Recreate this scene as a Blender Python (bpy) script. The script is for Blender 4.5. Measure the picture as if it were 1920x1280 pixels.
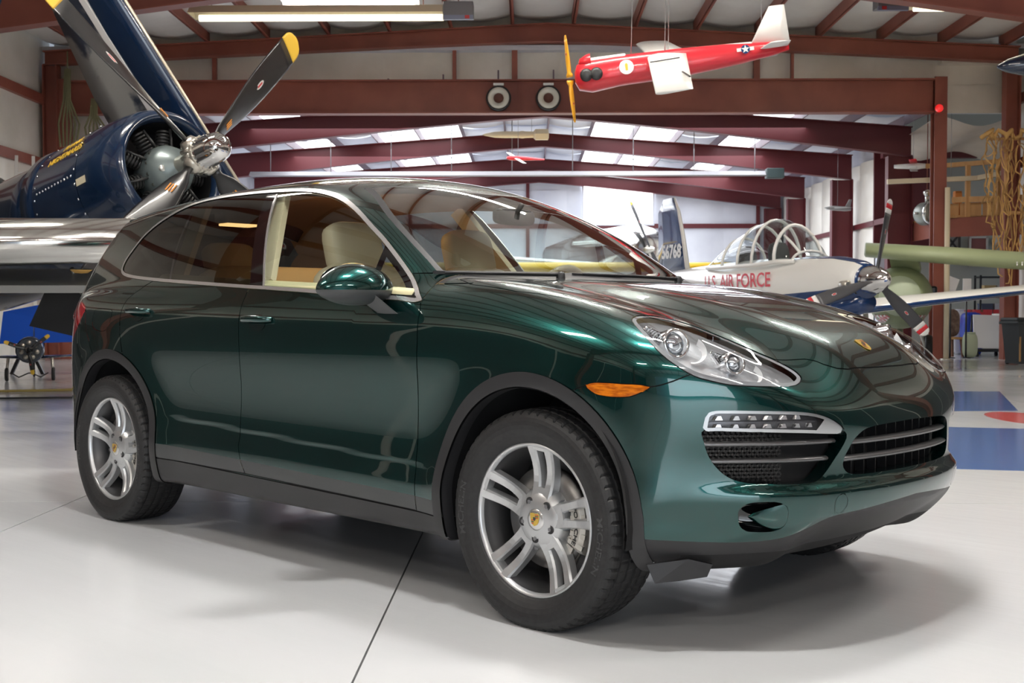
import bpy, bmesh, math, random
import numpy as np
from mathutils import Vector, Matrix, Quaternion
random.seed(7); rng = np.random.default_rng(7)
scene = bpy.context.scene; COL = scene.collection
for o in list(bpy.data.objects): bpy.data.objects.remove(o)
PI = math.pi
# ---------------------------------------------------------------- camera, world, exposure
CAM = (2.645, -3.77, 1.065); YAW, PITCH, FPX = 133.97, -1.596, 2189.4
cd = bpy.data.cameras.new('camera'); cam = bpy.data.objects.new('camera', cd); COL.objects.link(cam)
cd.sensor_width = 36; cd.lens = FPX*36/1920; cd.clip_start = .05; cd.clip_end = 300
_a, _b = math.radians(YAW), math.radians(PITCH)
cam.location = CAM
cam.rotation_euler = Vector((math.cos(_a)*math.cos(_b), math.sin(_a)*math.cos(_b), math.sin(_b))).to_track_quat('-Z', 'Y').to_euler()
cd.dof.use_dof = True; cd.dof.focus_distance = 4.6; cd.dof.aperture_fstop = 9.0
scene.camera = cam
vs = scene.view_settings; vs.view_transform = 'Standard'; vs.look = 'None'; vs.gamma = 1; vs.exposure = 0.30; vs.use_curve_mapping = False
world = bpy.data.worlds.new('world'); scene.world = world; world.use_nodes = True
world.node_tree.nodes['Background'].inputs[0].default_value = (.75, .85, 1, 1); world.node_tree.nodes['Background'].inputs[1].default_value = .35
# hangar frame: X right, Y away from the photographer, Z up, origin on the floor under the camera
HANG = math.radians(133.2-90)
HC, HS = math.cos(HANG), math.sin(HANG)
def HP(X, Y, Z=0.0): return Vector((CAM[0]+HC*X-HS*Y, CAM[1]+HS*X+HC*Y, Z))
def hplace(o, X, Y, Z=0.0, rz=0.0):
    o.location = HP(X, Y, Z); o.rotation_euler = (0, 0, HANG+rz); return o
LIGHTS = []
def area(name, X, Y, Z, sx, sy, power, col, aim=None):
    l = bpy.data.lights.new(name, 'AREA'); l.shape = 'RECTANGLE'; l.size = sx; l.size_y = sy; l.energy = power; l.color = col
    o = bpy.data.objects.new(name, l); COL.objects.link(o); o.location = HP(X, Y, Z); o.rotation_euler = (0, 0, HANG)
    if aim is not None:
        d = (HP(*aim)-o.location); o.rotation_euler = d.to_track_quat('-Z', 'Y').to_euler()
    LIGHTS.append(o); return o
# large openings and lamps that light the hangar
area('open_door_daylight', 2.5, -15.5, 2.7, 9.0, 4.6, 520, (.86, .93, 1), (0, 6, .8))
area('far_bay_skylight', 0, 33, 5.3, 13, 12, 1200, (.90, .94, 1))
# ---------------------------------------------------------------- materials
MATS = {}
def P(m): return m.node_tree.nodes['Principled BSDF']
def mat(name, col, rough=.5, metal=0.0, **kw):
    if name in MATS: return MATS[name]
    m = bpy.data.materials.new(name); m.use_nodes = True; b = P(m)
    b.inputs['Base Color'].default_value = (*col, 1); b.inputs['Roughness'].default_value = rough; b.inputs['Metallic'].default_value = metal
    for k, v in kw.items():
        k = {'coat': 'Coat Weight', 'coatr': 'Coat Roughness', 'spec': 'Specular IOR Level', 'emit': 'Emission Strength', 'emitc': 'Emission Color', 'trans': 'Transmission Weight', 'alpha': 'Alpha', 'ior': 'IOR', 'sheen': 'Sheen Weight'}[k]
        b.inputs[k].default_value = (*v, 1) if isinstance(v, tuple) else v
    MATS[name] = m; return m
def noisecol(m, c2, scale=4.0, detail=4, lo=.35, hi=.65, stretch=(1, 1, 1), rough=None, bump=0.0, bscale=None):
    """mix a second colour in by noise; optional roughness range and fine relief"""
    nt = m.node_tree; b = P(m); L = nt.links.new; N = nt.nodes.new
    tc = N('ShaderNodeTexCoord'); mp = N('ShaderNodeMapping'); mp.inputs['Scale'].default_value = stretch; L(tc.outputs['Object'], mp.inputs[0])
    n = N('ShaderNodeTexNoise'); n.inputs['Scale'].default_value = scale; n.inputs['Detail'].default_value = detail; L(mp.outputs[0], n.inputs['Vector'])
    r = N('ShaderNodeMapRange'); r.inputs[1].default_value = lo; r.inputs[2].default_value = hi; L(n.outputs[0], r.inputs[0])
    mx = N('ShaderNodeMix'); mx.data_type = 'RGBA'; L(r.outputs[0], mx.inputs[0]); mx.inputs[6].default_value = b.inputs['Base Color'].default_value; mx.inputs[7].default_value = (*c2, 1)
    L(mx.outputs[2], b.inputs['Base Color'])
    if rough:
        rr = N('ShaderNodeMapRange'); rr.inputs[3].default_value, rr.inputs[4].default_value = rough; L(n.outputs[0], rr.inputs[0]); L(rr.outputs[0], b.inputs['Roughness'])
    if bump:
        n2 = N('ShaderNodeTexNoise'); n2.inputs['Scale'].default_value = bscale or scale*4; n2.inputs['Detail'].default_value = 6; L(mp.outputs[0], n2.inputs['Vector'])
        bp = N('ShaderNodeBump'); bp.inputs['Strength'].default_value = bump; bp.inputs['Distance'].default_value = .02; L(n2.outputs[0], bp.inputs['Height']); L(bp.outputs[0], b.inputs['Normal'])
    return m
def glassmat(name, tint, refl=1.0, ior=1.5, rough=0.0):
    """thin clear sheet: fresnel reflection over tinted transparency"""
    if name in MATS: return MATS[name]
    m = bpy.data.materials.new(name); m.use_nodes = True; nt = m.node_tree; nt.nodes.clear(); L = nt.links.new; N = nt.nodes.new
    o = N('ShaderNodeOutputMaterial'); mx = N('ShaderNodeMixShader'); t = N('ShaderNodeBsdfTransparent'); g = N('ShaderNodeBsdfGlossy'); f = N('ShaderNodeLayerWeight')
    t.inputs[0].default_value = (*tint, 1); g.inputs['Roughness'].default_value = rough; f.inputs[0].default_value = .5; f0 = ((ior-1)/(ior+1))**2
    pw = N('ShaderNodeMath'); pw.operation = 'POWER'; pw.inputs[1].default_value = 5; L(f.outputs['Facing'], pw.inputs[0])
    ma = N('ShaderNodeMath'); ma.operation = 'MULTIPLY_ADD'; ma.inputs[1].default_value = 1-f0; ma.inputs[2].default_value = f0; L(pw.outputs[0], ma.inputs[0])
    mu = N('ShaderNodeMath'); mu.operation = 'MULTIPLY'; mu.inputs[1].default_value = refl; mu.use_clamp = True; L(ma.outputs[0], mu.inputs[0])
    L(mu.outputs[0], mx.inputs[0]); L(t.outputs[0], mx.inputs[1]); L(g.outputs[0], mx.inputs[2]); L(mx.outputs[0], o.inputs[0])
    MATS[name] = m; return m
def emat(name, col, s): return mat(name, (0, 0, 0), .6, emit=s, emitc=col)
# ---------------------------------------------------------------- mesh helpers
def link(o, parent=None):
    COL.objects.link(o)
    if parent is not None: o.parent = parent
    return o
def tag(o, label=None, cat=None, group=None, kind=None):
    if label: o['label'] = label
    if cat: o['category'] = cat
    if group: o['group'] = group
    if kind: o['kind'] = kind
    return o
def empty(name, loc=(0, 0, 0), rz=0, parent=None):
    o = bpy.data.objects.new(name, None); o.location = loc; o.rotation_euler = (0, 0, rz); o.empty_display_size = .1; return link(o, parent)
def hthing(name, label, cat, X, Y, Z=0, rz=0, group=None):
    o = empty(name); hplace(o, X, Y, Z, rz); return tag(o, label, cat, group)
def meshobj(name, V, F, m, parent=None, smooth=False, normals=None):
    me = bpy.data.meshes.new(name); me.from_pydata([tuple(map(float, v)) for v in V], [], [tuple(map(int, f)) for f in F]); me.update()
    if smooth: me.polygons.foreach_set('use_smooth', [True]*len(me.polygons))
    for k in (m if isinstance(m, (list, tuple)) else [m]): me.materials.append(k)
    if normals is not None: me.normals_split_custom_set_from_vertices([tuple(map(float, n)) for n in normals])
    return link(bpy.data.objects.new(name, me), parent)
def copytree(o, parent=None):
    c = o.copy(); COL.objects.link(c); c.parent = parent
    for k in list(o.children): copytree(k, c)
    return c
def rotm(axis, ang): return Matrix.Rotation(ang, 3, axis)
class MB:
    """collects simple shapes into one mesh"""
    def __init__(s): s.V = []; s.F = []; s.S = []; s.M = []; s.mi = 0
    def add(s, V, F, smooth=False):
        n = len(s.V); s.V += [tuple(v) for v in V]; s.F += [tuple(i+n for i in f) for f in F]; s.S += [smooth]*len(F); s.M += [s.mi]*len(F); return s
    def box(s, c, d, R=None, bev=0.0):
        """box centre c, size d, optional rotation matrix and chamfer"""
        x, y, z = d[0]/2, d[1]/2, d[2]/2
        if bev <= 0:
            V = [(a*x, b*y, e*z) for a in (-1, 1) for b in (-1, 1) for e in (-1, 1)]
            F = [(0, 1, 3, 2), (4, 6, 7, 5), (0, 4, 5, 1), (2, 3, 7, 6), (0, 2, 6, 4), (1, 5, 7, 3)]
        else:
            bm = bmesh.new(); bmesh.ops.create_cube(bm, size=1)
            for v in bm.verts: v.co = Vector((v.co.x*d[0], v.co.y*d[1], v.co.z*d[2]))
            bmesh.ops.bevel(bm, geom=bm.edges[:], offset=min(bev, .49*min(d)), segments=2, affect='EDGES', profile=.5)
            bm.verts.index_update(); V = [tuple(v.co) for v in bm.verts]; F = [tuple(v.index for v in f.verts) for f in bm.faces]; bm.free()
        if R is not None: V = [R@Vector(v) for v in V]
        return s.add([(v[0]+c[0], v[1]+c[1], v[2]+c[2]) for v in V], F)
    def bar(s, a, b, w, h, up=(0, 0, 1), bev=0.0):
        a, b = Vector(a), Vector(b); d = b-a; L = d.length; d.normalize(); u = Vector(up)
        if abs(d.dot(u)) > .99: u = Vector((1, 0, 0))
        y = u.cross(d).normalized(); z = d.cross(y)
        R = Matrix((d, y, z)).transposed()
        return s.box((a+b)/2, (L, w, h), R, bev)
    def tube(s, pts, r, n=10, caps=True, closed=False, smooth=True):
        pts = [Vector(p) for p in pts]; m = len(pts); rr = r if isinstance(r, (list, tuple, np.ndarray)) else [r]*m
        V = []; F = []; prev = None
        for i, p in enumerate(pts):
            if closed: t = pts[(i+1) % m]-pts[i-1]
            else: t = pts[min(i+1, m-1)]-pts[max(i-1, 0)]
            t.normalize()
            if prev is None: u = t.orthogonal().normalized()
            else: u = (prev-t*prev.dot(t)).normalized()
            prev = u; w = t.cross(u)
            for k in range(n):
                a = 2*PI*k/n; V.append(p+(u*math.cos(a)+w*math.sin(a))*float(rr[i]))
        for i in range(m if closed else m-1):
            j = (i+1) % m
            for k in range(n): F.append((i*n+k, i*n+(k+1) % n, j*n+(k+1) % n, j*n+k))
        if caps and not closed: F.append(tuple(range(n))[::-1]); F.append(tuple((m-1)*n+k for k in range(n)))
        return s.add(V, F, smooth)
    def lathe(s, prof, n=32, axis='Z', c=(0, 0, 0), a0=0, a1=2*PI, smooth=True, R=None, cap0=False, cap1=False):
        """profile of (radius, height) turned round an axis"""
        full = abs(a1-a0-2*PI) < 1e-6; k = n if full else n+1; V = []; F = []
        for r, h in prof:
            for i in range(k):
                a = a0+(a1-a0)*i/n; q = (r*math.cos(a), r*math.sin(a), h)
                if axis == 'X': q = (q[2], q[0], q[1])
                elif axis == 'Y': q = (q[1], q[2], q[0])
                V.append(q)
        for j in range(len(prof)-1):
            for i in range(n):
                i2 = (i+1) % k if full else i+1
                F.append((j*k+i, j*k+i2, (j+1)*k+i2, (j+1)*k+i))
        if cap0: F.append(tuple(range(k))[::-1])
        if cap1: F.append(tuple((len(prof)-1)*k+i for i in range(k)))
        if R is not None: V = [R@Vector(v) for v in V]
        return s.add([(v[0]+c[0], v[1]+c[1], v[2]+c[2]) for v in V], F, smooth)
    def prism(s, poly, h0, h1, axis='Z', smooth=False, R=None, c=(0, 0, 0), flip=False):
        """polygon extruded from h0 to h1 along an axis"""
        n = len(poly); V = []
        for h in (h0, h1):
            for a, b in poly: V.append({'Z': (a, b, h), 'Y': (a, h, b), 'X': (h, a, b)}[axis])
        if R is not None: V = [R@Vector(v) for v in V]
        V = [(v[0]+c[0], v[1]+c[1], v[2]+c[2]) for v in V]
        F = [tuple(range(n))[::-1], tuple(range(n, 2*n))]+[(i, (i+1) % n, n+(i+1) % n, n+i) for i in range(n)]
        return s.add(V, F, smooth)
    def grid(s, fn, nu, nv, smooth=True, cu=False, cv=False):
        V = [fn(i/(nu if cu else nu-1), j/(nv if cv else nv-1)) for i in range(nu) for j in range(nv)]
        F = []
        for i in range(nu if cu else nu-1):
            for j in range(nv if cv else nv-1):
                a, b = (i+1) % nu, (j+1) % nv; F.append((i*nv+j, a*nv+j, a*nv+b, i*nv+b))
        return s.add(V, F, smooth)
    def xf(s, M, start=0):
        for i in range(start, len(s.V)): s.V[i] = tuple(M@Vector(s.V[i]))
        return s
    def build(s, name, m, parent=None, fix=True):
        me = bpy.data.meshes.new(name); me.from_pydata(s.V, [], s.F)
        for k in (m if isinstance(m, (list, tuple)) else [m]): me.materials.append(k)
        if fix:
            bm = bmesh.new(); bm.from_mesh(me); bm.faces.ensure_lookup_table()
            for f, sm, mi in zip(bm.faces, s.S, s.M): f.smooth = sm; f.material_index = mi
            bmesh.ops.recalc_face_normals(bm, faces=bm.faces[:]); bm.to_mesh(me); bm.free()
        else:
            me.polygons.foreach_set('use_smooth', s.S); me.polygons.foreach_set('material_index', s.M)
        me.update()
        return link(bpy.data.objects.new(name, me), parent)
def textmesh(txt, size, depth=.002, bold=0.0, shear=0.0):
    """lettering as a mesh in the local xy plane, centred"""
    cu = bpy.data.curves.new('lettering', 'FONT'); cu.body = txt; cu.size = size; cu.extrude = depth; cu.offset = bold; cu.shear = shear
    cu.align_x = 'CENTER'; cu.align_y = 'CENTER'; cu.resolution_u = 3
    t = bpy.data.objects.new('lettering', cu); COL.objects.link(t)
    dg = bpy.context.evaluated_depsgraph_get(); me = bpy.data.meshes.new_from_object(t.evaluated_get(dg))
    bpy.data.objects.remove(t); bpy.data.curves.remove(cu)
    return [tuple(v.co) for v in me.vertices], [tuple(p.vertices) for p in me.polygons]
def lettering(name, txt, size, fn, m, parent, depth=.002, bold=0.0, shear=0.0):
    """fn maps the flat (x,y,z) of the lettering on to its surface"""
    V, F = textmesh(txt, size, depth, bold, shear)
    return meshobj(name, [fn(*v) for v in V], F, m, parent)
# ---------------------------------------------------------------- hangar shell
def at(u, v, Y):
    """hangar X and Z of a point seen at (u,v) if it stands Y metres away"""
    return (u-990)/2189*Y, 1.065+(579-v)/2189*Y
m_steel = mat('red_oxide_steel', (.29, .085, .055), .48); noisecol(m_steel, (.22, .060, .040), 1.3, 4)
m_steel2 = mat('maroon_steel', (.11, .013, .017), .45)
m_foil = mat('foil_insulation', (.88, .84, .76), .36, .12); noisecol(m_foil, (.74, .70, .62), .9, 5, bump=.6, bscale=3.0)
m_foilw = mat('white_insulation', (.74, .75, .80), .55, .1); noisecol(m_foilw, (.60, .61, .68), .6, 4, bump=.25, bscale=2.2)
m_roofn = mat('roof_insulation', (.84, .82, .78), .45, .08); noisecol(m_roofn, (.72, .69, .64), .7, 5, bump=.5, bscale=2.5)
m_dirt = mat('joint_dirt', (.045, .038, .032), .9)
def epoxy():
    m = mat('epoxy_floor', (.50, .51, .52), .10, 0, coat=.0)
    nt = m.node_tree; b = P(m); N = nt.nodes.new; L = nt.links.new
    g = N('ShaderNodeNewGeometry')
    n1 = N('ShaderNodeTexNoise'); n1.inputs['Scale'].default_value = .55; n1.inputs['Detail'].default_value = 5; L(g.outputs['Position'], n1.inputs['Vector'])
    mp = N('ShaderNodeMapping'); mp.inputs['Rotation'].default_value = (0, 0, -HANG); mp.inputs['Scale'].default_value = (1, 9, 1); L(g.outputs['Position'], mp.inputs[0])
    n2 = N('ShaderNodeTexNoise'); n2.inputs['Scale'].default_value = 1.6; n2.inputs['Detail'].default_value = 6; L(mp.outputs[0], n2.inputs['Vector'])
    mx = N('ShaderNodeMix'); mx.data_type = 'RGBA'; mx.inputs[6].default_value = (.54, .555, .575, 1); mx.inputs[7].default_value = (.62, .635, .65, 1); L(n1.outputs[0], mx.inputs[0]); L(mx.outputs[2], b.inputs['Base Color'])
    ad = N('ShaderNodeMath'); ad.operation = 'ADD'; L(n1.outputs[0], ad.inputs[0]); L(n2.outputs[0], ad.inputs[1])
    r = N('ShaderNodeMapRange'); r.inputs[1].default_value = .6; r.inputs[2].default_value = 1.4; r.inputs[3].default_value = .10; r.inputs[4].default_value = .19; L(ad.outputs[0], r.inputs[0]); L(r.outputs[0], b.inputs['Roughness'])
    bp = N('ShaderNodeBump'); bp.inputs['Strength'].default_value = .035; bp.inputs['Distance'].default_value = .02; L(n2.outputs[0], bp.inputs['Height']); L(bp.outputs[0], b.inputs['Normal'])
    return m
m_floor = epoxy()
mb = MB(); mb.box((0, 15, -.06), (40, 66, .08)); floor = tag(hplace(mb.build('floor', m_dirt), 0, 0), kind='structure')
XS, YS, GAPW = [-19, -6.5, -2.52, -.50, 5.6, 19], [-17, 6.40, 17.5, 30, 47], .007
for i in range(5):
    for j in range(4):
        mb = MB(); x0, x1, y0, y1 = XS[i]+GAPW/2, XS[i+1]-GAPW/2, YS[j]+GAPW/2, YS[j+1]-GAPW/2
        mb.box(((x0+x1)/2, (y0+y1)/2, -.01), (x1-x0, y1-y0, .02)); mb.build('slab', m_floor, floor)
def struct(name, mb, m, par=None):
    o = mb.build(name, m, par)
    if par is None: hplace(o, 0, 0); o['kind'] = 'structure'
    return o
# near bay: X -10.3..10.3, Y -16..25, ridge at X = .4
YG, YB = 25.0, -16.0
def zroof(X): return 7.22-.052*abs(X-.4)
# walls
mb = MB(); mb.box((-10.5, (YB+YG)/2, 3.4), (.3, YG-YB+.6, 6.8)); wl = struct('wall_left', mb, m_foil)
mb = MB(); mb.box((10.6, (YB+YG)/2, 3.4), (.3, YG-YB+.6, 6.8)); wr = struct('wall_right', mb, m_foil)
m_darksheet = mat('dark_sheet', (.055, .058, .062), .6)
for par, X in ((wl, -10.32), (wr, 10.42)):
    for k in range(12):
        mb = MB(); mb.box((X, -14.5+3*k, 1.9), (.05, 2.9, 3.8)); mb.build('added_dark_panel', m_darksheet, par)  # dark panels added out of view so the car's flanks reflect something dark
for par, X in ((wl, -10.30), (wr, 10.40)):
    mb = MB(); mb.bar((X, YB, 4.15), (X, YG, 4.15), .10, .20); mb.build('girt', m_steel, par)
    mb = MB(); mb.bar((X, YB, 5.5), (X, YG, 5.5), .10, .20); mb.build('girt', m_steel, par)
mb = MB(); mb.box((-8.2, YB, 3.5), (4.4, .3, 7)); mb.box((8.3, YB, 3.5), (4.4, .3, 7)); mb.box((0, YB, 6.2), (12.2, .3, 2.0)); struct('wall_back', mb, m_foil)
# ceiling: draped insulation between purlins
PUR = [.4+1.29*(k+.42) for k in range(-9, 8)]
PUR = [p for p in PUR if -10.2 < p < 10.2]
ceil = MB(); ceil.box((0, (YB+YG)/2, 7.55), (21.5, YG-YB+.5, .1)); ceiling = struct('ceiling', ceil, m_darksheet)
edges = [-10.3]+PUR+[10.4]
for a, b in zip(edges[:-1], edges[1:]):
    mb = MB(); n = 7; V = []; ysn = np.linspace(YB, YG, 34)
    for y in ysn:
        dr = .05*math.sin(y*2.1+a*3)
        for k in range(n):
            t = k/(n-1); X = a+(b-a)*t; V.append((X, y, zroof(X)+.10-(.10+dr*.5)*math.sin(PI*t)))
    mb.add(V, [(i*n+k, i*n+k+1, (i+1)*n+k+1, (i+1)*n+k) for i in range(33) for k in range(n-1)], True); mb.build('insulation_panel', m_roofn, ceiling)
for p in PUR:
    mb = MB(); z = zroof(p); mb.box((p, (YB+YG)/2, z-.02), (.03, YG-YB, .24)); mb.box((p+.03, (YB+YG)/2, z-.13), (.07, YG-YB, .02)); mb.build('purlin', m_steel, ceiling)
def frame(Y, zb0, zbk, zr, m, X0, X1, name='trim_1', par=None, colw=.5, cols=(1, 1), rd=.0, wf=.24):
    """tapered portal frame: rafters from the ridge to haunches over columns, as I sections"""
    mb = MB()
    for sgn, Xe, c in ((-1, X0, cols[0]), (1, X1, cols[1])):
        xs = np.linspace(.4, Xe, 9)
        for a, b in zip(xs[:-1], xs[1:]):
            ta, tb = abs(a-.4)/abs(Xe-.4), abs(b-.4)/abs(Xe-.4)
            la, lb = zb0+(zbk-zb0)*ta**1.15, zb0+(zbk-zb0)*tb**1.15
            ua, ub = zr(a)-.15, zr(b)-.15
            mb.add([(a, Y, la), (b, Y, lb), (b, Y, ub), (a, Y, ua)], [(0, 1, 2, 3)])                  # web
            for l0, l1 in ((la, lb), (ua, ub)):
                mb.add([(a, Y-wf/2, l0), (b, Y-wf/2, l1), (b, Y+wf/2, l1), (a, Y+wf/2, l0), (a, Y-wf/2, l0+.02), (b, Y-wf/2, l1+.02), (b, Y+wf/2, l1+.02), (a, Y+wf/2, l0+.02)], [(0, 1, 2, 3), (4, 5, 6, 7), (0, 1, 5, 4), (2, 3, 7, 6)])
        if c:
            Xi = Xe-sgn*colw
            mb.box(((Xe+Xi)/2, Y, zbk/2), (abs(Xe-Xi)-.04, .03, zbk)); mb.box((Xe, Y, zbk/2), (.03, wf, zbk)); mb.box((Xi, Y, zbk/2), (.03, wf, zbk))
    return struct(name, mb, m, par)
for i, Y in enumerate((17.0, 8.6, .4, -8.0)): frame(Y, 6.05, 4.75, zroof, m_steel, -10.25, 10.3, 'trim_%d' % (i+1))
# rafter and gable wall over the header
frame(YG-.2, 6.68, 6.22, lambda X: zroof(X)-.02, m_steel, -10.25, 10.3, 'trim_5', colw=.28, cols=(1, 1))
gw = MB(); gw.box((.2, YG+.25, 6.3), (20.6, .08, 2.1)); gw.box((-9.75, YG+.25, 3.0), (1.2, .08, 6)); gable = struct('wall_front', gw, m_foil)
gx = [-10.2, -7.3, -5.2, -3.1, -1.56, -.28, 1.1, 2.9, 4.85, 5.6, 7.4, 9.0, 10.2]
for a, b in zip(gx[:-1], gx[1:]):
    mb = MB(); n = 9; m = 5; V = []
    for i in range(n):
        for j in range(m):
            t, s2 = i/(n-1), j/(m-1); V.append((a+(b-a)*t, YG+.18-.05*math.sin(PI*t)*(.6+.4*math.sin(7*s2+a)), 5.85+1.0*s2))
    mb.add(V, [(i*m+j, (i+1)*m+j, (i+1)*m+j+1, i*m+j+1) for i in range(n-1) for j in range(m-1)], True); mb.build('insulation_panel', m_foil, gable)
for X, w in ((-6.68, .09), (-1.56, .08), (-.28, .12), (4.85, .13), (5.6, .06)):
    mb = MB(); mb.box((X, YG-.02, 6.25), (w, .1, .85)); mb.build('gable_post', m_steel, gable)
# header beam across the opening, with end column
hb = MB(); hx0, hx1 = -9.9, 8.55
hb.box(((hx0+hx1)/2, YG-.1, 5.55), (hx1-hx0, .03, .66)); hb.box(((hx0+hx1)/2, YG-.1, 5.89), (hx1-hx0, .30, .03)); hb.box(((hx0+hx1)/2, YG-.1, 5.21), (hx1-hx0, .30, .03))
for X in (-.25, -.12): hb.box((X, YG-.14, 5.55), (.02, .12, .62))
struct('trim_6', hb, m_steel)
hc = MB(); hc.box((8.68, YG-.22, 2.97), (.26, .03, 5.94)); hc.box((8.68, YG+.02, 2.97), (.26, .03, 5.94)); hc.box((8.68, YG-.1, 2.97), (.03, .22, 5.94)); struct('trim_7', hc, m_steel)
hc = MB(); hc.box((-9.9, YG-.1, 2.97), (.28, .28, 5.94)); struct('trim_8', hc, m_steel)
# far bay: Y 25..42, white insulation, bright roof panels
YE = 42.0
def zroof2(X): return 6.08-.072*abs(X)
for i, Y in enumerate((27.5, 32.5, 38.0, 41.6)): 
    f = frame(Y, 5.55, 4.62, zroof2, m_steel2, -8.9, 8.95, 'trim_%d' % (9+i), colw=.55)
mb = MB(); mb.box((0, YE, 3.0), (26, .2, 6.4)); we = struct('wall_end', mb, m_foilw)
for Z in (1.9, 4.02):
    mb = MB(); mb.bar((-9, YE-.16, Z), (9.2, YE-.16, Z), .10, .16); mb.build('girt', m_steel2, we)
for X in (-4.2, .0, 8.2):
    mb = MB(); mb.box((X, YE-.18, 2.9), (.12, .1, 5.8)); mb.build('wall_post', m_steel2, we)
for k, X in enumerate(np.arange(-8.4, 9.3, 1.4)):
    mb = MB(); n = 7; V = []
    for i in range(n):
        for z in (.05, 1.2, 2.6, 4.0, 5.3): t = i/(n-1); V.append((X+1.38*t, YE-.10-.03*math.sin(PI*t), z))
    mb.add(V, [(i*5+j, (i+1)*5+j, (i+1)*5+j+1, i*5+j+1) for i in range(n-1) for j in range(4)], True); mb.build('insulation_panel', m_foilw, we)
x0, z1 = at(1094, 350, YE); x1, z0 = at(1222, 421, YE)
wn = MB(); wn.box(((x0+x1)/2, YE-.20, (z0+z1)/2), (x1-x0, .03, z1-z0)); win = struct('window_1', wn, emat('daylight_pane', (.93, .97, 1), 5.5))
wn = MB(); 
for a, b, c, d in ((x0-.06, x0, z0-.06, z1+.06), (x1, x1+.06, z0-.06, z1+.06), (x0, x1, z0-.06, z0), (x0, x1, z1, z1+.06)): wn.box(((a+b)/2, YE-.21, (c+d)/2), (b-a, .06, d-c))
wn.build('window_frame', m_foilw, win)
mb = MB(); mb.box((-9.1, 33.5, 3), (.2, 17, 6)); wl2 = struct('wall_left_far', mb, m_foilw)
mb = MB(); mb.box((9.25, 36.5, 3), (.15, 11.5, 6)); wr2 = struct('wall_right_far', mb, m_foilw)
for k in range(8):
    mb = MB(); n = 7; V = []
    for i in range(n):
        for z in (.05, 1.3, 2.5, 3.8, 5.0): t = i/(n-1); V.append((9.14-.10*math.sin(PI*t)*(1+.3*math.sin(z*3+k)), 31.0+1.38*(k+t), z))
    mb.add(V, [(i*5+j, (i+1)*5+j, (i+1)*5+j+1, i*5+j+1) for i in range(n-1) for j in range(4)], True); mb.build('insulation_panel', m_foil, wr2)
for Z in (1.9, 3.3):
    mb = MB(); mb.bar((9.05, 27.6, Z), (9.05, YE, Z), .1, .14); mb.build('girt', m_steel2, wr2)
cl2 = MB(); cl2.box((0, 33.6, 6.6), (26, 17.4, .1)); ceil2 = struct('ceiling_far', cl2, m_foilw)
P2 = [1.18*k+.55 for k in range(-8, 8)]
m_sky = emat('skylight_panel', (.90, .95, 1), 3.2)
e2 = [-9]+P2+[9.2]
for a, b in zip(e2[:-1], e2[1:]):
    for y0, y1 in ((25.3, 27.4), (27.6, 32.4), (32.6, 37.9), (38.1, 41.9)):
        mb = MB(); n = 5; k = 9; V = []
        for i in range(k):
            y = y0+(y1-y0)*i/(k-1)
            for j in range(n): t = j/(n-1); X = a+(b-a)*t; V.append((X, y, zroof2(X)+.14-.08*math.sin(PI*t)))
        mb.add(V, [(i*n+j, i*n+j+1, (i+1)*n+j+1, (i+1)*n+j) for i in range(k-1) for j in range(n-1)], True)
        mid = (a+b)/2; lit = y0 > 27 and abs(mid) > 1.0 and (abs(int(round(mid/1.18))) in (2, 3, 5))
        mb.build('skylight' if lit else 'insulation_panel', m_sky if lit else m_foilw, ceil2)
for p in P2:
    mb = MB(); mb.box((p, 33.6, zroof2(p)+.02), (.03, 17, .22)); mb.build('purlin', mat('purlin_mauve', (.20, .14, .17), .5), ceil2)
mb = MB(); mb.box((9.75, 30.6, 3.9), (1.5, .08, 2.7)); mb.bar((8.9, 29.6, 5.1), (14, 29.6, 5.1), .2, .5); struct('trim_14', mb, m_steel2)
mb = MB(); mb.grid(lambda u, v: (8.9+4.5*u, 25.6+4*v, 5.25-.22*math.sin(PI*u*2.5)**2-.25*v), 24, 8); struct('trim_13', mb, m_foil)
# side annex beyond the column on the right
mb = MB(); mb.box((16.5, 31.2, 3.0), (13, .2, 6.4)); an = struct('wall_annex', mb, mat('annex_wall', (.50, .52, .47), .7))
mb = MB(); mb.box((13.5, 28.2, 6.3), (9.5, 6.5, .1)); struct('ceiling_annex', mb, m_foil)
# ---------------------------------------------------------------- lamps and heaters under the near roof
m_house = mat('lamp_housing', (.70, .68, .62), .5); m_tube = emat('warm_tube', (1, .94, .86), 75); m_tube2 = emat('bright_tube', (1, .97, .93), 235)
m_heat = mat('heater_beige', (.62, .56, .42), .45); m_hbox = mat('heater_box_grey', (.17, .165, .17), .5); m_htube = emat('heater_strip', (1, .88, .62), 2.0)
def ceiling_light(X, Y, Z, L, label, rz=0.0, w=.32, group='strip lights under the near roof', es=1.0):
    t = hthing('ceiling_light', label, 'ceiling light', X, Y, Z, rz, group)
    mb = MB(); mb.box((0, 0, .05), (L, w, .06)); mb.add([(-L/2, -w/2, .02), (L/2, -w/2, .02), (L/2, -w/2-.03, -.03), (-L/2, -w/2-.03, -.03)], [(0, 1, 2, 3)]); mb.add([(-L/2, w/2, .02), (L/2, w/2, .02), (L/2, w/2+.03, -.03), (-L/2, w/2+.03, -.03)], [(0, 1, 2, 3)]); mb.build('housing', m_house, t)
    for k in (-1, 1):
        mb = MB(); mb.box((k*L/4, 0, 0), (L/2-.06, w*.8, .03)); mb.build('tube_pair', m_tube2 if es > 1 else m_tube, t)
    for k in (-1, 1): mb = MB(); mb.tube([(k*L*.4, 0, .08), (k*L*.4, 0, max(.2, zroof(X)-Z))], .006, 6); mb.build('hanger', m_steel, t)
    return t
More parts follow.
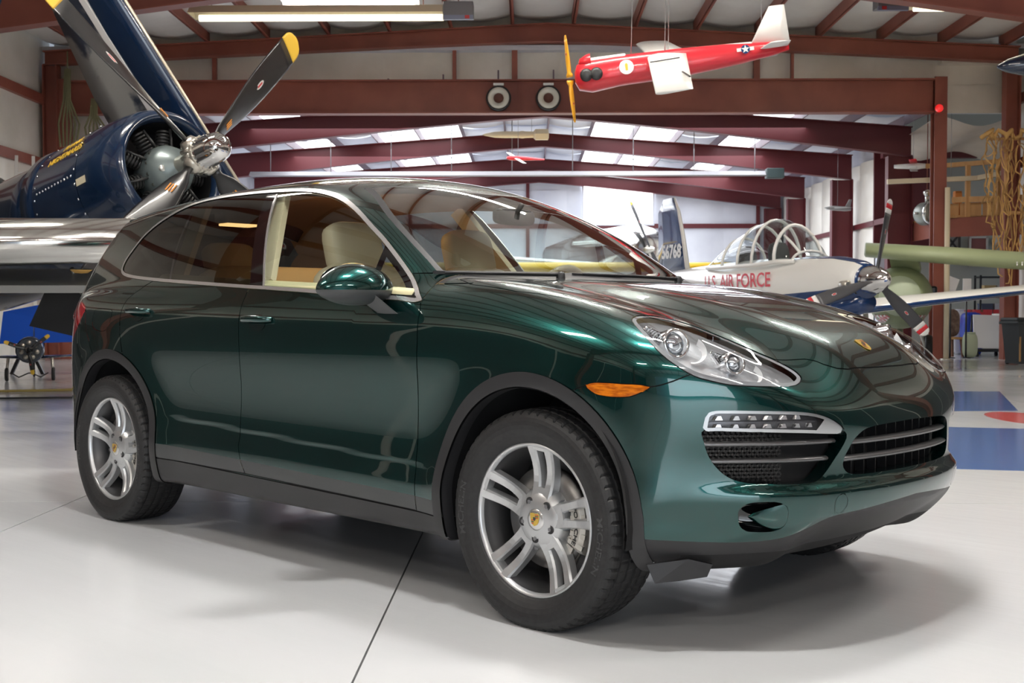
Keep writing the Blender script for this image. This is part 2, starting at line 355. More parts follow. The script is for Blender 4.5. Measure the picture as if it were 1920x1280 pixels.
# the pair in view
Xa, Za = at(657, 4, 18.3); ceiling_light(Xa, 18.3, Za, 2.15, 'warm strip light just above the beige heater at upper left')
Xa, Za = at(1830, 1, 18.3); ceiling_light(Xa, 18.3, Za, 2.4, 'warm strip light just above the heater at upper right corner')
# the rest of the rows over the photographer and the car
ceiling_light(.95, 5.7, 6.2, 1.0, 'bright work lamp hung right over the green car', w=.34, es=2)
ceiling_light(.0, 3.2, 6.2, 1.0, 'bright work lamp hung over the near side of the green car', w=.34, es=2)
for (X, Y) in ((-5.2, 3.0), (5.4, 4.2), (-4.6, 10.5), (4.8, 11.5), (-5.0, -5.0), (5.0, -5.0), (0.4, -4.6), (.4, 13.0)): ceiling_light(X, Y, 6.3, 2.4, 'warm strip light of the rows overhead, out of the picture')
def heater(u0, u1, ub, v, Y, label, flip=1):
    x0, z = at(u0, v, Y); x1, _ = at(u1, v, Y); xb, _ = at(ub, v, Y); L = abs(x1-x0)
    t = hthing('radiant_heater', label, 'heater', (x0+x1)/2, Y, z, 0, 'radiant heaters under the near roof')
    mb = MB(); mb.add([(-L/2, -.24, -.04), (L/2, -.24, -.04), (L/2, -.10, .10), (-L/2, -.10, .10), (-L/2, .24, -.04), (L/2, .24, -.04), (L/2, .10, .10), (-L/2, .10, .10)], [(0, 1, 2, 3), (4, 5, 6, 7), (3, 2, 6, 7), (0, 3, 7, 4), (1, 2, 6, 5)]); mb.build('reflector_hood', m_heat, t)
    mb = MB(); mb.tube([(-L/2+.12, 0, -.07), (L/2, 0, -.07)], .05, 12); mb.build('burner_tube', m_htube, t)
    bx = (L/2+.23) if flip > 0 else (-L/2-.23)
    mb = MB(); mb.box((bx, 0, .03), (.46, .30, .22), None, .01); mb.build('burner_box', m_hbox, t)
    mb = MB(); mb.box((bx, -.12, -.10), (.46, .06, .07)); mb.build('control_panel', mat('panel_blue_grey', (.20, .22, .30), .4), t)
    mb = MB(); mb.box((bx+.14*flip, -.155, -.10), (.07, .01, .05)); mb.build('red_switch', mat('switch_red', (.5, .03, .03), .4), t)
    for x in (-L*.42, 0, L*.42, bx): mb = MB(); mb.tube([(x, 0, .1), (x, 0, zroof((x0+x1)/2)-z)], .008, 6); mb.build('hanger', m_steel, t)
heater(362, 833, 893, 28, 18.0, 'long beige radiant heater hanging at upper left of the roof')
heater(1690, 2130, 1625, 14, 18.0, 'radiant heater cut off by the upper right corner', -1)
# pipe heater in the far bay
Y = 31; x0, z = at(470, 327, Y); x1, _ = at(1432, 326, Y)
t = hthing('pipe_heater', 'thin grey heater pipe running across the far bay roof', 'heater', (x0+x1)/2, Y, z)
L = x1-x0; mb = MB(); mb.add([(-L/2, -.16, -.05), (L/2, -.16, -.05), (L/2, 0, .07), (-L/2, 0, .07), (-L/2, .16, -.05), (L/2, .16, -.05)], [(0, 1, 2, 3), (3, 2, 5, 4), (0, 1, 5, 4)]); mb.build('pipe_hood', mat('pipe_grey', (.20, .19, .20), .45), t)
mb = MB(); mb.box((L/2+.25, 0, 0), (.46, .3, .26), None, .02); mb.build('burner_box', mat('box_green_black', (.03, .05, .05), .5), t)
for x in np.linspace(-L*.46, L*.48, 9): mb = MB(); mb.tube([(x, 0, .05), (x, 0, zroof2(x)+.1-z)], .012, 6); mb.build('hanger', mat('pipe_grey', (.42, .40, .42)), t)
# ---------------------------------------------------------------- car body form
# x forward (front axle = 0), y to the car's left, z up, metres
class NSpline:
    """natural cubic spline with linear ends"""
    def __init__(s, xs, ys):
        x = np.array(xs, float); y = np.array(ys, float)
        o = np.argsort(x); x = x[o]; y = y[o]; n = len(x); h = np.diff(x)
        A = np.eye(n); r = np.zeros(n)
        for i in range(1, n-1):
            A[i, i-1] = h[i-1]; A[i, i] = 2*(h[i-1]+h[i]); A[i, i+1] = h[i]
            r[i] = 6*((y[i+1]-y[i])/h[i]-(y[i]-y[i-1])/h[i-1])
        s.x, s.y, s.h, s.m = x, y, h, np.linalg.solve(A, r)
        s.d0 = (y[1]-y[0])/h[0]-h[0]*s.m[1]/6
        s.d1 = (y[-1]-y[-2])/h[-1]+h[-1]*s.m[-2]/6
    def __call__(s, t):
        t = np.asarray(t, float)
        i = np.clip(np.searchsorted(s.x, t)-1, 0, len(s.h)-1)
        tc = np.clip(t, s.x[0], s.x[-1])
        a = s.x[i+1]-tc; b = tc-s.x[i]; h = s.h[i]
        v = (s.m[i]*a**3+s.m[i+1]*b**3)/(6*h)+(s.y[i]/h-s.m[i]*h/6)*a+(s.y[i+1]/h-s.m[i+1]*h/6)*b
        return v+np.minimum(t-s.x[0], 0)*s.d0+np.maximum(t-s.x[-1], 0)*s.d1
def pairs(p, sig=0.0):
    f = NSpline([a for a, b in p], [b for a, b in p])
    if not sig: return f
    x0, x1 = f.x[0]-2*sig, f.x[-1]+2*sig           # fair the curve: smooth it over sig metres
    st = sig/8; t = np.arange(x0-4*sig, x1+4*sig, st); k = np.exp(-.5*(np.arange(-32, 33)*st/sig)**2); k /= k.sum()
    v = np.convolve(f(t), k, 'same'); m = (t >= x0) & (t <= x1)
    return NSpline(t[m][::4], v[m][::4])
def smax(a, b, k):
    h = np.maximum(k-np.abs(a-b), 0)/k
    return np.maximum(a, b)+h**3*k/6
def smin(a, b, k): return -smax(-a, -b, k)
def sstep(a, b, t):
    u = np.clip((t-a)/(b-a), 0, 1); return u*u*u*(u*(6*u-15)+10)

WB = -2.895                      # rear axle
sp_plan = pairs([(-3.95,.80),(-3.7,.872),(-3.4,.922),(-2.9,.946),(-2.3,.940),(-1.5,.938),(-.7,.938),(0,.944),(.4,.930),(.6,.905),(.8,.875)], 0.22)
sp_prof = pairs([(.18,-.045),(.24,-.022),(.30,-.008),(.36,.000),(.43,.004),(.52,-.008),(.62,-.013),(.72,-.008),(.84,.003),(.93,.007),(1.0,.0),(1.06,-.014),(1.12,-.036),(1.18,-.07),(1.26,-.13)], 0.035)
sp_hood = pairs([(-.95,1.19),(-.6,1.192),(-.3,1.178),(0,1.142),(.3,1.086),(.5,1.034),(.62,.992),(.72,.942),(.80,.868),(.87,.772),(.91,.69)], 0.07)
sp_crest = pairs([(-3.95,1.10),(-3.6,1.145),(-3.3,1.165),(-2.5,1.165),(-1.5,1.165),(-.9,1.18),(-.5,1.182),(-.2,1.155),(0,1.118),(.2,1.072),(.4,1.014),(.55,.955),(.7,.873),(.8,.80),(.9,.70)], 0.1)
sp_cresty = pairs([(-1.0,.74),(-.4,.735),(.2,.70),(.5,.66),(.8,.58)], 0.15)
sp_frontx = pairs([(.16,.60),(.24,.715),(.30,.785),(.37,.845),(.44,.878),(.50,.882),(.55,.880),(.64,.890),(.72,.900),(.78,.903),(.86,.90),(.95,.89)], 0.04)
sp_rearx = pairs([(.2,-3.70),(.3,-3.80),(.42,-3.90),(.55,-3.94),(.7,-3.945),(.85,-3.935),(1.0,-3.91),(1.12,-3.875),(1.25,-3.80)], 0.06)
sp_ws = pairs([(1.05,-.215),(1.185,-.42),(1.3,-.605),(1.4,-.772),(1.5,-.95),(1.6,-1.145),(1.7,-1.36)], 0.08)
sp_tum = pairs([(1.0,.930),(1.1,.896),(1.2,.858),(1.3,.815),(1.4,.765),(1.5,.706),(1.58,.650),(1.66,.585),(1.75,.50)], 0.09)
sp_cabx = pairs([(-.2,-.09),(-.5,-.045),(-.9,-.010),(-1.5,.0),(-2.3,-.008),(-2.9,-.036),(-3.3,-.085),(-3.7,-.16)], 0.3)
sp_roof = pairs([(-1.0,1.575),(-1.2,1.632),(-1.4,1.672),(-1.7,1.702),(-2.0,1.713),(-2.3,1.712),(-2.7,1.697),(-3.1,1.668),(-3.5,1.625),(-3.8,1.585)], 0.2)
sp_rg = pairs([(1.0,-3.90),(1.15,-3.835),(1.3,-3.755),(1.45,-3.665),(1.56,-3.59),(1.62,-3.55),(1.7,-3.50)], 0.08)

def planx(Y, a=.08, e=2.2, b=.87, c=1.6):
    return a*(Y/.5)**e*(Y < .5)+(Y >= .5)*(a+b*np.maximum(Y-.5, 0)**c+a*e/.5*np.maximum(Y-.5, 0))
def bodyF(P, part=None):
    x, Y, z = P[..., 0], np.abs(P[..., 1]), P[..., 2]
    # wheel-arch bulges
    rf = np.hypot(x-.03, (z-.37)*1.0); rr = np.hypot(x-WB, z-.38)
    fl = .022*np.exp(-((rf-.44)/.11)**2)+.022*np.exp(-((rr-.44)/.11)**2)
    fl = fl*sstep(1.02, .80, z)
    zk = z+.0355*(x+.47)
    crease = (-.0035*sstep(.505, .474, zk)+.0035*sstep(.474, .40, zk))*sstep(-2.5, -2.2, x)*sstep(-.38, -.60, x)
    ys = sp_plan(x)+sp_prof(z)*1.15+fl+crease
    fs = Y-ys
    # bonnet, wings and shoulder top
    cy = sp_cresty(x); u = np.clip(Y/cy, 0, 3)
    zc, zh = sp_crest(x), sp_hood(x)
    w = sstep(0.25, 1.0, u)
    valley = -.012*np.exp(-((u-.72)/.16)**2)*sstep(-.55, 0, x)*sstep(.75, .45, x)
    zt = zh*(1-w)+zc*w+valley-.9*np.maximum(Y-cy, 0)**2
    zt = np.where(x < -.95, 1.16*0+np.minimum(zc, 9), zt)
    ft = (z-zt)*.90
    px = planx(Y)
    lip = .028*sstep(.540, .480, z)*sstep(.86, .62, Y)
    xf = sp_frontx(z)-px+lip+.05*sstep(.45, .28, z)*sstep(.55, .85, Y)
    xf = xf-.60*np.maximum(.42-z, 0)*(1-sstep(.30, .60, Y))
    ff = (x-xf)*(.62+.38*sstep(.8, .4, Y))
    pr = .05*(np.minimum(Y, .5)/.5)**2+np.maximum(Y-.5, 0)*.2+1.98*np.maximum(Y-.5, 0)**1.8
    fr = (sp_rearx(z)+pr-x)*(.65+.35*sstep(.8, .4, Y))
    zb = .235+.11*sstep(-3.2, -3.75, x)+.0*x
    lower = smax(fs, ft, .16)
    lower = smax(lower, ff, .10)
    lower = smax(lower, fr, .10)
    lower = smax(lower, zb-z, .05)
    # cabin
    fc = (Y-(sp_tum(z)+sp_cabx(x)))*.90
    zr = sp_roof(x)-.085*(Y/.6)**2.4
    frf = (z-zr)
    fw = (x-(sp_ws(z)-.27*Y**2))*.50
    fg = (sp_rg(z)+.30*Y**2.2-x)*.85
    cab = smax(fc, frf, .07)
    cab = smax(cab, fw, .075)
    cab = smax(cab, fg, .07)
    cab = smax(cab, 1.0-z, .05)
    return smin(lower, cab, .055)
def gradF(P, F, e=.0015):
    g = np.zeros_like(P)
    for i in range(3):
        d = np.zeros(3); d[i] = e
        g[..., i] = (F(P+d)-F(P-d))/(2*e)
    return g
def project_to(P, F, n=3):
    for _ in range(n):
        g = gradF(P, F); v = F(P)
        st = v/np.maximum((g*g).sum(-1), .05)
        mid = P[..., 1] == 0
        P = P-g*np.clip(st, -.02, .02)[..., None]
        P[mid, 1] = 0
    return P
def surface_nets(F, lo, hi, h):
    n = np.ceil((np.array(hi)-np.array(lo))/h).astype(int)+1
    ax = [lo[i]+h*np.arange(n[i]) for i in range(3)]
    # coarse pass first, then the exact values only near the surface
    ci = [np.minimum(np.arange(0, n[i]+5, 6), n[i]-1) for i in range(3)]
    Xc = np.stack(np.meshgrid(*[ax[i][ci[i]] for i in range(3)], indexing='ij'), -1); Vc = F(Xc)
    near = [np.clip((np.arange(n[i])+3)//6, 0, len(ci[i])-1) for i in range(3)]
    V = Vc[np.ix_(*near)].copy()
    w = np.argwhere(np.abs(V) < h*6.5)
    V[w[:, 0], w[:, 1], w[:, 2]] = F(np.stack([ax[i][w[:, i]] for i in range(3)], -1))
    S = V < 0
    c = np.zeros(n-1, int)
    acc = np.zeros(tuple(n-1)+(3,)); cnt = np.zeros(n-1)
    for a in range(3):
        sl0 = [slice(None)]*3; sl1 = [slice(None)]*3
        sl0[a] = slice(0, -1); sl1[a] = slice(1, None)
        v0, v1 = V[tuple(sl0)], V[tuple(sl1)]
        cr = (v0 < 0) != (v1 < 0)
        t = np.where(cr, v0/np.where(cr, v0-v1, 1), 0)
        o = [b for b in range(3) if b != a]
        for d0 in (0, 1):
            for d1 in (0, 1):
                s = [slice(None)]*3
                s[a] = slice(None)
                m = n-1
                s[o[0]] = slice(d0, d0+m[o[0]]); s[o[1]] = slice(d1, d1+m[o[1]])
                cc = cr[tuple(s)]; tt = t[tuple(s)]
                cnt += cc
                for k, val in ((a, tt), (o[0], d0), (o[1], d1)):
                    acc[..., k] += np.where(cc, val, 0)
    act = cnt > 0
    idx = -np.ones(n-1, int); idx[act] = np.arange(act.sum())
    ii = np.argwhere(act)
    pts = (ii+acc[act]/cnt[act][:, None])*h+np.array(lo)
    pts[ii[:, 1] == 0, 1] = 0
    quads = []
    for a in range(3):
        o = [(a+1) % 3, (a+2) % 3]
        sl0 = [slice(None)]*3; sl1 = [slice(None)]*3
        sl0[a] = slice(0, -1); sl1[a] = slice(1, None)
        cr = S[tuple(sl0)] != S[tuple(sl1)]
        w = np.argwhere(cr)
        w = w[(w[:, o[0]] > 0) & (w[:, o[1]] > 0) & (w[:, o[0]] < n[o[0]]-1) & (w[:, o[1]] < n[o[1]]-1)]
        q = []
        for d0, d1 in ((-1, -1), (0, -1), (0, 0), (-1, 0)):
            e = w.copy(); e[:, o[0]] += d0; e[:, o[1]] += d1
            q.append(idx[e[:, 0], e[:, 1], e[:, 2]])
        q = np.stack(q, 1)
        flip = ~S[w[:, 0], w[:, 1], w[:, 2]]
        q[flip] = q[flip][:, ::-1]
        quads.append(q)
    q = np.concatenate(quads)
    q = q[(q >= 0).all(1)]
    return pts, q
# ---------------------------------------------------------------- trimming a surface into panels
def crom(pts, n=6, closed=True):
    p = np.array(pts, float); m = len(p); out = []
    for i in range(m if closed else m-1):
        if closed: a, b, c, d = p[(i-1) % m], p[i], p[(i+1) % m], p[(i+2) % m]
        else: a, b, c, d = p[max(i-1, 0)], p[i], p[i+1], p[min(i+2, m-1)]
        # centripetal-ish: limit tangents by neighbouring segment length
        l = np.linalg.norm(c-b); t1 = (c-a); t2 = (d-b)
        t1 = t1/max(np.linalg.norm(t1), 1e-9)*l; t2 = t2/max(np.linalg.norm(t2), 1e-9)*l
        for k in range(n):
            u = k/n; h00 = 2*u**3-3*u*u+1; h10 = u**3-2*u*u+u; h01 = -2*u**3+3*u*u; h11 = u**3-u*u
            out.append(h00*b+h10*t1+h01*c+h11*t2)
    if not closed: out.append(p[-1])
    return np.array(out)
def sdf_poly(A, B, poly):
    """signed distance of the points (A,B) to a closed polygon, negative inside"""
    poly = np.asarray(poly); lo, hi = poly.min(0)-.06, poly.max(0)+.06
    m = (A > lo[0]) & (A < hi[0]) & (B > lo[1]) & (B < hi[1])
    if not m.all():
        r = np.full(A.shape, 9.0)
        if m.any(): r[m] = sdf_poly(A[m], B[m], poly)
        return r
    d2 = np.full(A.shape, 1e9); ins = np.zeros(A.shape, bool); n = len(poly)
    for i in range(n):
        (x0, y0), (x1, y1) = poly[i], poly[(i+1) % n]
        ex, ey = x1-x0, y1-y0; L = ex*ex+ey*ey
        if L < 1e-14: continue
        t = np.clip(((A-x0)*ex+(B-y0)*ey)/L, 0, 1)
        d2 = np.minimum(d2, (A-x0-t*ex)**2+(B-y0-t*ey)**2)
        c = ((y0 > B) != (y1 > B))
        if ey != 0: ins ^= c & (A < x0+(B-y0)/ey*ex)
    d = np.sqrt(d2); return np.where(ins, -d, d)
class Tri:
    def __init__(s, V, N, T): s.V, s.N, s.T = V, N, T
    def cut(s, fn, box=None, lev=0.0, eps=6e-4):
        """split the triangles along fn(V)=lev inside a box ((x0,x1),(y0,y1),(z0,z1))"""
        V = s.V
        if box is None: m = np.ones(len(V), bool)
        else: m = np.all([(V[:, i] >= box[i][0]) & (V[:, i] <= box[i][1]) for i in range(3)], axis=0)
        f = np.full(len(V), 9.0); f[m] = fn(V[m])-lev
        f[np.abs(f) < eps] = 0
        tm = m[s.T].all(1); ft = f[s.T]
        cr = tm & (ft.min(1) < 0) & (ft.max(1) > 0)
        if not cr.any(): return
        keep = s.T[~cr]; T = s.T[cr]; F = ft[cr]
        # rotate so that the odd vertex (or the zero vertex) comes first
        nz = (F == 0).sum(1); sg = np.sign(F)
        odd = np.where(nz == 1, np.argmax(F == 0, 1), np.argmax(sg*np.sign(sg.sum(1))[:, None] < 0, 1))
        r = np.arange(len(T)); T = np.stack([T[r, (odd+k) % 3] for k in range(3)], 1); F = np.stack([F[r, (odd+k) % 3] for k in range(3)], 1)
        z = nz == 1
        E = np.concatenate([T[~z][:, [0, 1]], T[~z][:, [0, 2]], T[z][:, [1, 2]]])
        FE = np.concatenate([F[~z][:, [0, 1]], F[~z][:, [0, 2]], F[z][:, [1, 2]]])
        sw = E[:, 0] > E[:, 1]; E[sw] = E[sw][:, ::-1]; FE[sw] = FE[sw][:, ::-1]
        u, i0, inv = np.unique(E, axis=0, return_index=True, return_inverse=True); inv = inv.ravel()
        t = (FE[i0, 0]/(FE[i0, 0]-FE[i0, 1]))[:, None]
        nv = V[u[:, 0]]*(1-t)+V[u[:, 1]]*t; nn = s.N[u[:, 0]]*(1-t)+s.N[u[:, 1]]*t
        nn /= np.linalg.norm(nn, axis=1)[:, None]
        id = len(V)+inv; a = (~z).sum()
        e01, e02, e12 = id[:a], id[a:2*a], id[2*a:]
        A, B, C = T[~z].T; A2, B2, C2 = T[z].T
        new = [np.stack([A, e01, e02], 1), np.stack([e01, B, C], 1), np.stack([e01, C, e02], 1), np.stack([A2, B2, e12], 1), np.stack([A2, e12, C2], 1)]
        s.V = np.concatenate([V, nv]); s.N = np.concatenate([s.N, nn]); s.T = np.concatenate([keep]+new)
    def cen(s): return s.V[s.T].mean(1)
# ---------------------------------------------------------------- panel outlines (x,z), (y,z) or (x,y), metres
ARCHES = [(-.010, .405, .451, .403), (-2.874, .408, .456, .408)]      # xc, zc, outer, inner radius
def f_arch(i, o):
    xc, zc, ro, ri = ARCHES[i]; r = ro if o else ri
    def f(V):
        dx = np.abs(V[:, 0]-xc); dz = np.maximum(V[:, 2]-zc, 0)
        return np.hypot(dx, dz)-r-.03*np.minimum(V[:, 2]-zc, 0)*-1*0
    return f
DLO = crom([(-3.112,1.262),(-3.126,1.290),(-3.120,1.330),(-3.089,1.379),(-3.036,1.449),(-2.949,1.509),(-2.833,1.560),(-2.707,1.598),(-2.558,1.619),(-2.359,1.626),(-2.17,1.626),(-2.001,1.622),(-1.893,1.618),(-1.754,1.611),(-1.644,1.601),(-1.547,1.587),(-1.445,1.566),(-1.352,1.540),(-1.258,1.506),(-1.148,1.456),(-1.047,1.403),(-.956,1.354),(-.871,1.301),(-.789,1.246),(-.724,1.199),(-.669,1.158),(-.622,1.124),(-.588,1.093),(-.720,1.097),(-.978,1.110),(-1.133,1.120),(-1.362,1.134),(-1.574,1.145),(-1.762,1.154),(-2.013,1.167),(-2.259,1.180),(-2.531,1.195),(-2.761,1.209),(-2.917,1.221),(-3.014,1.232),(-3.073,1.244)], 4)
SPLIT = [(-1.742,1.20),(-1.757,1.142),(-1.752,1.085),(-1.737,1.0),(-1.728,.9),(-1.733,.75),(-1.750,.6),(-1.752,.47),(-1.728,.40),(-1.700,.350)]
FDOOR = np.array([(-.560,1.20),(-.590,1.095),(-.575,1.06),(-.560,.947),(-.566,.79),(-.580,.62),(-.581,.5),(-.578,.4),(-.577,.324)]+SPLIT[::-1])
RDOOR = np.array(SPLIT+[(-2.375,.356),(-2.42,.36),(-2.60,.60),(-2.735,.852),(-2.772,.924),(-2.800,1.020),(-2.810,1.075),(-2.807,1.115),(-2.785,1.150),(-2.740,1.180),(-2.660,1.207),(-2.50,1.26)])
def z_dbot(x): return .3105+(-.0195)*(x)              # lower edge of the doors
def z_clad(x): return .3645-.0256*x                   # upper edge of the grey lower trim
HL3 = [(.31,.792,1.03),(.294,.755,1.041),(.294,.712,1.044),(.302,.652,1.042),(.333,.607,1.03),(.387,.576,1.012),(.462,.557,.985),(.536,.538,.955),(.606,.518,.924),(.655,.496,.902),(.698,.476,.878),(.728,.470,.857),(.743,.482,.842),(.751,.523,.829),(.744,.577,.826),(.711,.652,.828),(.658,.724,.832),(.61,.774,.844),(.567,.812,.861),(.522,.842,.892),(.474,.857,.928),(.42,.849,.968),(.362,.825,1.002)]
HLN = np.array([.60, .60, .53]); HLN /= np.linalg.norm(HLN)
HLU = np.array([-.7071, .7071, 0]); HLW = np.cross(HLN, HLU)
def hlp(V): return V@HLU, V@HLW
HLP = crom([(np.dot(p, HLU), np.dot(p, HLW)) for p in HL3], 5)
DRL = crom([(.793,.693),(.794,.724),(.790,.742),(.777,.752),(.746,.754),(.663,.752),(.567,.748),(.509,.741),(.458,.726),(.419,.706),(.396,.688),(.401,.675),(.417,.671),(.538,.679),(.659,.685),(.762,.690)], 5)
INTAKE = crom([(.796,.693),(.792,.66),(.779,.616),(.762,.583),(.740,.555),(.716,.538),(.687,.529),(.648,.525),(.577,.522),(.524,.523),(.486,.530),(.458,.55),(.426,.588),(.398,.625),(.383,.653),(.382,.668),(.40,.682),(.538,.690),(.659,.697),(.762,.702)], 5)
GRILLE = crom([(-.30,.694),(-.15,.694),(0,.694),(.13,.692),(.228,.689),(.277,.685),(.312,.675),(.344,.653),(.363,.626),(.380,.598),(.385,.576),(.378,.555),(.353,.541),(.297,.535),(.178,.534),(0,.534),(-.15,.534),(-.30,.534)], 5)
FOG = crom([(.712,.424),(.714,.445),(.706,.460),(.689,.470),(.661,.472),(.625,.470),(.600,.455),(.592,.425),(.592,.390),(.612,.376),(.640,.374),(.659,.375),(.688,.380),(.704,.397)], 5)
MARK = crom([(.252,.823),(.270,.831),(.292,.834),(.372,.833),(.461,.826),(.439,.809),(.402,.794),(.344,.791),(.294,.796),(.265,.810)], 4)
SEAMF = crom([(.15,.78),(.206,.808),(.257,.824),(.461,.826),(.482,.829),(.522,.845),(.57,.872)], 5, False)   # wing to bumper, side view
sp_skid = pairs([(0,.444),(.25,.430),(.36,.421),(.437,.413),(.50,.388),(.545,.362),(.60,.346),(.68,.342),(.82,.347),(.95,.356)], .02)
HOODL = np.array([(.294,.700),(.302,.645),(.333,.603),(.387,.572),(.462,.553),(.536,.534),(.606,.514),(.655,.490),(.671,.455),(.700,.385),(.722,.355),(.742,.338),(.768,.300),(.782,.25),(.787,.124),(.787,0),(.787,-.1)])
HOODB = [(-.16,.838),(.033,.803),(.15,.762),(.23,.725)]
def x_hoodrear(Y): return -.335-.30*Y**2
def x_wsbot(Y): return -.432-.27*Y**2
HOOD = np.array([(x_hoodrear(-.1), -.1)]+[(x_hoodrear(y), y) for y in (0,.1,.2,.3,.4,.5,.6,.7,.78)]+[(-.40,.828)]+HOODB+[tuple(p) for p in HOODL])
sp_yw = pairs([(1.10,.815),(1.16,.802),(1.2,.785),(1.253,.771),(1.346,.746),(1.467,.683),(1.592,.545),(1.66,.45)], .03)
def f_ws(V):
    x, Y, z = V.T
    return np.maximum(np.maximum((Y-sp_yw(z))*.8, ((-1.155-.7*Y**2)-x)*.6), (x-x_wsbot(Y))*.6)
def f_rg(V):       # rear window
    x, Y, z = V.T
    return np.maximum(np.maximum(Y-(.70-.25*np.maximum(z-1.15, 0)), 1.17-z), z-1.53)
LAMP = crom([(-3.235,1.070),(-3.42,1.105),(-3.7,1.11),(-4.2,1.10),(-4.2,.90),(-3.8,.88),(-3.52,.875),(-3.36,.915),(-3.26,1.0)], 4)
RBUMP = np.array([(-3.03,.82),(-3.10,.88),(-3.15,.94),(-3.20,1.03),(-3.22,1.06),(-3.32,.98),(-3.5,.93),(-4.2,.95),(-4.2,0),(-2.9,0),(-2.9,.6)])
def side2(poly): return lambda V: sdf_poly(V[:, 0], V[:, 2], poly)
def front2(poly): return lambda V: sdf_poly(V[:, 1], V[:, 2], poly)
def polydist(A, B, pts):
    d2 = np.full(A.shape, 1e9)
    for (x0, y0), (x1, y1) in zip(pts[:-1], pts[1:]):
        ex, ey = x1-x0, y1-y0; t = np.clip(((A-x0)*ex+(B-y0)*ey)/(ex*ex+ey*ey), 0, 1)
        d2 = np.minimum(d2, (A-x0-t*ex)**2+(B-y0-t*ey)**2)
    return np.sqrt(d2)
f_dlo, f_fd, f_rd = side2(DLO), side2(FDOOR), side2(RDOOR)
f_hl = lambda V: sdf_poly(*hlp(V), HLP)
f_drl, f_int, f_gri, f_fog = front2(DRL), front2(INTAKE), front2(GRILLE), front2(FOG)
f_mark, f_lamp, f_rb = side2(MARK), side2(LAMP), side2(RBUMP)
f_hood = lambda V: sdf_poly(V[:, 0], V[:, 1], HOOD)
f_seam = lambda V: (V[:, 2]-np.interp(V[:, 0], SEAMF[:, 0], SEAMF[:, 1]))*.93
f_skid = lambda V: V[:, 2]-sp_skid(V[:, 1])
f_dbot = lambda V: V[:, 2]-z_dbot(V[:, 0])
f_clad = lambda V: V[:, 2]-z_clad(V[:, 0])
f_cowlseam = lambda V: V[:, 2]-1.158
f_bpF = lambda V: (V[:, 0]-(-1.893+(V[:, 2]-1.595)*(-.577)))        # front edge of the B pillar
f_bpR = lambda V: (V[:, 0]-(-1.985+(V[:, 2]-1.598)*(-.53)))         # its rear edge is behind the door split
f_qtr = lambda V: V[:, 0]-np.interp(V[:, 2], [1.10,1.205,1.359,1.478,1.586,1.65], [-2.44,-2.492,-2.560,-2.590,-2.619,-2.64])
f_apil = lambda V: V[:, 0]-(-.93+(V[:, 2]-1.1)*.10)                # bar between door glass and front quarter glass
TOWC = (.417, .453)
f_tow = lambda V: np.hypot((V[:, 1]-TOWC[0])*1.15, V[:, 2]-TOWC[1])-.031
FUEL = crom([(-3.10,1.055),(-3.06,1.066),(-2.93,1.062),(-2.90,1.05),(-2.905,.985),(-2.94,.955),(-3.04,.958),(-3.09,.985)], 3)
f_fuel = side2(FUEL)
SB = ((-4.2, 1.2), (.45, 1.1), (.1, 1.9))
G = .0021
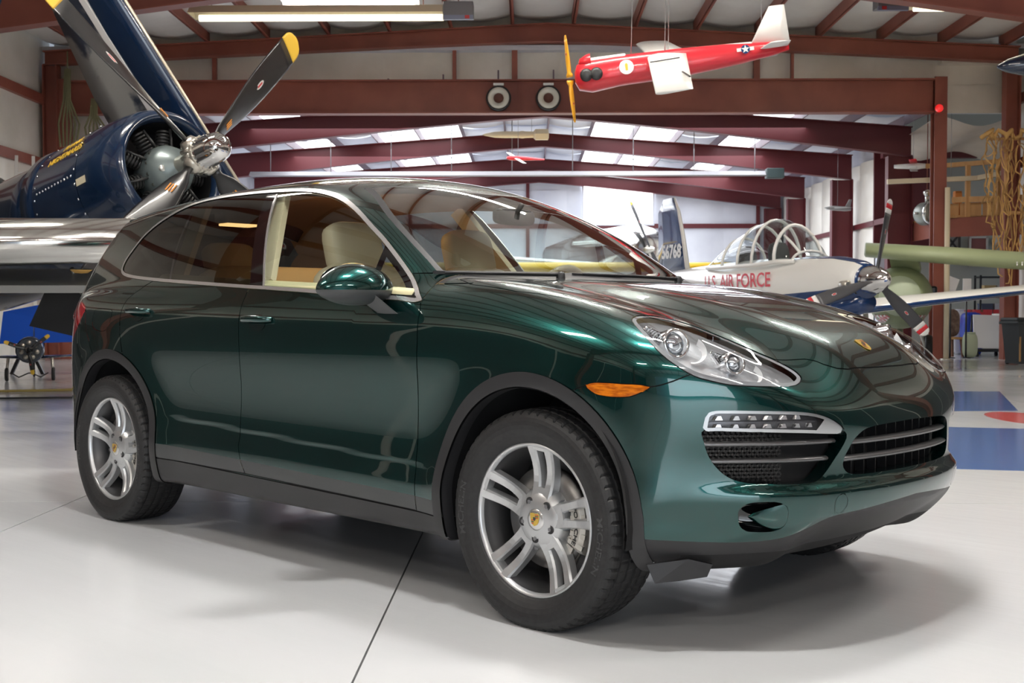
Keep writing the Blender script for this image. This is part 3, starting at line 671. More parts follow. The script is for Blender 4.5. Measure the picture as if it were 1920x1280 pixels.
def build_panels(h=.015):
    P, q = surface_nets(bodyF, (-4.05, -h/2, .12), (1.05, 1.02, 1.8), h)
    P = project_to(P, bodyF); P[:, 1] = np.where(P[:, 1] < 1e-6, 0, P[:, 1])
    N = gradF(P, bodyF); N /= np.linalg.norm(N, axis=1)[:, None]
    # outward test for quad order
    T = np.concatenate([q[:, [0, 1, 2]], q[:, [0, 2, 3]]])
    M = Tri(P, N, T)
    fr = ((.40, 1.1), (-.1, 1.0), (.2, .95))
    for i in (0, 1):
        b = ((ARCHES[i][0]-.6, ARCHES[i][0]+.6), (.55, 1.1), (.1, 1.0))
        for o in (1, 0): M.cut(f_arch(i, o), b)
    gb = lambda f, b, g=G: (M.cut(f, b, g), M.cut(f, b, -g))
    gb(f_fd, ((-1.9, -.4), (.7, 1.1), (.28, 1.25))); gb(f_rd, ((-2.95, -1.6), (.7, 1.1), (.28, 1.30)))
    M.cut(f_dlo, ((-3.3, -.4), (.4, 1.0), (1.05, 1.7)), 0); M.cut(f_dlo, ((-3.3, -.4), (.4, 1.0), (1.05, 1.7)), -.015)
    wb = ((-3.3, -.4), (.4, 1.0), (1.05, 1.7))
    for f in (f_bpF, f_bpR): M.cut(f, ((-2.2, -1.4), (.4, 1.0), (1.05, 1.7)))
    M.cut(f_qtr, ((-2.8, -2.3), (.4, 1.0), (1.05, 1.7)), .009); M.cut(f_qtr, ((-2.8, -2.3), (.4, 1.0), (1.05, 1.7)), -.009)
    M.cut(f_apil, ((-1.1, -.8), (.4, 1.0), (1.05, 1.5)), .018); M.cut(f_apil, ((-1.1, -.8), (.4, 1.0), (1.05, 1.5)), -.018)
    M.cut(f_dlo, ((-1.0, -.4), (.4, 1.0), (1.05, 1.7)), -.040)
    M.cut(f_clad, ((-2.6, -.3), (.8, 1.1), (.3, .5)), 0); gb(f_dbot, ((-2.6, -.3), (.7, 1.1), (.25, .5)), .0025)
    b = ((.2, .9), (.35, 1.0), (.7, 1.15)); M.cut(f_hl, b, .003); M.cut(f_hl, b, -.001); M.cut(f_hl, b, -.014)
    M.cut(f_drl, fr); M.cut(f_drl, fr, -.010); M.cut(lambda V: V[:, 1]-.480+(V[:, 2]-.71)*.9, ((.6, 1.0), (.38, .56), (.66, .76))); M.cut(f_int, fr); M.cut(f_gri, fr); M.cut(f_fog, fr)
    M.cut(f_mark, ((.1, .6), (.7, 1.0), (.7, .9)), .002); M.cut(f_mark, ((.1, .6), (.7, 1.0), (.7, .9)), -.001)
    gb(f_seam, ((.1, .60), (.7, 1.0), (.7, .95)))
    M.cut(f_skid, ((.40, 1.1), (-.1, 1.1), (.2, .5)), .0)
    gb(f_hood, ((-.75, .85), (-.1, .95), (.8, 1.3)))
    gb(f_cowlseam, ((-.72, -.36), (.70, 1.0), (1.1, 1.25)))
    b = ((-1.6, -.3), (-.1, .9), (1.1, 1.75)); M.cut(f_ws, b, 0); M.cut(f_ws, b, -.016)
    b = ((-4.0, -3.4), (-.1, .9), (1.1, 1.6)); M.cut(f_rg, b, 0)
    M.cut(f_lamp, ((-4.1, -3.2), (.35, 1.1), (.8, 1.2)), 0); gb(f_rb, ((-4.1, -2.9), (-.1, 1.1), (.2, 1.2)))
    M.cut(lambda V: V[:, 2]-.44, ((-4.1, -3.2), (-.1, 1.1), (.2, .6)), 0)
    M.cut(lambda V: V[:, 2]-.30, ((-4.1, 1.2), (-.1, .80), (.2, .5)), 0)
    gb(f_tow, ((.70, 1.0), (.3, .55), (.35, .55)), .0011)
    M.cut(f_fuel, ((-3.2, -2.8), (.7, 1.1), (.9, 1.15)), .0013); M.cut(f_fuel, ((-3.2, -2.8), (.7, 1.1), (.9, 1.15)), -.0013)
    C = M.cen(); x, Y, z = C.T
    nn = M.N[M.T].mean(1)
    lab = np.full(len(C), 'body_shell', dtype='U24')
    side = Y > .5
    v = {k: f(C) for k, f in dict(dlo=f_dlo, fd=f_fd, rd=f_rd, hl=f_hl, drl=f_drl, int=f_int, gri=f_gri, fog=f_fog, mark=f_mark, lamp=f_lamp, rb=f_rb, hood=f_hood, seam=f_seam, skid=f_skid, ws=f_ws, rg=f_rg, tow=f_tow, fuel=f_fuel).items()}
    def put(m, n): lab[m] = n
    # wing: ahead of the door, below the bonnet line
    put((x > -.7) & (x <= .6) & (z < 1.158) & (Y > .6), 'fender')
    above = z > np.interp(x, SEAMF[:, 0], SEAMF[:, 1])
    nose = (x > .206) & ~((x < .57) & above & (Y > .6)) & (v['hood'] > 0)
    put(nose & (z < 1.1), 'front_bumper')
    put(v['hood'] < -G, 'hood'); put((np.abs(v['hood']) <= G) & (z > .8), 'gap')
    put((v['ws'] > 0) & (x > -1.0) & (x < x_hoodrear(Y)-G) & (z > 1.1) & (Y < .84) & (x > x_wsbot(Y)-.006), 'cowl')
    put((np.abs(v['seam']) < G) & (x < .56) & (x > .19) & (Y > .6), 'gap')
    put((np.abs(z-1.158) < G) & (x > -.66) & (x < -.40) & (Y > .78), 'gap')
    put((v['rb'] < -G), 'rear_bumper'); put((np.abs(v['rb']) < G) & (x > -4.1) & (z > .5) & (x < -3.05), 'gap')
    put((v['rb'] < -G) & (z < .44), 'rear_valance')
    put((v['lamp'] < 0) & (Y > .42), 'tail_lamp')
    put((v['rg'] < 0) & (x < -3.45), 'rear_window')
    put((v['ws'] < 0) & (z > 1.12), 'windshield_edge'); put((v['ws'] < -.016) & (z > 1.12), 'windshield')
    put((v['fd'] < -G) & side & (x < -.3), 'front_door'); put((v['rd'] < -G) & side, 'rear_door')
    put(((np.abs(v['fd']) < G) | (np.abs(v['rd']) < G)) & side & (x < -.3) & (z < 1.24), 'gap')
    cl = (z < z_clad(x)) & (x < -.38) & (x > -2.5) & side
    put(cl & (lab == 'front_door'), 'front_door_trim'); put(cl & (lab == 'rear_door'), 'rear_door_trim'); put(cl & (lab == 'fender'), 'fender_trim')
    put((z < z_dbot(x)+.0025) & (x > -2.5) & (x < -.3) & side, 'gap'); put((z < z_dbot(x)-.0025) & (x > -2.5) & (x < -.3), 'sill')
    inw = (v['dlo'] < 0) & side
    put(inw, 'window_trim')
    g = (v['dlo'] < -.015) & side
    bF, bR, qt, ap = f_bpF(C), f_bpR(C), f_qtr(C), f_apil(C)
    put(g, 'rear_door_glass'); put(g & (bR > 0), 'pillar_trim_b'); put(g & (bF > 0), 'front_door_glass')
    put(g & (qt < .009), 'pillar_trim_q'); put(g & (qt < -.009), 'quarter_glass')
    put(g & (ap > -.018), 'pillar_trim_a'); put(g & (ap > .018) & (v['dlo'] < -.040), 'front_quarter_glass')
    put((v['hl'] < .003) & (x > .2) & (z > .78), 'gap'); put((v['hl'] < -.001) & (x > .2) & (z > .78), 'headlamp_rim'); put((v['hl'] < -.014) & (x > .2) & (z > .78), 'headlamp_lens')
    put((v['mark'] < .002) & (x > .1) & (Y > .7), 'gap'); put((v['mark'] < -.001) & (x > .1) & (Y > .7), 'side_marker')
    fx = x > .45
    put(fx & (v['skid'] < 0) & (lab != 'gap'), 'skid_plate')
    put((x > .40) & (z < .36) & (v['skid'] < 0), 'skid_plate')
    put(fx & (np.abs(v['tow']) < .0011), 'gap')
    put(fx & (v['int'] < 0), 'DEL'); put(fx & (v['gri'] < 0), 'DEL'); put(fx & (v['drl'] < 0), 'running_lamp_lens'); put(fx & (v['fog'] < 0), 'DEL')
    put((np.abs(v['fuel']) < .0013) & side, 'gap')
    put((z < .30) & (Y < .80) & (nn[:, 2] < -.3), 'underbody')
    for i in (0, 1):
        xc = ARCHES[i][0]; near = (np.abs(x-xc) < .62) & (Y > .55) & (z < .95)
        put(near & (f_arch(i, 1)(C) < 0), ('front', 'rear')[i]+'_arch_trim'); put(near & (f_arch(i, 0)(C) < 0), 'DEL')
    return M, lab
# ---------------------------------------------------------------- car materials
paint = mat('green_paint', (.0011, .046, .042), .30, .90, coat=1.0, coatr=.010)
P(paint).inputs['Coat IOR'].default_value = 1.6
def _flake():
    nt = paint.node_tree; b = P(paint); N = nt.nodes.new; L = nt.links.new
    tc = N('ShaderNodeTexCoord'); v = N('ShaderNodeTexVoronoi'); v.inputs['Scale'].default_value = 900; L(tc.outputs['Object'], v.inputs['Vector'])
    r = N('ShaderNodeMapRange'); r.inputs[3].default_value = .20; r.inputs[4].default_value = .26; L(v.outputs['Color'], r.inputs[0]); L(r.outputs[0], b.inputs['Roughness'])
_flake()
m_black = mat('black_trim_plastic', (.018, .018, .020), .48)
m_arch = mat('charcoal_plastic', (.023, .023, .025), .42)
m_gap = mat('panel_gap', (.002, .002, .002), .8)
m_chrome = mat('satin_chrome', (.66, .66, .67), .26, .85)
m_gloss = mat('gloss_black', (.004, .004, .005), .05, 0, coat=.5)
m_grey = mat('grey_lower_trim', (.055, .058, .060), .38)
g_clear = glassmat('clear_glass', (.88, .94, .92), 1.5)
g_wind = glassmat('windshield_glass', (.74, .82, .80), 2.4, 1.52)
g_tint = glassmat('privacy_glass', (.11, .115, .11), 1.5, 1.5)
g_lens = glassmat('lamp_lens', (.96, .97, .98), .9, 1.45)
m_red = mat('red_lamp', (.32, .006, .012), .08, 0, coat=1.0)
m_amber = mat('amber_lamp', (.70, .19, .006), .15, 0, coat=1.0); noisecol(m_amber, (.40, .085, .003), 26, 2, .40, .60, stretch=(1, 1, 5))
m_silver = mat('silver_alloy', (.60, .61, .62), .36, .80)
m_mirror = mat('lamp_reflector', (.86, .87, .88), .10, 1.0)
m_rubber = mat('tire_rubber', (.010, .010, .011), .58); noisecol(m_rubber, (.018, .018, .019), 60, 3)
m_under = mat('underbody_black', (.006, .006, .007), .8)
m_leather = mat('cream_leather', (.62, .53, .36), .5)
m_leather2 = mat('tan_leather', (.55, .47, .33), .55)
m_head = mat('headliner', (.26, .15, .07), .9)
m_dash = mat('dash_plastic', (.33, .28, .19), .6)
m_dark = mat('dark_cabin_trim', (.025, .022, .02), .6)

car = empty('sport_utility_car'); tag(car, 'glossy dark green five-door sport utility car parked on the grey floor', 'car')
M, LAB = build_panels(.0155)
def submesh(names):
    s = np.isin(LAB, names); T = M.T[s]; u, inv = np.unique(T, return_inverse=True); return M.V[u], M.N[u], inv.reshape(-1, 3)
def bedges(T):
    E = np.concatenate([T[:, [0, 1]], T[:, [1, 2]], T[:, [2, 0]]]); k = np.sort(E, 1)
    _, i, c = np.unique(k, axis=0, return_index=True, return_counts=True); return E[i[c == 1]]
def wall(V, N, T, test, off):
    """turn the open edge inwards where test(V) holds: extra faces along a vector or -normal*off"""
    B = bedges(T); ok = test(V[B].mean(1)); B = B[ok]
    if not len(B): return V, N, T
    u, inv = np.unique(B, return_inverse=True); inv = inv.reshape(-1, 2)
    d = off(V[u]) if callable(off) else -N[u]*off
    e = V[B[:, 1]]-V[B[:, 0]]; wn = np.cross(e, d[inv[:, 0]]); wn /= np.linalg.norm(wn, axis=1)[:, None]+1e-9
    vn = np.zeros_like(V[u]); np.add.at(vn, inv[:, 0], wn); np.add.at(vn, inv[:, 1], wn); vn /= np.linalg.norm(vn, axis=1)[:, None]+1e-9
    # first row duplicated so that the fold is crisp
    n0 = len(V); k = len(u)
    V2 = np.concatenate([V, V[u], V[u]+d]); N2 = np.concatenate([N, -vn, -vn])
    a, b = n0+inv[:, 0], n0+inv[:, 1]
    T2 = np.concatenate([T, np.stack([b, a, a+k], 1), np.stack([b, a+k, b+k], 1)])
    return V2, N2, T2
def halfobj(name, V, N, T, m, parent, sgn):
    s = np.array([1, sgn, 1]); return meshobj(name, V*s, T if sgn > 0 else T[:, ::-1], m, parent, True, N*s)
def pairobj(name, names, m, parents=(car, car), fn=None, push=0.0):
    """one part on each flank: right (camera side) first"""
    V, N, T = submesh(names)
    if fn: V, N, T = fn(V, N, T)
    if push: V = V+N*push
    return [halfobj(name, V, N, T, m, parents[i], s) for i, s in enumerate((-1, 1))]
def wholeobj(name, names, m, parent=car, fn=None, push=0.0):
    """a part that runs across the centre line"""
    V, N, T = submesh(names)
    if fn: V, N, T = fn(V, N, T)
    if push: V = V+N*push
    s = np.array([1, -1, 1]); c = np.abs(V[:, 1]) < 1e-7; N = N.copy(); 
    idx = np.where(c, np.arange(len(V)), len(V)+np.cumsum(~c)-1)
    V2 = np.concatenate([V, (V*s)[~c]]); N2 = np.concatenate([N, (N*s)[~c]])
    return meshobj(name, V2, np.concatenate([T, idx[T][:, ::-1]]), m, parent, True, N2)
def inY(d): return lambda V: V*0+np.array([0, -d, 0])
near_arch = lambda V: ((np.abs(f_arch(0, 0)(V)) < .004) & (V[:, 0] > -.6)) | ((np.abs(f_arch(1, 0)(V)) < .004) & (V[:, 0] < -2.3))
# body panels
shell = wholeobj('body_shell', ['body_shell'], paint, fn=lambda V, N, T: wall(V, N, T, lambda C: C[:, 2] > 1.0, .012))
hood = wholeobj('hood', ['hood'], paint, fn=lambda V, N, T: wall(V, N, T, lambda C: C[:, 1] > 1e-6, .012))
def bumperwalls(V, N, T):
    V, N, T = wall(V, N, T, lambda C: (C[:, 0] > .5) & (np.abs(f_gri(C)) < .003), lambda V: V*0+np.array([-.055, 0, 0]))
    V, N, T = wall(V, N, T, lambda C: (C[:, 0] > .5) & (np.abs(f_int(C)) < .003), lambda V: V*0+np.array([-.05, -.01, 0]))
    V, N, T = wall(V, N, T, lambda C: (C[:, 0] > .5) & (np.abs(f_fog(C)) < .003), lambda V: V*0+np.array([-.03, -.01, 0]))
    return V, N, T
bumper = wholeobj('front_bumper', ['front_bumper'], paint, fn=bumperwalls)
fenders = pairobj('fender', ['fender'], paint)
fdoors = pairobj('front_door', ['front_door'], paint, fn=lambda V, N, T: wall(V, N, T, lambda C: C[:, 2] < 1.09, .012))
rdoors = pairobj('rear_door', ['rear_door'], paint, fn=lambda V, N, T: wall(V, N, T, lambda C: C[:, 2] < 1.14, .012))
wholeobj('rear_bumper', ['rear_bumper'], paint); wholeobj('rear_valance', ['rear_valance'], m_black)
wholeobj('panel_seal', ['gap'], m_gap, push=-.004)
wholeobj('underbody', ['underbody'], m_under)
wholeobj('cowl', ['cowl'], m_black); wholeobj('skid_plate', ['skid_plate'], m_black)
pairobj('sill', ['sill'], m_arch)
for i, d in ((0, 'front'), (1, 'rear')):
    pairobj('wheel_arch_trim', [d+'_arch_trim'], m_arch, push=.005, fn=lambda V, N, T: wall(*wall(V, N, T, near_arch, inY(.05)), lambda C: ~near_arch(C), .010))
pairobj('lower_trim', ['front_door_trim'], m_grey, fdoors); pairobj('lower_trim', ['rear_door_trim'], m_grey, rdoors); pairobj('lower_trim', ['fender_trim'], m_grey, fenders)
pairobj('window_trim', ['window_trim'], m_chrome, push=.004, fn=lambda V, N, T: wall(V, N, T, lambda C: C[:, 2] > 0, .006))
for _k in 'bqa': pairobj('pillar_trim', ['pillar_trim_'+_k], m_gloss)
pairobj('door_glass', ['front_door_glass'], g_clear, fdoors); pairobj('door_glass', ['rear_door_glass'], g_tint, rdoors)
pairobj('quarter_glass', ['quarter_glass'], g_tint); pairobj('quarter_glass', ['front_quarter_glass'], g_clear)
wsh = wholeobj('windshield', ['windshield'], g_wind); wholeobj('windshield_border', ['windshield_edge'], m_black)
wholeobj('rear_window', ['rear_window'], g_tint)
tag(pairobj('tail_lamp', ['tail_lamp'], m_red)[0], 'red tail lamp')
for o in pairobj('side_marker', ['side_marker'], m_amber, push=.003): tag(o, 'amber side marker lamp')
# bright strip at the B pillar
def _bstrip(sgn):
    mb = MB()
    pts = []
    for t in np.linspace(0, 1, 9):
        z = 1.165+(1.603-1.165)*t; x = -1.893+(z-1.595)*-.577
        y = np.interp(z, [1.0, 1.1, 1.2, 1.3, 1.4, 1.5, 1.58, 1.66], [.930, .896, .858, .815, .765, .706, .650, .585])
        p = np.array([[x, y, z]]); p = project_to(p, bodyF)[0]; pts.append((p[0], sgn*(p[1]+.003), p[2]))
    for a, b in zip(pts[:-1], pts[1:]): mb.bar(a, b, .004, .010, up=(1, 0, 0))
    return mb
for s in (-1, 1): _bstrip(s).build('pillar_strip', m_chrome, car)
# wheel wells
def well(xc, sgn):
    mb = MB()
    prof = [(.55, .425), (.93, .425)]
    a = np.linspace(math.radians(-12), math.radians(192), 25)
    V = []; F = []
    for y in (.50, .945):
        for t in a: V.append((xc+.425*math.cos(t), sgn*y, .405+.425*math.sin(t)))
    n = len(a); F = [(i, i+1, n+i+1, n+i) for i in range(n-1)]; mb.add(V, F, True)
    mb.add([V[i] for i in range(n)], [tuple(range(n))])
    return mb
for x in (ARCHES[0][0], ARCHES[1][0]):
    for s in (-1, 1): well(x, s).build('wheel_well', m_under, car)
# floor pan under the cabin keeps the underside dark
mb = MB(); mb.box((-1.45, 0, .27), (1.9, 1.7, .05)); mb.box((.35, 0, .30), (.5, 1.0, .04)); mb.box((-3.35, 0, .36), (.5, 1.2, .04)); mb.build('floor_pan', m_under, car)
mb = MB(); mb.tube([(-.1, -.62, .36), (0, 0, .33), (-.1, .62, .36)], .035); mb.tube([(WB, -.62, .36), (WB, 0, .34), (WB, .62, .36)], .04); mb.build('axle', m_under, car)
# ---------------------------------------------------------------- grille, intakes, lamps
def xsurf(Y, z):
    """front surface x at half width Y and height z"""
    lo, hi = np.full(np.shape(Y), .2), np.full(np.shape(Y), 1.05)
    for _ in range(16):
        m = (lo+hi)/2; inside = bodyF(np.stack([m, np.asarray(Y, float)+m*0, np.asarray(z, float)+m*0], -1)) < 0
        lo = np.where(inside, m, lo); hi = np.where(inside, hi, m)
    return lo
def xfair(Y): return float(sp_frontx(.62)-planx(np.array([abs(Y)]))[0])
m_mesh = mat('grille_mesh', (.012, .012, .013), .45)
m_lou = mat('grey_louver', (.16, .16, .165), .30, .6)
# backing boxes behind the openings
mb = MB(); ys = np.linspace(-.46, .46, 17); V = []; F = []
for y in ys:
    for z in (.50, .72): V.append((xfair(y)-.10, y, z))
for i in range(16): F.append((2*i, 2*i+1, 2*i+3, 2*i+2))
mb.add(V, F, True); mb.build('grille_backing', m_under, bumper)
gr = MB()
for y in np.linspace(-.34, .34, 11): gr.box((xfair(y)-.075, y, .61), (.03, .006, .16))
gr.build('grille_fin', m_mesh, bumper)
def louver(zc, y0, y1, n, dx, half=.0105):
    mb = MB(); ys = np.linspace(y0, y1, n); V = []; k = 8
    for y in ys:
        xs = xfair(y)-dx
        for j in range(k):
            a = 2*PI*j/k; V.append((xs+.022*math.cos(a), y, zc+half*math.sin(a)))
    F = [(i*k+j, i*k+(j+1) % k, (i+1)*k+(j+1) % k, (i+1)*k+j) for i in range(n-1) for j in range(k)]
    F += [tuple(range(k)), tuple((n-1)*k+j for j in range(k))]
    return mb.add(V, F, True)
louver(.640, -.365, .365, 29, .028).build('grille_bar', m_lou, bumper)
louver(.588, -.385, .385, 29, .028).build('grille_bar', m_lou, bumper)
def xcor(Y): return float(sp_frontx(.60)-planx(np.array([abs(Y)]))[0])
for s in (-1, 1):
    mb = MB(); ys = np.linspace(.36, .815, 16); V = []; F = []
    for y in ys:
        for z in (.50, .72): V.append((xcor(y)-.075, s*y, z))
    for i in range(15): F.append((2*i, 2*i+1, 2*i+3, 2*i+2))
    mb.add(V, F, True); mb.build('intake_backing', m_under, bumper)
    # honeycomb insert at the outer half
    mb = MB(); cw = .0125
    for r in range(14):
        z = .528+r*.0115
        for c in range(20):
            y = .588+c*cw+(r % 2)*cw/2
            if y > .788 or sdf_poly(np.array([y]), np.array([z]), INTAKE)[0] > -.004 or sdf_poly(np.array([y]), np.array([z]), DRL)[0] < .006: continue
            x = xcor(y)-.030
            t = np.array([float(xcor(y+.01)-xcor(y-.01)), .02]); t /= np.linalg.norm(t)
            for a0, a1 in ((0, 1), (1, 2), (2, 3)):
                p = [(y+cw*.56*math.cos(PI/3*k+PI/2), z+cw*.56*math.sin(PI/3*k+PI/2)) for k in (a0, a1)]
                mb.bar(*[(x+(q[0]-y)*t[0]/t[1], s*q[0], q[1]) for q in p], .008, .0026, up=(1, 0, 0))
    mb.build('intake_mesh', m_mesh, bumper)
    for zc, y0, y1 in ((.648, .405, .792), (.595, .435, .770)):
        mb = MB(); ys = np.linspace(y0, y1, 16); k = 8; V = []
        for y in ys:
            xs = xcor(y)-.026; dy = .002; tx = xcor(y+dy)-xcor(y-dy); n = np.array([2*dy, -tx]); n /= np.linalg.norm(n)   # outward (x,y)
            for j in range(k):
                a = 2*PI*j/k; V.append((xs+n[0]*.018*math.cos(a), s*(y+n[1]*.018*math.cos(a)), zc+.0085*math.sin(a)))
        F = [(i*k+j, i*k+(j+1) % k, (i+1)*k+(j+1) % k, (i+1)*k+j) for i in range(15) for j in range(k)]+[tuple(range(k)), tuple(15*k+j for j in range(k))]
        mb.add(V, F, True); mb.build('intake_bar', m_lou, bumper)
# running lamps above the intakes
m_led = mat('led_reflector', (.8, .8, .82), .12, 1.0); m_drlb = mat('lamp_bezel', (.10, .10, .11), .25, .7)
for s in (-1, 1):
    rl = halfobj('running_lamp', *[a for a in submesh(['running_lamp_lens'])], g_lens, car, s)
    V, N, T = submesh(['running_lamp_lens'])
    d = sdf_poly(V[:, 1], V[:, 2], DRL)
    # dark housing behind the lens, then a bright frame along its edge
    Vb = V-N*.030; Vb[:, 1] -= 0
    halfobj('housing', Vb, N, T, m_drlb, rl, s)
    dt = d[T].mean(1); cc = V[T].mean(1); fr = (dt > -.010) | (cc[:, 1]-.480+(cc[:, 2]-.71)*.9 < 0); u, inv = np.unique(T[fr], return_inverse=True)
    halfobj('bezel', V[u]-N[u]*.008, N[u], inv.reshape(-1, 3), m_silver, rl, s)
    for row, z in enumerate((.729, .703)):
        for c in range(7):
            y = .748-.040*c
            if row == 0 and c == 6: continue
            x = float(xsurf(np.array([y]), np.array([z]))[0])-.022
            tx = (xcor(y+.01)-xcor(y-.01))/.02; mb = MB()
            h = .0065; w = .010
            q = [(-w*.7, -h), (w, -h*1.0), (w*.4, h), (-w*.3, h)]
            mb.add([(x+a*tx, s*(y+a), z+b) for a, b in q]+[(x-.012+a*tx, s*(y+a), z+b) for a, b in q], [(0, 1, 2, 3), (4, 5, 6, 7), (0, 1, 5, 4), (1, 2, 6, 5), (2, 3, 7, 6), (3, 0, 4, 7)])
            mb.build('led_reflector', m_led, rl)
    mb = MB(); pts = [(float(xsurf(np.array([y]), np.array([.716]))[0])-.016, s*y, .716) for y in np.linspace(.50, .775, 8)]
    for a, b in zip(pts[:-1], pts[1:]): mb.bar(a, b, .010, .005)
    mb.build('divider', m_drlb, rl)
# fog lamp recesses
for s in (-1, 1):
    mb = MB(); c = (.62, s*.655, .424)
    n = len(FOG); V = [(xcor(y)-.03, s*y, z) for y, z in FOG]+[(.585, s*(.685+(y-.655)*.7), .424+(z-.424)*.75) for y, z in FOG]
    mb.add(V, [(i, (i+1) % n, n+(i+1) % n, n+i) for i in range(n)]+[tuple(range(n, 2*n))], True); rec = mb.build('fog_lamp_recess', m_gloss, bumper)
    mb = MB(); R = Matrix.Rotation(-s*math.radians(25), 3, 'Z')
    mb.lathe([(.0, .026), (.015, .023), (.027, .015), (.032, .005), (.035, .007), (.037, 0), (.037, -.03)], 24, 'X', (.603, s*.676, .424), R=R)
    mb.build('fog_lamp', mat('fog_lens', (.55, .57, .58), .08, .6), bumper)
    # painted scoop beside the lamp
    U, W_ = np.meshgrid(np.linspace(0, 1, 10), np.linspace(-1, 1, 9), indexing='ij'); yy = .587+.072*U; zz = .420+(.050*(1-U)**.7+.001)*W_
    xx = xsurf(yy.ravel(), zz.ravel()).reshape(yy.shape)-.001-.050*U**1.3+.008*U*(1-W_**2)
    mb = MB(); mb.add(list(zip(xx.ravel(), s*yy.ravel(), zz.ravel())), [(a*9+b, (a+1)*9+b, (a+1)*9+b+1, a*9+b+1) for a in range(9) for b in range(8)], True); mb.build('fog_lamp_scoop', paint, bumper)
# headlamps
m_hl = mat('headlamp_housing', (.62, .63, .65), .24, .65); m_hld = mat('headlamp_dark', (.03, .03, .035), .2, .3); m_white = mat('headlamp_white', (.80, .80, .80), .30)
g_proj = mat('projector_glass', (.75, .80, .85), .03, .9)
for s in (-1, 1):
    V, N, T = submesh(['headlamp_lens'])
    hlamp = halfobj('headlamp', V, N, T, g_lens, car, s)
    Vr, Nr, Tr = submesh(['headlamp_rim'])
    halfobj('lens_rim', Vr-Nr*.002, Nr, Tr, mat('lens_rim_clear', (.30, .32, .34), .06, .3, coat=1.0), hlamp, s)
    a, b = hlp(V); d = -sdf_poly(a, b, HLP)
    dep = .012+.060*sstep(.0, .05, d)
    Vb = V-N*dep[:, None]
    halfobj('reflector_bowl', Vb, N, T, m_hl, hlamp, s)
    e1, e2, e3 = HLU, HLW, HLN            # lamp axes for the left side; mirrored for the right
    fwd = np.array([.93, .30, .18]); fwd /= np.linalg.norm(fwd)
    def LP(p): return Vector((p[0], s*p[1], p[2]))
    fv = Vector((fwd[0], s*fwd[1], fwd[2])); Rm = fv.to_track_quat('X', 'Z').to_matrix()
    def ontop(px, off):                       # a point a set depth under the lens, from lamp-plane coordinates
        q = np.array(px, float)[None]; q = project_to(q, bodyF, 6)[0]; g = gradF(q[None], bodyF)[0]; g /= np.linalg.norm(g); return q-g*off
    for (px, r) in (((.44, .735, .965), .047), ((.585, .62, .90), .036)):
        q = ontop(px, .038)
        mb = MB(); mb.lathe([(r*.86, .012), (r, .016), (r*1.06, .006), (r*1.06, -.05)], 28, 'X', LP(q), R=Rm); mb.build('projector_ring', m_mirror, hlamp)
        mb = MB(); mb.lathe([(.0001, .018), (r*.4, .015), (r*.7, .006), (r*.88, -.008)], 28, 'X', LP(q), R=Rm); mb.build('projector_lens', g_proj, hlamp)
        # ribbed reflector block beside the projector
        mb = MB()
        for k in range(6):
            o = np.array([-.035-.012*k*.3, .012+.008*k, .006+.006*k])*(r/.04); mb.lathe([(r*.55-.003*k, .004), (r*.62-.003*k, 0), (r*.55-.003*k, -.012)], 16, 'X', LP(q+o), R=Rm)
        mb.build('reflector_rib', m_mirror, hlamp)
    # light-coloured crescents ahead of each projector
    for (px, w, h) in (((.505, .700, .925), .105, .050), ((.655, .590, .865), .085, .036)):
        q = ontop(px, .044); mb = MB(); k = 20; V3 = []; u1 = Vector((HLU[0]*-1, s*HLU[1]*-1, 0)); u1 = Vector((.60, -s*.55, -.32)).normalized(); nn = Vector((HLN[0], s*HLN[1], HLN[2])); u2 = nn.cross(u1).normalized()*s*-1
        for i in range(k+1):
            t = -1.25+2.5*i/k; ro, ri = 1.0, .70
            for rr, lift in ((ro, .012), (ri, -.006)):
                V3.append(LP(q)+u1*(w*.55*(math.cos(t)*rr-.55+.25*(1-rr)))+u2*(h*math.sin(t)*rr)+nn*lift)
        mb.add(V3, [(2*i, 2*i+2, 2*i+3, 2*i+1) for i in range(k)], True); mb.build('light_guide', m_white, hlamp)
# ---------------------------------------------------------------- emblem, mirrors, handles, wipers, spoiler
m_gold = mat('gold_enamel', (.75, .50, .10), .25, .7); m_cred = mat('red_enamel', (.35, .01, .015), .2, 0, coat=1); m_cblk = mat('black_enamel', (.01, .01, .01), .2, 0, coat=1)
SHIELD = [(-.5, .44), (-.30, .50), (0, .46), (.30, .50), (.5, .44), (.48, .05), (.40, -.28), (.22, -.50), (0, -.60), (-.22, -.50), (-.40, -.28), (-.48, .05)]
def crest(parent, fn, w):
    """small shield: gold field, red and black bars in two quarters, dark centre"""
    mb = MB()
    n = len(SHIELD); V = [fn(a*w, b*w, 0) for a, b in SHIELD]+[fn(a*w, b*w, .0018) for a, b in SHIELD]
    mb.add(V, [tuple(range(n)), tuple(range(n, 2*n))]+[(i, (i+1) % n, n+(i+1) % n, n+i) for i in range(n)])
    c = mb.build('crest', m_gold, parent)
    def rect(mb, x0, x1, y0, y1, h): mb.add([fn(a*w, b*w, h) for a, b in ((x0, y0), (x1, y0), (x1, y1), (x0, y1))], [(0, 1, 2, 3)])
    mr, mk = MB(), MB()
    for q in (0, 1):
        for k in range(3):
            y0 = (.06+.13*k) if q == 0 else (-.40+.13*k); x = .06
            rect(mr if k != 1 else mk, *( (x, .44) if q == 0 else (-.34-(k-2)*.03*0, -x)), y0, y0+.075, .0024)
    sh = [(-.15, .15), (.15, .15), (.14, -.05), (0, -.17), (-.14, -.05)]
    mk.add([fn(a*w, b*w, .0028) for a, b in sh], [(0, 1, 2, 3, 4)])
    if parent.parent is None:        # sub-parts are allowed here
        mr.build('red_bar', m_cred, c); mk.build('black_bar', m_cblk, c)
    else:
        mr.build('crest_red', m_cred, parent); mk.build('crest_black', m_cblk, parent)
    return c
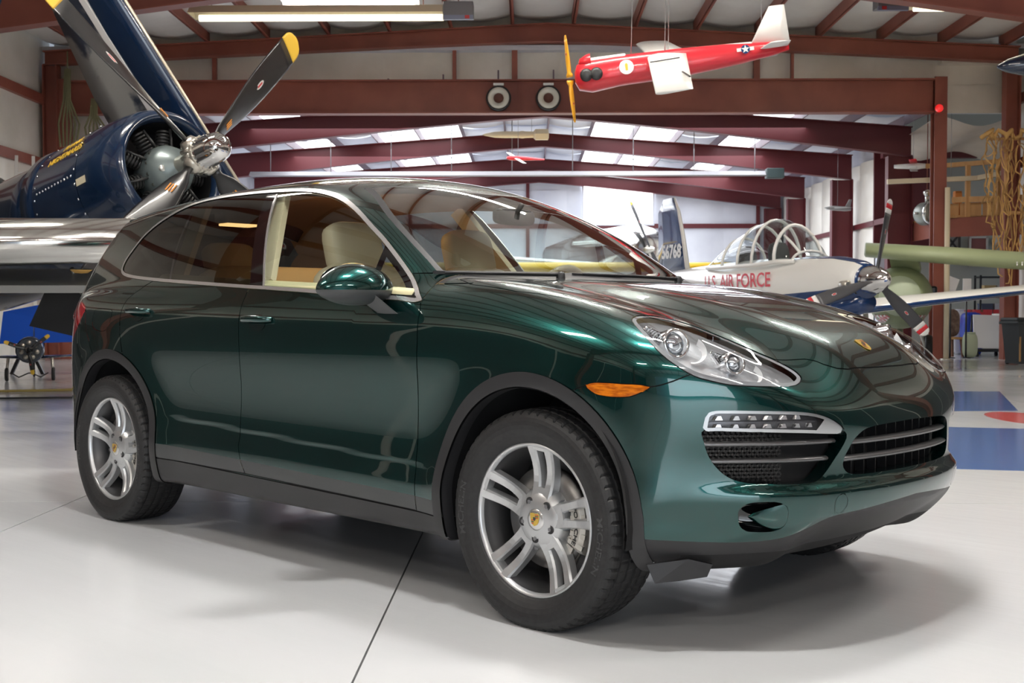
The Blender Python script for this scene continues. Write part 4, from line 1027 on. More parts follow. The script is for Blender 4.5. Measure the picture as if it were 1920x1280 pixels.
# crest on the bonnet nose
q0 = project_to(np.array([[.705, 0.0, .94]]), bodyF, 8)[0]; g0 = gradF(q0[None], bodyF)[0]; g0 /= np.linalg.norm(g0)
e_n = Vector(g0); e_r = Vector((0, 1, 0)); e_u = e_r.cross(e_n)*-1
if e_u.z < 0: e_u = -e_u
def _hoodcrest(a, b, h): return Vector(q0)+e_r*a+e_u*b+e_n*(h+.001)
crest(hood, _hoodcrest, .056)
def ell(mb, c, r, n=20, m=12, zmin=-1, fn=None):
    """(part of an) ellipsoid"""
    def f(u, v):
        t = 2*PI*u; p = -PI/2+PI*v; q = (math.cos(p)*math.cos(t), math.cos(p)*math.sin(t), math.sin(p))
        if fn: q = fn(q)
        return (c[0]+r[0]*q[0], c[1]+r[1]*q[1], c[2]+r[2]*q[2])
    return mb.grid(f, n, m, True, cu=True)
def doormirror(s, door):
    root = door
    c = (-.870, s*.995, 1.158)
    # shell: rounded, flat towards the rear, long axis across the car
    def shape(q):
        x, y, z = q
        x = x*(1.0 if x > 0 else .42); k = 1-.18*max(y*s, 0); return (x*k, y, z*(1-.22*max(y*s, 0)**2))
    def cup(top):
        mb = MB(); nu, nv = 36, 13; V = []
        for i in range(nu):
            t = 2*PI*i/nu
            for j in range(nv):
                p = (PI/2*j/(nv-1)) if top else (-PI/2*j/(nv-1)); z0 = -.16
                q = shape((math.cos(p)*math.cos(t), math.cos(p)*math.sin(t), math.sin(p)))
                V.append((c[0]+.125*q[0], c[1]+.172*q[1], c[2]-.022+(.103 if top else .058)*q[2]))
        F = [(i*nv+j, ((i+1) % nu)*nv+j, ((i+1) % nu)*nv+j+1, i*nv+j+1) for i in range(nu) for j in range(nv-1)]
        return mb.add(V, F, True)
    mc = cup(True).build('mirror_cap', paint, root)
    cup(False).build('mirror_lower_shell', m_grey, root)
    mb = MB(); mb.lathe([(.0, 0), (.085, 0), (.085, .004)], 24, 'X'); mb.xf(Matrix.Translation((c[0]-.052, c[1], c[2]+.008))@Matrix.Diagonal((1, 1.4, .78, 1))); mb.build('mirror_glass', m_mirror, root)
    mb = MB(); secs = []
    for t in np.linspace(0, 1, 8):
        p = Vector((-.820, s*.985, 1.120)).lerp(Vector((-.728, s*.900, 1.022)), t); w, h = .062-.016*t, .036+.012*t; ax = Vector((1, 0, 0)); up = Vector((0, s*.72, -.69)).cross(ax)
        secs.append([p+ax*(w*math.cos(a))+up*(h*math.sin(a)) for a in np.linspace(0, 2*PI, 17)[:-1]])
    V = [v for q in secs for v in q]; F = [(i*16+k, i*16+(k+1) % 16, (i+1)*16+(k+1) % 16, (i+1)*16+k) for i in range(7) for k in range(16)]+[tuple(range(16)), tuple(7*16+k for k in range(16))]
    mb.add(V, F, True); mb.build('mirror_foot', m_grey, root)
for s, d in ((-1, fdoors[0]), (1, fdoors[1])): doormirror(s, d)
def ysurfv(x, z):
    x = np.asarray(x, float); z = np.asarray(z, float); lo, hi = np.full(x.shape, .3), np.full(x.shape, 1.1)
    for _ in range(16):
        m = (lo+hi)/2; i = bodyF(np.stack([x, m, z], -1)) < 0; lo = np.where(i, m, lo); hi = np.where(i, hi, m)
    return lo
def ysurf(x, z): return float(ysurfv([x], [z])[0])
def handle(xc, zc, s, door):
    y = ysurf(xc, zc); mb = MB(); sec = []
    for t in np.linspace(-1, 1, 15):
        bow = .042*(1-abs(t)**3.2); w = .0145*(1-.30*abs(t)**4); p = Vector((xc+.110*t, s*(y+.004+bow), zc+.004*(1-t*t)))
        sec.append([p+Vector((0, s*.009*math.cos(a), w*math.sin(a))) for a in np.linspace(0, 2*PI, 11)[:-1]])
    V = [v for q in sec for v in q]; F = [(i*10+k, i*10+(k+1) % 10, (i+1)*10+(k+1) % 10, (i+1)*10+k) for i in range(14) for k in range(10)]+[tuple(range(10)), tuple(140+k for k in range(10))]
    mb.add(V, F, True); mb.build('door_handle', paint, door)
    mb = MB()          # disc on the door skin, coloured dark for the shade of the grip pocket
    rr, tt = np.meshgrid(np.linspace(0, 1, 5), np.linspace(0, 2*PI, 21)[:-1]); xx, zz = xc+.062*rr*np.cos(tt), zc-.014+.036*rr*np.sin(tt); yy = s*(ysurfv(xx.ravel(), zz.ravel())+.0018)
    mb.add(list(zip(xx.ravel(), yy, zz.ravel())), [(i*5+j, ((i+1) % 20)*5+j, ((i+1) % 20)*5+j+1, i*5+j+1) for i in range(20) for j in range(4)], True); mb.build('handle_pocket_shade', mat('pocket_shade_green', (.0008, .010, .009), .25, .3, coat=1.0), door)
for i, s in ((0, -1), (1, 1)):
    handle(-1.595, 1.020, s, fdoors[i]); handle(-2.625, 1.055, s, rdoors[i])
# wipers on the windscreen base
def wsx(Y, z): return float(sp_ws(z)-.27*Y**2)
for (y0, ytip, ztip) in ((-.34, -.78, 1.200), (.48, -.16, 1.205)):
    mb = MB(); pv = (wsx(y0, 1.185)+.055, y0, 1.198)
    mb.lathe([(.0, .014), (.012, .012), (.017, .004), (.019, -.02)], 16, 'Z', pv)
    tip = (wsx(ytip, ztip)+.022, ytip, ztip+.002)
    mid = Vector(pv).lerp(Vector(tip), .5); mid = Vector((wsx(mid.y, mid.z)+.05, mid.y, mid.z+.001))
    mb.tube([pv, mid, tip], [.007, .006, .004], 8)
    mb.build('wiper_arm', m_black, car)
    mb = MB(); pts = []
    for t in np.linspace(-.1, 1.08, 9):
        y = y0+(ytip-y0)*t; z = 1.190+.012*t; pts.append((wsx(y, z)+.014, y, z))
    for a, b in zip(pts[:-1], pts[1:]): mb.bar(a, b, .009, .012)
    mb.build('wiper_blade', m_black, car)
# roof spoiler
def spoiler():
    mb = MB(); n = 21; V = []
    for i in range(n):
        y = -.53+1.06*i/(n-1); Yc = abs(y); dz = -.085*(Yc/.6)**2.4-.010*(Yc/.53)**4; xb = .17*(Yc/.53)**3
        prof = [(-3.25, float(sp_roof(-3.25))-.002), (-3.45, float(sp_roof(-3.45))+.004), (-3.63+xb, float(sp_roof(-3.63+xb))+.006), (-3.64+xb, float(sp_roof(-3.63+xb))-.010), (-3.55+xb, 1.56), (-3.35, 1.55)]
        for x, z in prof: V.append((x, y, z+dz))
    F = [(i*6+k, i*6+(k+1) % 6, (i+1)*6+(k+1) % 6, (i+1)*6+k) for i in range(n-1) for k in range(6)]+[tuple(range(6)), tuple((n-1)*6+k for k in range(6))]
    return mb.add(V, F, False)
spoiler().build('roof_spoiler', paint, car)
# mud guards ahead of the front wheels' front edge
for s in (-1, 1):
    mb = MB(); a = [(.455, .900, .275), (.475, .885, .218), (.52, .82, .222), (.575, .75, .232), (.585, .735, .27), (.54, .80, .29)]
    mb.add([(x, s*y, z) for x, y, z in a]+[(x-.012, s*(y-.012), z) for x, y, z in a], [tuple(range(6)), tuple(range(6, 12))]+[(i, (i+1) % 6, 6+(i+1) % 6, 6+i) for i in range(6)]); mb.build('air_deflector', m_black, car)
# ---------------------------------------------------------------- wheels
RT, ZC, RL = .3735, .360, .2588
def make_tire():
    half = [(.2470,.092),(.2560,.100),(.2640,.1085),(.2760,.1165),(.2900,.1245),(.3060,.1300),(.3200,.1320),(.3340,.1305),(.3460,.1265),(.3540,.1215)]
    tread = [(.3600,.1165,1),(.3655,.1090,1),(.3690,.0990,1),(.3705,.0850,1),(.3650,.0835,2),(.3650,.0785,2),(.3715,.0770,0),(.3728,.0440,0),(.3660,.0425,2),(.3660,.0335,2),(.3731,.0320,0),(.3735,.0110,0),(.3665,.0095,2)]
    prof = [(r, y, 0) for r, y in half]+tread+[(r, -y, k) for r, y, k in tread[::-1]]+[(r, -y, 0) for r, y in half[::-1]]
    n = 300; V = []
    for i in range(n):
        a = 2*PI*i/n
        for r, y, k in prof:
            rr = r
            if k == 1 and i % 5 == 0: rr -= .0065
            elif k == 0 and abs(y) < .09 and i % 5 == 2: rr -= .003
            x, z = rr*math.sin(a), rr*math.cos(a)
            yy = y
            if z < -.20: yy *= 1+.05*min(1, (-z-.20)/.14)*(abs(y) > .1)
            if z < -(ZC-.001): z = -(ZC-.001)
            V.append((x, yy, z))
    m = len(prof); F = [(i*m+j, ((i+1) % n)*m+j, ((i+1) % n)*m+j+1, i*m+j+1) for i in range(n) for j in range(m-1)]
    return MB().add(V, F, False)
def arc_text(name, txt, size, r0, ang, parent, m, depth=.0012, bold=0.0, yfn=None, spread=1.0):
    """lettering bent round the wheel, clockwise as seen from outside (-y), tops outward"""
    V, F = textmesh(txt, size, depth, bold)
    out = []
    for x, y, z in V:
        r = r0+y; a = ang+x*spread/r0; out.append((r*math.sin(a), -(yfn(r)+z), r*math.cos(a)))
    return meshobj(name, out, F, m, parent)
def make_wheel(off):
    """axis along y, outer face towards -y; off = turn of the spokes"""
    m_bar = mat('rim_barrel', (.16, .16, .165), .4, .9)  # barrel and its end disc coloured dark for the shade inside the rim
    mb = MB()
    # lip and barrel
    mb.lathe([(.2440,.088),(.2470,.1000),(.2530,.1055),(RL,.1045),(RL,.0960),(.2500,.0900)], 96, 'Y'); n0 = len(mb.V)
    # five twin spokes
    for k in range(5):
        A = off+k*2*PI/5; st = len(mb.V)
        for sd in (-1, 1):
            secs = []
            for t in np.linspace(0, 1, 10):
                r = .060+(.247-.060)*t
                c = sd*(.0200+.0175*t+.002*math.sin(PI*t)); w = .0205-.0045*math.sin(PI*t)-.0015*t
                yf = .080-.016*math.sin(PI*min(t*1.05, 1))**1.0+.022*t**2.2; d = .040-.008*t
                # profile across the arm: flat crown, sloped flanks
                pr = [(-w*1.22, yf-d), (-w*1.02, yf-.008), (-w*.72, yf), (w*.72, yf), (w*1.02, yf-.008), (w*1.22, yf-d)]
                secs.append([(c+p, y, r) for p, y in pr])
            V = [v for q in secs for v in q]; F = [(i*6+j, i*6+(j+1) % 6, (i+1)*6+(j+1) % 6, (i+1)*6+j) for i in range(9) for j in range(6)]
            mb.add(V, F, False)
        # foot between the arms and flare towards the next pair
        mb.add([(-.022, .076, .055), (.022, .076, .055), (.026, .070, .108), (-.026, .070, .108), (-.022, .045, .055), (.022, .045, .055), (.026, .045, .112), (-.026, .045, .112)], [(0, 1, 2, 3), (3, 2, 6, 7), (0, 3, 7, 4), (1, 2, 6, 5)])
        mb.add([(-.040, .098, .236), (.040, .098, .236), (.040, .100, .250), (-.040, .100, .250), (-.040, .062, .238), (.040, .062, .238)], [(0, 1, 2, 3), (0, 1, 5, 4)])
        mb.add([(-.050, .060, .100), (-.020, .072, .050), (-.020, .040, .050), (-.052, .040, .105)], [(0, 1, 2, 3)]); mb.add([(.050, .060, .100), (.020, .072, .050), (.020, .040, .050), (.052, .040, .105)], [(0, 1, 2, 3)])
        R = Matrix.Rotation(-0, 3, 'Y'); ca, sa = math.cos(A), math.sin(A)
        for i in range(st, len(mb.V)):
            x, y, r = mb.V[i]; mb.V[i] = (x*ca+r*sa, y, -x*sa+r*ca)
    # hub
    mb.lathe([(.036,.087),(.050,.0855),(.074,.0800),(.094,.0690),(.106,.0520),(.110,.030)], 60, 'Y')
    for i in range(len(mb.V)): x, y, z = mb.V[i]; mb.V[i] = (x, -y, z)
    w = mb.build('wheel', m_silver, car)
    mb = MB(); mb.lathe([(.2440,-.0880),(.2400,-.0660),(.2270,-.0400),(.2270,.0700),(.2450,.0950)], 96, 'Y'); mb.lathe([(.2440,.0940),(.10,.0940)], 48, 'Y'); mb.build('rim_barrel', m_bar, w)
    make_tire().build('tire', m_rubber, w)
    ysw = lambda r: float(np.interp(r, [.2760,.2900,.3060,.3200,.3340,.3460], [.1165,.1245,.1300,.1320,.1305,.1265]))
    m_let = mat('tire_lettering', (.045, .045, .047), .55)
    arc_text('tire_lettering', 'MICHELIN', .034, .315, math.radians(98), w, m_let, .0010, .0005, ysw, 1.25)
    arc_text('tire_lettering', 'MICHELIN', .034, .315, math.radians(272), w, m_let, .0010, .0005, ysw, 1.25)
    # cap with crest, bolts on dark discs that stand for shaded bores
    mb = MB(); mb.lathe([(.0001,-.0905),(.026,-.0900),(.034,-.0880),(.038,-.0830)], 40, 'Y'); mb.build('center_cap', mat('cap_silver', (.70, .70, .69), .22, .8), w)
    crest(w, lambda a, b, h: Vector((a, -.0910-h, b+.003)), .040)
    for k in range(5):
        a = off+PI/5+k*2*PI/5; c = (.0655*math.sin(a), 0, .0655*math.cos(a))
        mb = MB(); mb.lathe([(.0155,-.0800),(.0150,-.0826),(.0130,-.0822),(.0001,-.0818)], 20, 'Y', c); mb.build('bolt_bore_shade', mat('bolt_bore_shade', (.05, .05, .052), .4, .6), w)
        mb = MB(); mb.lathe([(.0001,-.0845),(.0075,-.0845),(.0085,-.080)], 6, 'Y', c, smooth=False); mb.build('wheel_bolt', mat('bolt_steel', (.25, .25, .26), .35, .9), w)
    # brake
    mb = MB(); mb.lathe([(.07,-.012),(.075,-.030),(.172,-.030),(.172,-.002),(.07,-.002)], 64, 'Y'); mb.build('brake_disc', mat('brake_iron', (.30, .29, .28), .38, .95), w)
    mc = mat('caliper_silver', (.52, .50, .46), .35, .7); mb = MB(); secs = []
    for t in np.linspace(math.radians(62), math.radians(122), 15):
        e = abs((t-math.radians(92))/math.radians(30)); k = 1-.25*e**6
        pr = [(.124+.012*e**2, -.022), (.128+.012*e**2, -.050*k-.004), (.146, -.060*k), (.175, -.062*k), (.190, -.052*k), (.199, -.030), (.199, .010), (.180, .014)]
        secs.append([(r*math.sin(t), y, r*math.cos(t)) for r, y in pr])
    V = [v for q in secs for v in q]; F = [(i*8+j, i*8+(j+1) % 8, (i+1)*8+(j+1) % 8, (i+1)*8+j) for i in range(14) for j in range(8)]+[tuple(range(8)), tuple(14*8+j for j in range(8))]
    mb.add(V, F, False)
    for t in (70, 82, 102, 114):
        t = math.radians(t); mb.bar((.135*math.sin(t), -.058, .135*math.cos(t)), (.195*math.sin(t), -.052, .195*math.cos(t)), .016, .012, up=(0, 1, 0))
    mb.build('brake_caliper', mc, w)
    arc_text('caliper_lettering', 'PORSCHE', .021, .158, math.radians(92), w, mat('dark_lettering', (.02, .02, .02), .5), .0008, .0003, lambda r: .0625, 1.45)
    mb = MB(); mb.tube([(.10, -.02, -.06), (.13, -.015, -.10), (.09, .0, -.15)], .012); mb.box((.10, -.03, -.105), (.03, .025, .06), rotm('Y', .5)); mb.lathe([(.0001, -.05), (.012, -.05), (.012, -.02)], 14, 'Y', (.118, 0, -.055)); mb.build('brake_line', mc, w)
    return w
w1 = make_wheel(math.radians(6)); w1.location = (0, -.8275, ZC)
w2 = copytree(w1, car); w2.location = (WB, -.8345, ZC)
w3 = copytree(w1, car); w3.location = (0, .8275, ZC); w3.rotation_euler = (0, 0, PI)
w4 = copytree(w1, car); w4.location = (WB, .8345, ZC); w4.rotation_euler = (0, 0, PI)
# ---------------------------------------------------------------- cabin
def sq(mb, c, d, e=.35, R=None, n=20, m=12):
    """rounded cushion (superellipsoid)"""
    sg = lambda v, p: math.copysign(abs(v)**p, v)
    def f(u, v):
        t = 2*PI*u; p = -PI/2+PI*v
        q = Vector((sg(math.cos(p), e)*sg(math.cos(t), e)*d[0]/2, sg(math.cos(p), e)*sg(math.sin(t), e)*d[1]/2, sg(math.sin(p), e)*d[2]/2))
        if R is not None: q = R@q
        return (c[0]+q.x, c[1]+q.y, c[2]+q.z)
    return mb.grid(f, n, m, True, cu=True)
def seat(x, y, w=.50):
    mb = MB(); sq(mb, (x+.20, y, .66), (.56, w, .20)); sq(mb, (x+.22, y-w*.44, .70), (.5, .10, .2)); sq(mb, (x+.22, y+w*.44, .70), (.5, .10, .2))
    st = mb.build('front_seat', m_leather2, car)
    R = rotm('Y', math.radians(-16)); mb = MB(); sq(mb, (x-.13, y, .97), (.16, w, .62), .4, R); sq(mb, (x-.10, y-w*.42, .95), (.20, .11, .48), .5, R); sq(mb, (x-.10, y+w*.42, .95), (.20, .11, .48), .5, R)
    mb.build('backrest', m_leather2, st)
    mb = MB(); sq(mb, (x-.235, y, 1.335), (.12, .30, .26), .45, R); mb.build('headrest', m_leather2, st)
    return st
seat(-1.42, -.37); seat(-1.42, .37)
R = rotm('Y', math.radians(-20)); mb = MB(); sq(mb, (-2.15, 0, .66), (.55, 1.30, .20), .25)
rs = mb.build('rear_seat', m_leather, car); mb = MB(); sq(mb, (-2.50, 0, .98), (.16, 1.30, .62), .25, R); mb.build('backrest', m_leather, rs)
for y in (-.42, .42): mb = MB(); sq(mb, (-2.62, y, 1.32), (.10, .30, .17), .5, R); mb.build('headrest', m_leather, rs)
# dashboard, wheel, mirror
mb = MB(); ys = np.linspace(-.72, .72, 19); V = []
for y in ys:
    hump = .045*math.exp(-((y-.37)/.22)**2)
    for x, z in ((-.52-.27*y*y, 1.135), (-.70-.2*y*y, 1.135+hump*.6), (-.86, 1.12+hump), (-.93, 1.05+hump*.5), (-.93, .86), (-.82, .70)): V.append((x, y, z))
F = [(i*6+k, i*6+k+1, (i+1)*6+k+1, (i+1)*6+k) for i in range(18) for k in range(5)]; mb.add(V, F, True); mb.build('dashboard', m_dash, car)
mb = MB(); R = rotm('Y', math.radians(-68)); c = Vector((-1.05, .37, 1.085)); k = 32
mb.tube([c+R@Vector((.185*math.cos(2*PI*i/k), .185*math.sin(2*PI*i/k), 0)) for i in range(k)], .017, 10, closed=True)
sw = mb.build('steering_wheel', mat('wheel_leather', (.42, .33, .22), .5), car)
mb = MB(); sq(mb, c, (.13, .15, .05), .6, R)
for a in (0, 2*PI*.36, -2*PI*.36): mb.bar(c, c+R@Vector((-.18*math.cos(a), .18*math.sin(a), 0)), .035, .016)
mb.build('hub', m_dark, sw)
mb = MB(); sq(mb, (-.98, 0, 1.475), (.05, .25, .075), .5); mb.tube([(-.97, 0, 1.48), (-.93, 0, 1.53)], .012); mb.build('rear_view_mirror', m_dark, car)
# headliner and inner door skins follow the outer panels
s = (LAB == 'body_shell'); C = M.cen(); s &= (C[:, 2] > 1.16) & (C[:, 0] < -.60)
T = M.T[s]; u, inv = np.unique(T, return_inverse=True); T = inv.reshape(-1, 3); V = M.V[u]-M.N[u]*.035; N = -M.N[u]
c0 = np.abs(V[:, 1]) < 1e-7; sg = np.array([1, -1, 1]); idx = np.where(c0, np.arange(len(V)), len(V)+np.cumsum(~c0)-1)
meshobj('headliner', np.concatenate([V, (V*sg)[~c0]]), np.concatenate([T[:, ::-1], idx[T]]), m_head, car, True, np.concatenate([N, (N*sg)[~c0]]))
for nm, drs in (('front_door', fdoors), ('rear_door', rdoors)):
    for i, sgn in ((0, -1), (1, 1)):
        V, N, T = submesh([nm, nm+'_trim']); halfobj('door_card', V-N*.05, -N, T[:, ::-1], m_leather, drs[i], sgn)
        x0, x1 = ((-1.70, -.66) if nm == 'front_door' else (-2.62, -1.80)); mb = MB(); pts = []
        for x in np.linspace(x0, x1, 9):
            z = float(np.interp(x, [-2.7, -1.7, -.6], [1.200, 1.148, 1.098])); pts.append((x, sgn*(ysurf(x, z)-.042), z+.012))
        mb.tube(pts, .032, 10); mb.build('door_ledge', mat('pale_ledge', (.66, .60, .36), .5), drs[i])
mb = MB()
for s in (-1, 1):
    for (x0, z0, x1, z1) in ((-1.72, 1.17, -1.95, 1.60), (-2.50, 1.2, -2.63, 1.58)):
        mb.bar((x0, s*(ysurf(x0, z0)-.05), z0), (x1, s*(ysurf(x1, z1)-.05), z1), .03, .11, up=(1, 0, 0))
mb.build('pillar_cover', m_leather, car)
mb = MB(); mb.box((-2.15, 0, 1.655), (.16, .26, .02), None, .008); mb.build('dome_lamp', emat('dome_glow', (1, .62, .25), 9), car)
mb = MB(); mb.box((-3.19, 0, 1.548), (.10, .20, .014), None, .005); mb.build('cargo_lamp', emat('dome_glow', (1, .62, .25), 9), car)
mb = MB(); mb.box((-3.19, 0, 1.590), (.13, .24, .07), None, .01); mb.build('cargo_lamp_base', m_head, car)
mb = MB(); mb.box((-3.0, 0, .95), (.9, 1.4, .04)); mb.box((-2.0, 0, .50), (2.6, 1.7, .04)); mb.build('cabin_floor', m_dark, car)
l = bpy.data.lights.new('dome_lamp_light', 'POINT'); l.energy = 1.6; l.color = (1, .55, .22); l.shadow_soft_size = .06; lo = bpy.data.objects.new('dome_lamp_light', l); link(lo, car); lo.location = (-2.15, 0, 1.58)
# ---------------------------------------------------------------- aircraft
navy = mat('gloss_navy', (.0045, .016, .048), .16, 0, coat=.8, coatr=.05); noisecol(navy, (.010, .024, .055), 1.5, 4, rough=(.12, .30))
m_alu = mat('polished_aluminium', (.72, .72, .70), .13, 1.0); noisecol(m_alu, (.60, .59, .56), 2.0, 4, stretch=(1, 6, 1), rough=(.08, .22))
m_prop = mat('prop_black', (.014, .014, .015), .30, 0, coat=.3); m_yel = mat('yellow_tip', (.80, .50, .05), .45)
m_wht = mat('aircraft_white', (.80, .79, .75), .28, 0, coat=.5); m_ablue = mat('trainer_blue', (.008, .040, .14), .22, 0, coat=.6); m_ared = mat('signal_red', (.62, .018, .03), .32, 0, coat=.4)
m_hub = mat('hub_metal', (.60, .57, .50), .32, .85); m_case = mat('engine_grey', (.20, .24, .24), .35, .4); m_oil = mat('oily_black', (.012, .012, .013), .35)
m_olive = mat('olive_drab', (.27, .31, .17), .5); m_gtire = mat('tire_rubber', (.016, .016, .017))
m_orange = mat('stencil_orange', (.80, .30, .03), .5); m_wornp = mat('worn_grey_skin', (.46, .45, .42), .42, .1); noisecol(m_wornp, (.05, .06, .09), 1.7, 6, .50, .58)
def loft(mb, st, n=24, e=1.0, m2=None):
    """round body through stations (x, cz, half width, half height[, cy])"""
    V = []; sg = lambda v: math.copysign(abs(v)**e, v)
    for s in st:
        cy = s[4] if len(s) > 4 else 0
        for k in range(n):
            a = 2*PI*(k+.5)/n; V.append((s[0], cy+s[2]*sg(math.sin(a)), s[1]+s[3]*sg(math.cos(a))))
    F = []; MI = []
    for i in range(len(st)-1):
        for k in range(n):
            F.append((i*n+k, i*n+(k+1) % n, (i+1)*n+(k+1) % n, (i+1)*n+k)); MI.append(m2(i, abs((k+1) % n/n*2*PI-PI)) if m2 else 0)
    F += [tuple(range(n))[::-1], tuple((len(st)-1)*n+k for k in range(n))]; MI += [MI[0], MI[-1]]
    mb.add(V, F, True); mb.M[-len(F):] = MI; return mb
AF = [(0, 0), (.012, .022), (.05, .045), (.15, .068), (.30, .078), (.50, .066), (.75, .036), (1, .003), (1, -.003), (.75, -.018), (.50, -.032), (.30, -.042), (.15, -.042), (.05, -.030), (.012, -.016)]
def wing(mb, secs, thick=1.0, m2=None):
    """sections (leading-edge point, chord, direction of chord back, direction of thickness)"""
    V = []; n = len(AF)
    for le, c, back, up in secs:
        le, back, up = Vector(le), Vector(back), Vector(up)
        for a, b in AF: V.append(le+back*(a*c)+up*(b*c*thick))
    F = [(i*n+k, i*n+(k+1) % n, (i+1)*n+(k+1) % n, (i+1)*n+k) for i in range(len(secs)-1) for k in range(n)]
    mi = [m2(k) if m2 else 0 for i in range(len(secs)-1) for k in range(n)]
    F += [tuple(range(n)), tuple((len(secs)-1)*n+k for k in range(n))]; mi += [0, 0]
    mb.add(V, F, True); mb.M[-len(F):] = mi; return mb
def blade(parent, hub, d, ax, R, chord, m, tipm, tiplen, tw0=1.1, tw1=.32, r0=.14, band=None):
    """one propeller blade from the hub along d; ax = shaft direction"""
    d, ax = Vector(d).normalized(), Vector(ax).normalized(); side = ax.cross(d); hub = Vector(hub)
    def sec(r):
        t = (r-r0)/(R-r0); c = chord*(.34+.66*math.sin(min(t*1.9, 1)*PI/2)) if t < .5 else chord*(1-.22*((t-.5)/.5)**2)
        if t > .93: c *= math.sqrt(max(0.02, 1-((t-.93)/.07)**2*.93))
        th = .050*(1-t)**1.4+.010; a = tw0+(tw1-tw0)*t**.7
        cd_, nd = side*math.cos(a)+ax*math.sin(a), -side*math.sin(a)+ax*math.cos(a)
        if t < .08: c, th = .10, .05
        return [hub+d*r+cd_*(c/2*math.cos(q))+nd*(th*.5*math.sin(q)*(1 if abs(math.cos(q)) < .95 else .6)) for q in [2*PI*k/12 for k in range(12)]]
    def piece(ra, rb, n):
        V = [v for i in range(n) for v in sec(ra+(rb-ra)*i/(n-1))]
        F = [(i*12+k, i*12+(k+1) % 12, (i+1)*12+(k+1) % 12, (i+1)*12+k) for i in range(n-1) for k in range(12)]+[tuple(range(12)), tuple((n-1)*12+k for k in range(12))]
        return MB().add(V, F, True)
    b = piece(r0, R-tiplen, 16).build('propeller_blade', m, parent)
    if band:
        w = tiplen/3
        piece(R-tiplen, R-2*w, 4).build('blade_tip', tipm, b); piece(R-2*w, R-w, 4).build('blade_band', band, b); piece(R-w, R, 6).build('blade_tip', tipm, b)
    else: piece(R-tiplen, R, 8).build('blade_tip', tipm, b)
    # maker's spot on the face of the blade
    r = r0+(R-r0)*.55; q = sec(r); t = (r-r0)/(R-r0); a = tw0+(tw1-tw0)*t**.7; cdv = side*math.cos(a)+ax*math.sin(a); nd = -side*math.sin(a)+ax*math.cos(a)
    for sgn in (-1, 1):
        mb = MB(); k = 16; V = [hub+d*(r+.075*R/2*math.cos(2*PI*i/k))+cdv*(.030*R/2*math.sin(2*PI*i/k))+nd*sgn*(.050*(1-t)**1.4+.010)*.53 for i in range(k)]; mb.add(V, [tuple(range(k))])
        mb.add([v+nd*sgn*.001 for v in [hub+d*(r+s1)+cdv*s2+nd*sgn*(.050*(1-t)**1.4+.010)*.53 for s1, s2 in ((-.045*R/2, -.012), (.045*R/2, -.012), (.045*R/2, .012), (-.045*R/2, .012))]], [(0, 1, 2, 3)]); mb.M[-1] = 1
        mb.build('blade_decal', [mat('decal_pale', (.62, .60, .58), .5), mat('decal_red', (.55, .05, .05), .5)], b)
    return b
def wheelset(parent, c, r, w, axis='Y'):
    mb = MB(); mb.lathe([(r*.55, -w*.42), (r*.85, -w*.5), (r*.97, -w*.32), (r, 0), (r*.97, w*.32), (r*.85, w*.5), (r*.55, w*.42)], 28, axis, c); t = mb.build('landing_wheel', m_gtire, parent)
    mb = MB(); mb.lathe([(.001, -w*.36), (r*.4, -w*.38), (r*.56, -w*.42), (r*.56, w*.42), (r*.4, w*.38), (.001, w*.36)], 24, axis, c); mb.build('hub', m_hub, t)
# --- navy fighter with folded wings, upper left
fg = hthing('fighter_plane', 'glossy navy blue fighter plane with folded wings and four-blade propeller', 'airplane', -3.209, 11.37, 0, math.radians(-39.87))
RP = rotm('Y', -math.radians(11.47)); HUB = Vector((0, 0, 2.548))
def FP(x, y, z): return HUB+RP@Vector((x, y, z))
M4 = Matrix.Translation(HUB)@RP.to_4x4()
def fbuild(mb, name, m, par=None): return mb.xf(M4).build(name, m, par or fg)
mb = MB(); mb.lathe([(.505, -.80), (.505, -.50), (.520, -.440), (.548, -.415), (.580, -.425), (.612, -.470), (.650, -.60), (.672, -.80), (.682, -1.10)], 64, 'X'); fbuild(mb, 'cowl_ring', navy)
mb = MB(); mb.lathe([(.684, -1.105), (.690, -1.40), (.690, -1.75), (.690, -1.98)], 64, 'X'); cow = fbuild(mb, 'cowling', navy)
mb = MB(); mb.lathe([(.675, -1.98), (.70, -2.02), (.715, -2.20), (.69, -2.22)], 64, 'X'); fbuild(mb, 'cowl_flap', navy)
mb = MB(); mb.lathe([(.001, -.86), (.62, -.86)], 48, 'X'); mb.lathe([(.5, -.86), (.5, -.52)], 48, 'X'); fbuild(mb, 'engine_bay', m_oil)
mb = MB(); mb.lathe([(.07, -.28), (.12, -.31), (.205, -.38), (.255, -.48), (.265, -.58), (.24, -.70), (.20, -.84)], 40, 'X'); eng = fbuild(mb, 'gear_case', m_case)
mb = MB(); 
for k in range(14):
    a = 2*PI*k/14; mb.lathe([(.001, -.012), (.018, -.012), (.018, .01)], 8, 'X', (-.50, .252*math.sin(a), .252*math.cos(a)))
mb.xf(M4); mb.build('case_bolt', m_hub, eng)
mb = MB(); mb.lathe([(.001, .020), (.030, .018), (.034, 0), (.034, -.04)], 20, 'X', (-.365, -.17, -.03)); mb.xf(M4); mb.build('governor', mat('white_metal', (.75, .75, .70), .3, .6), eng)
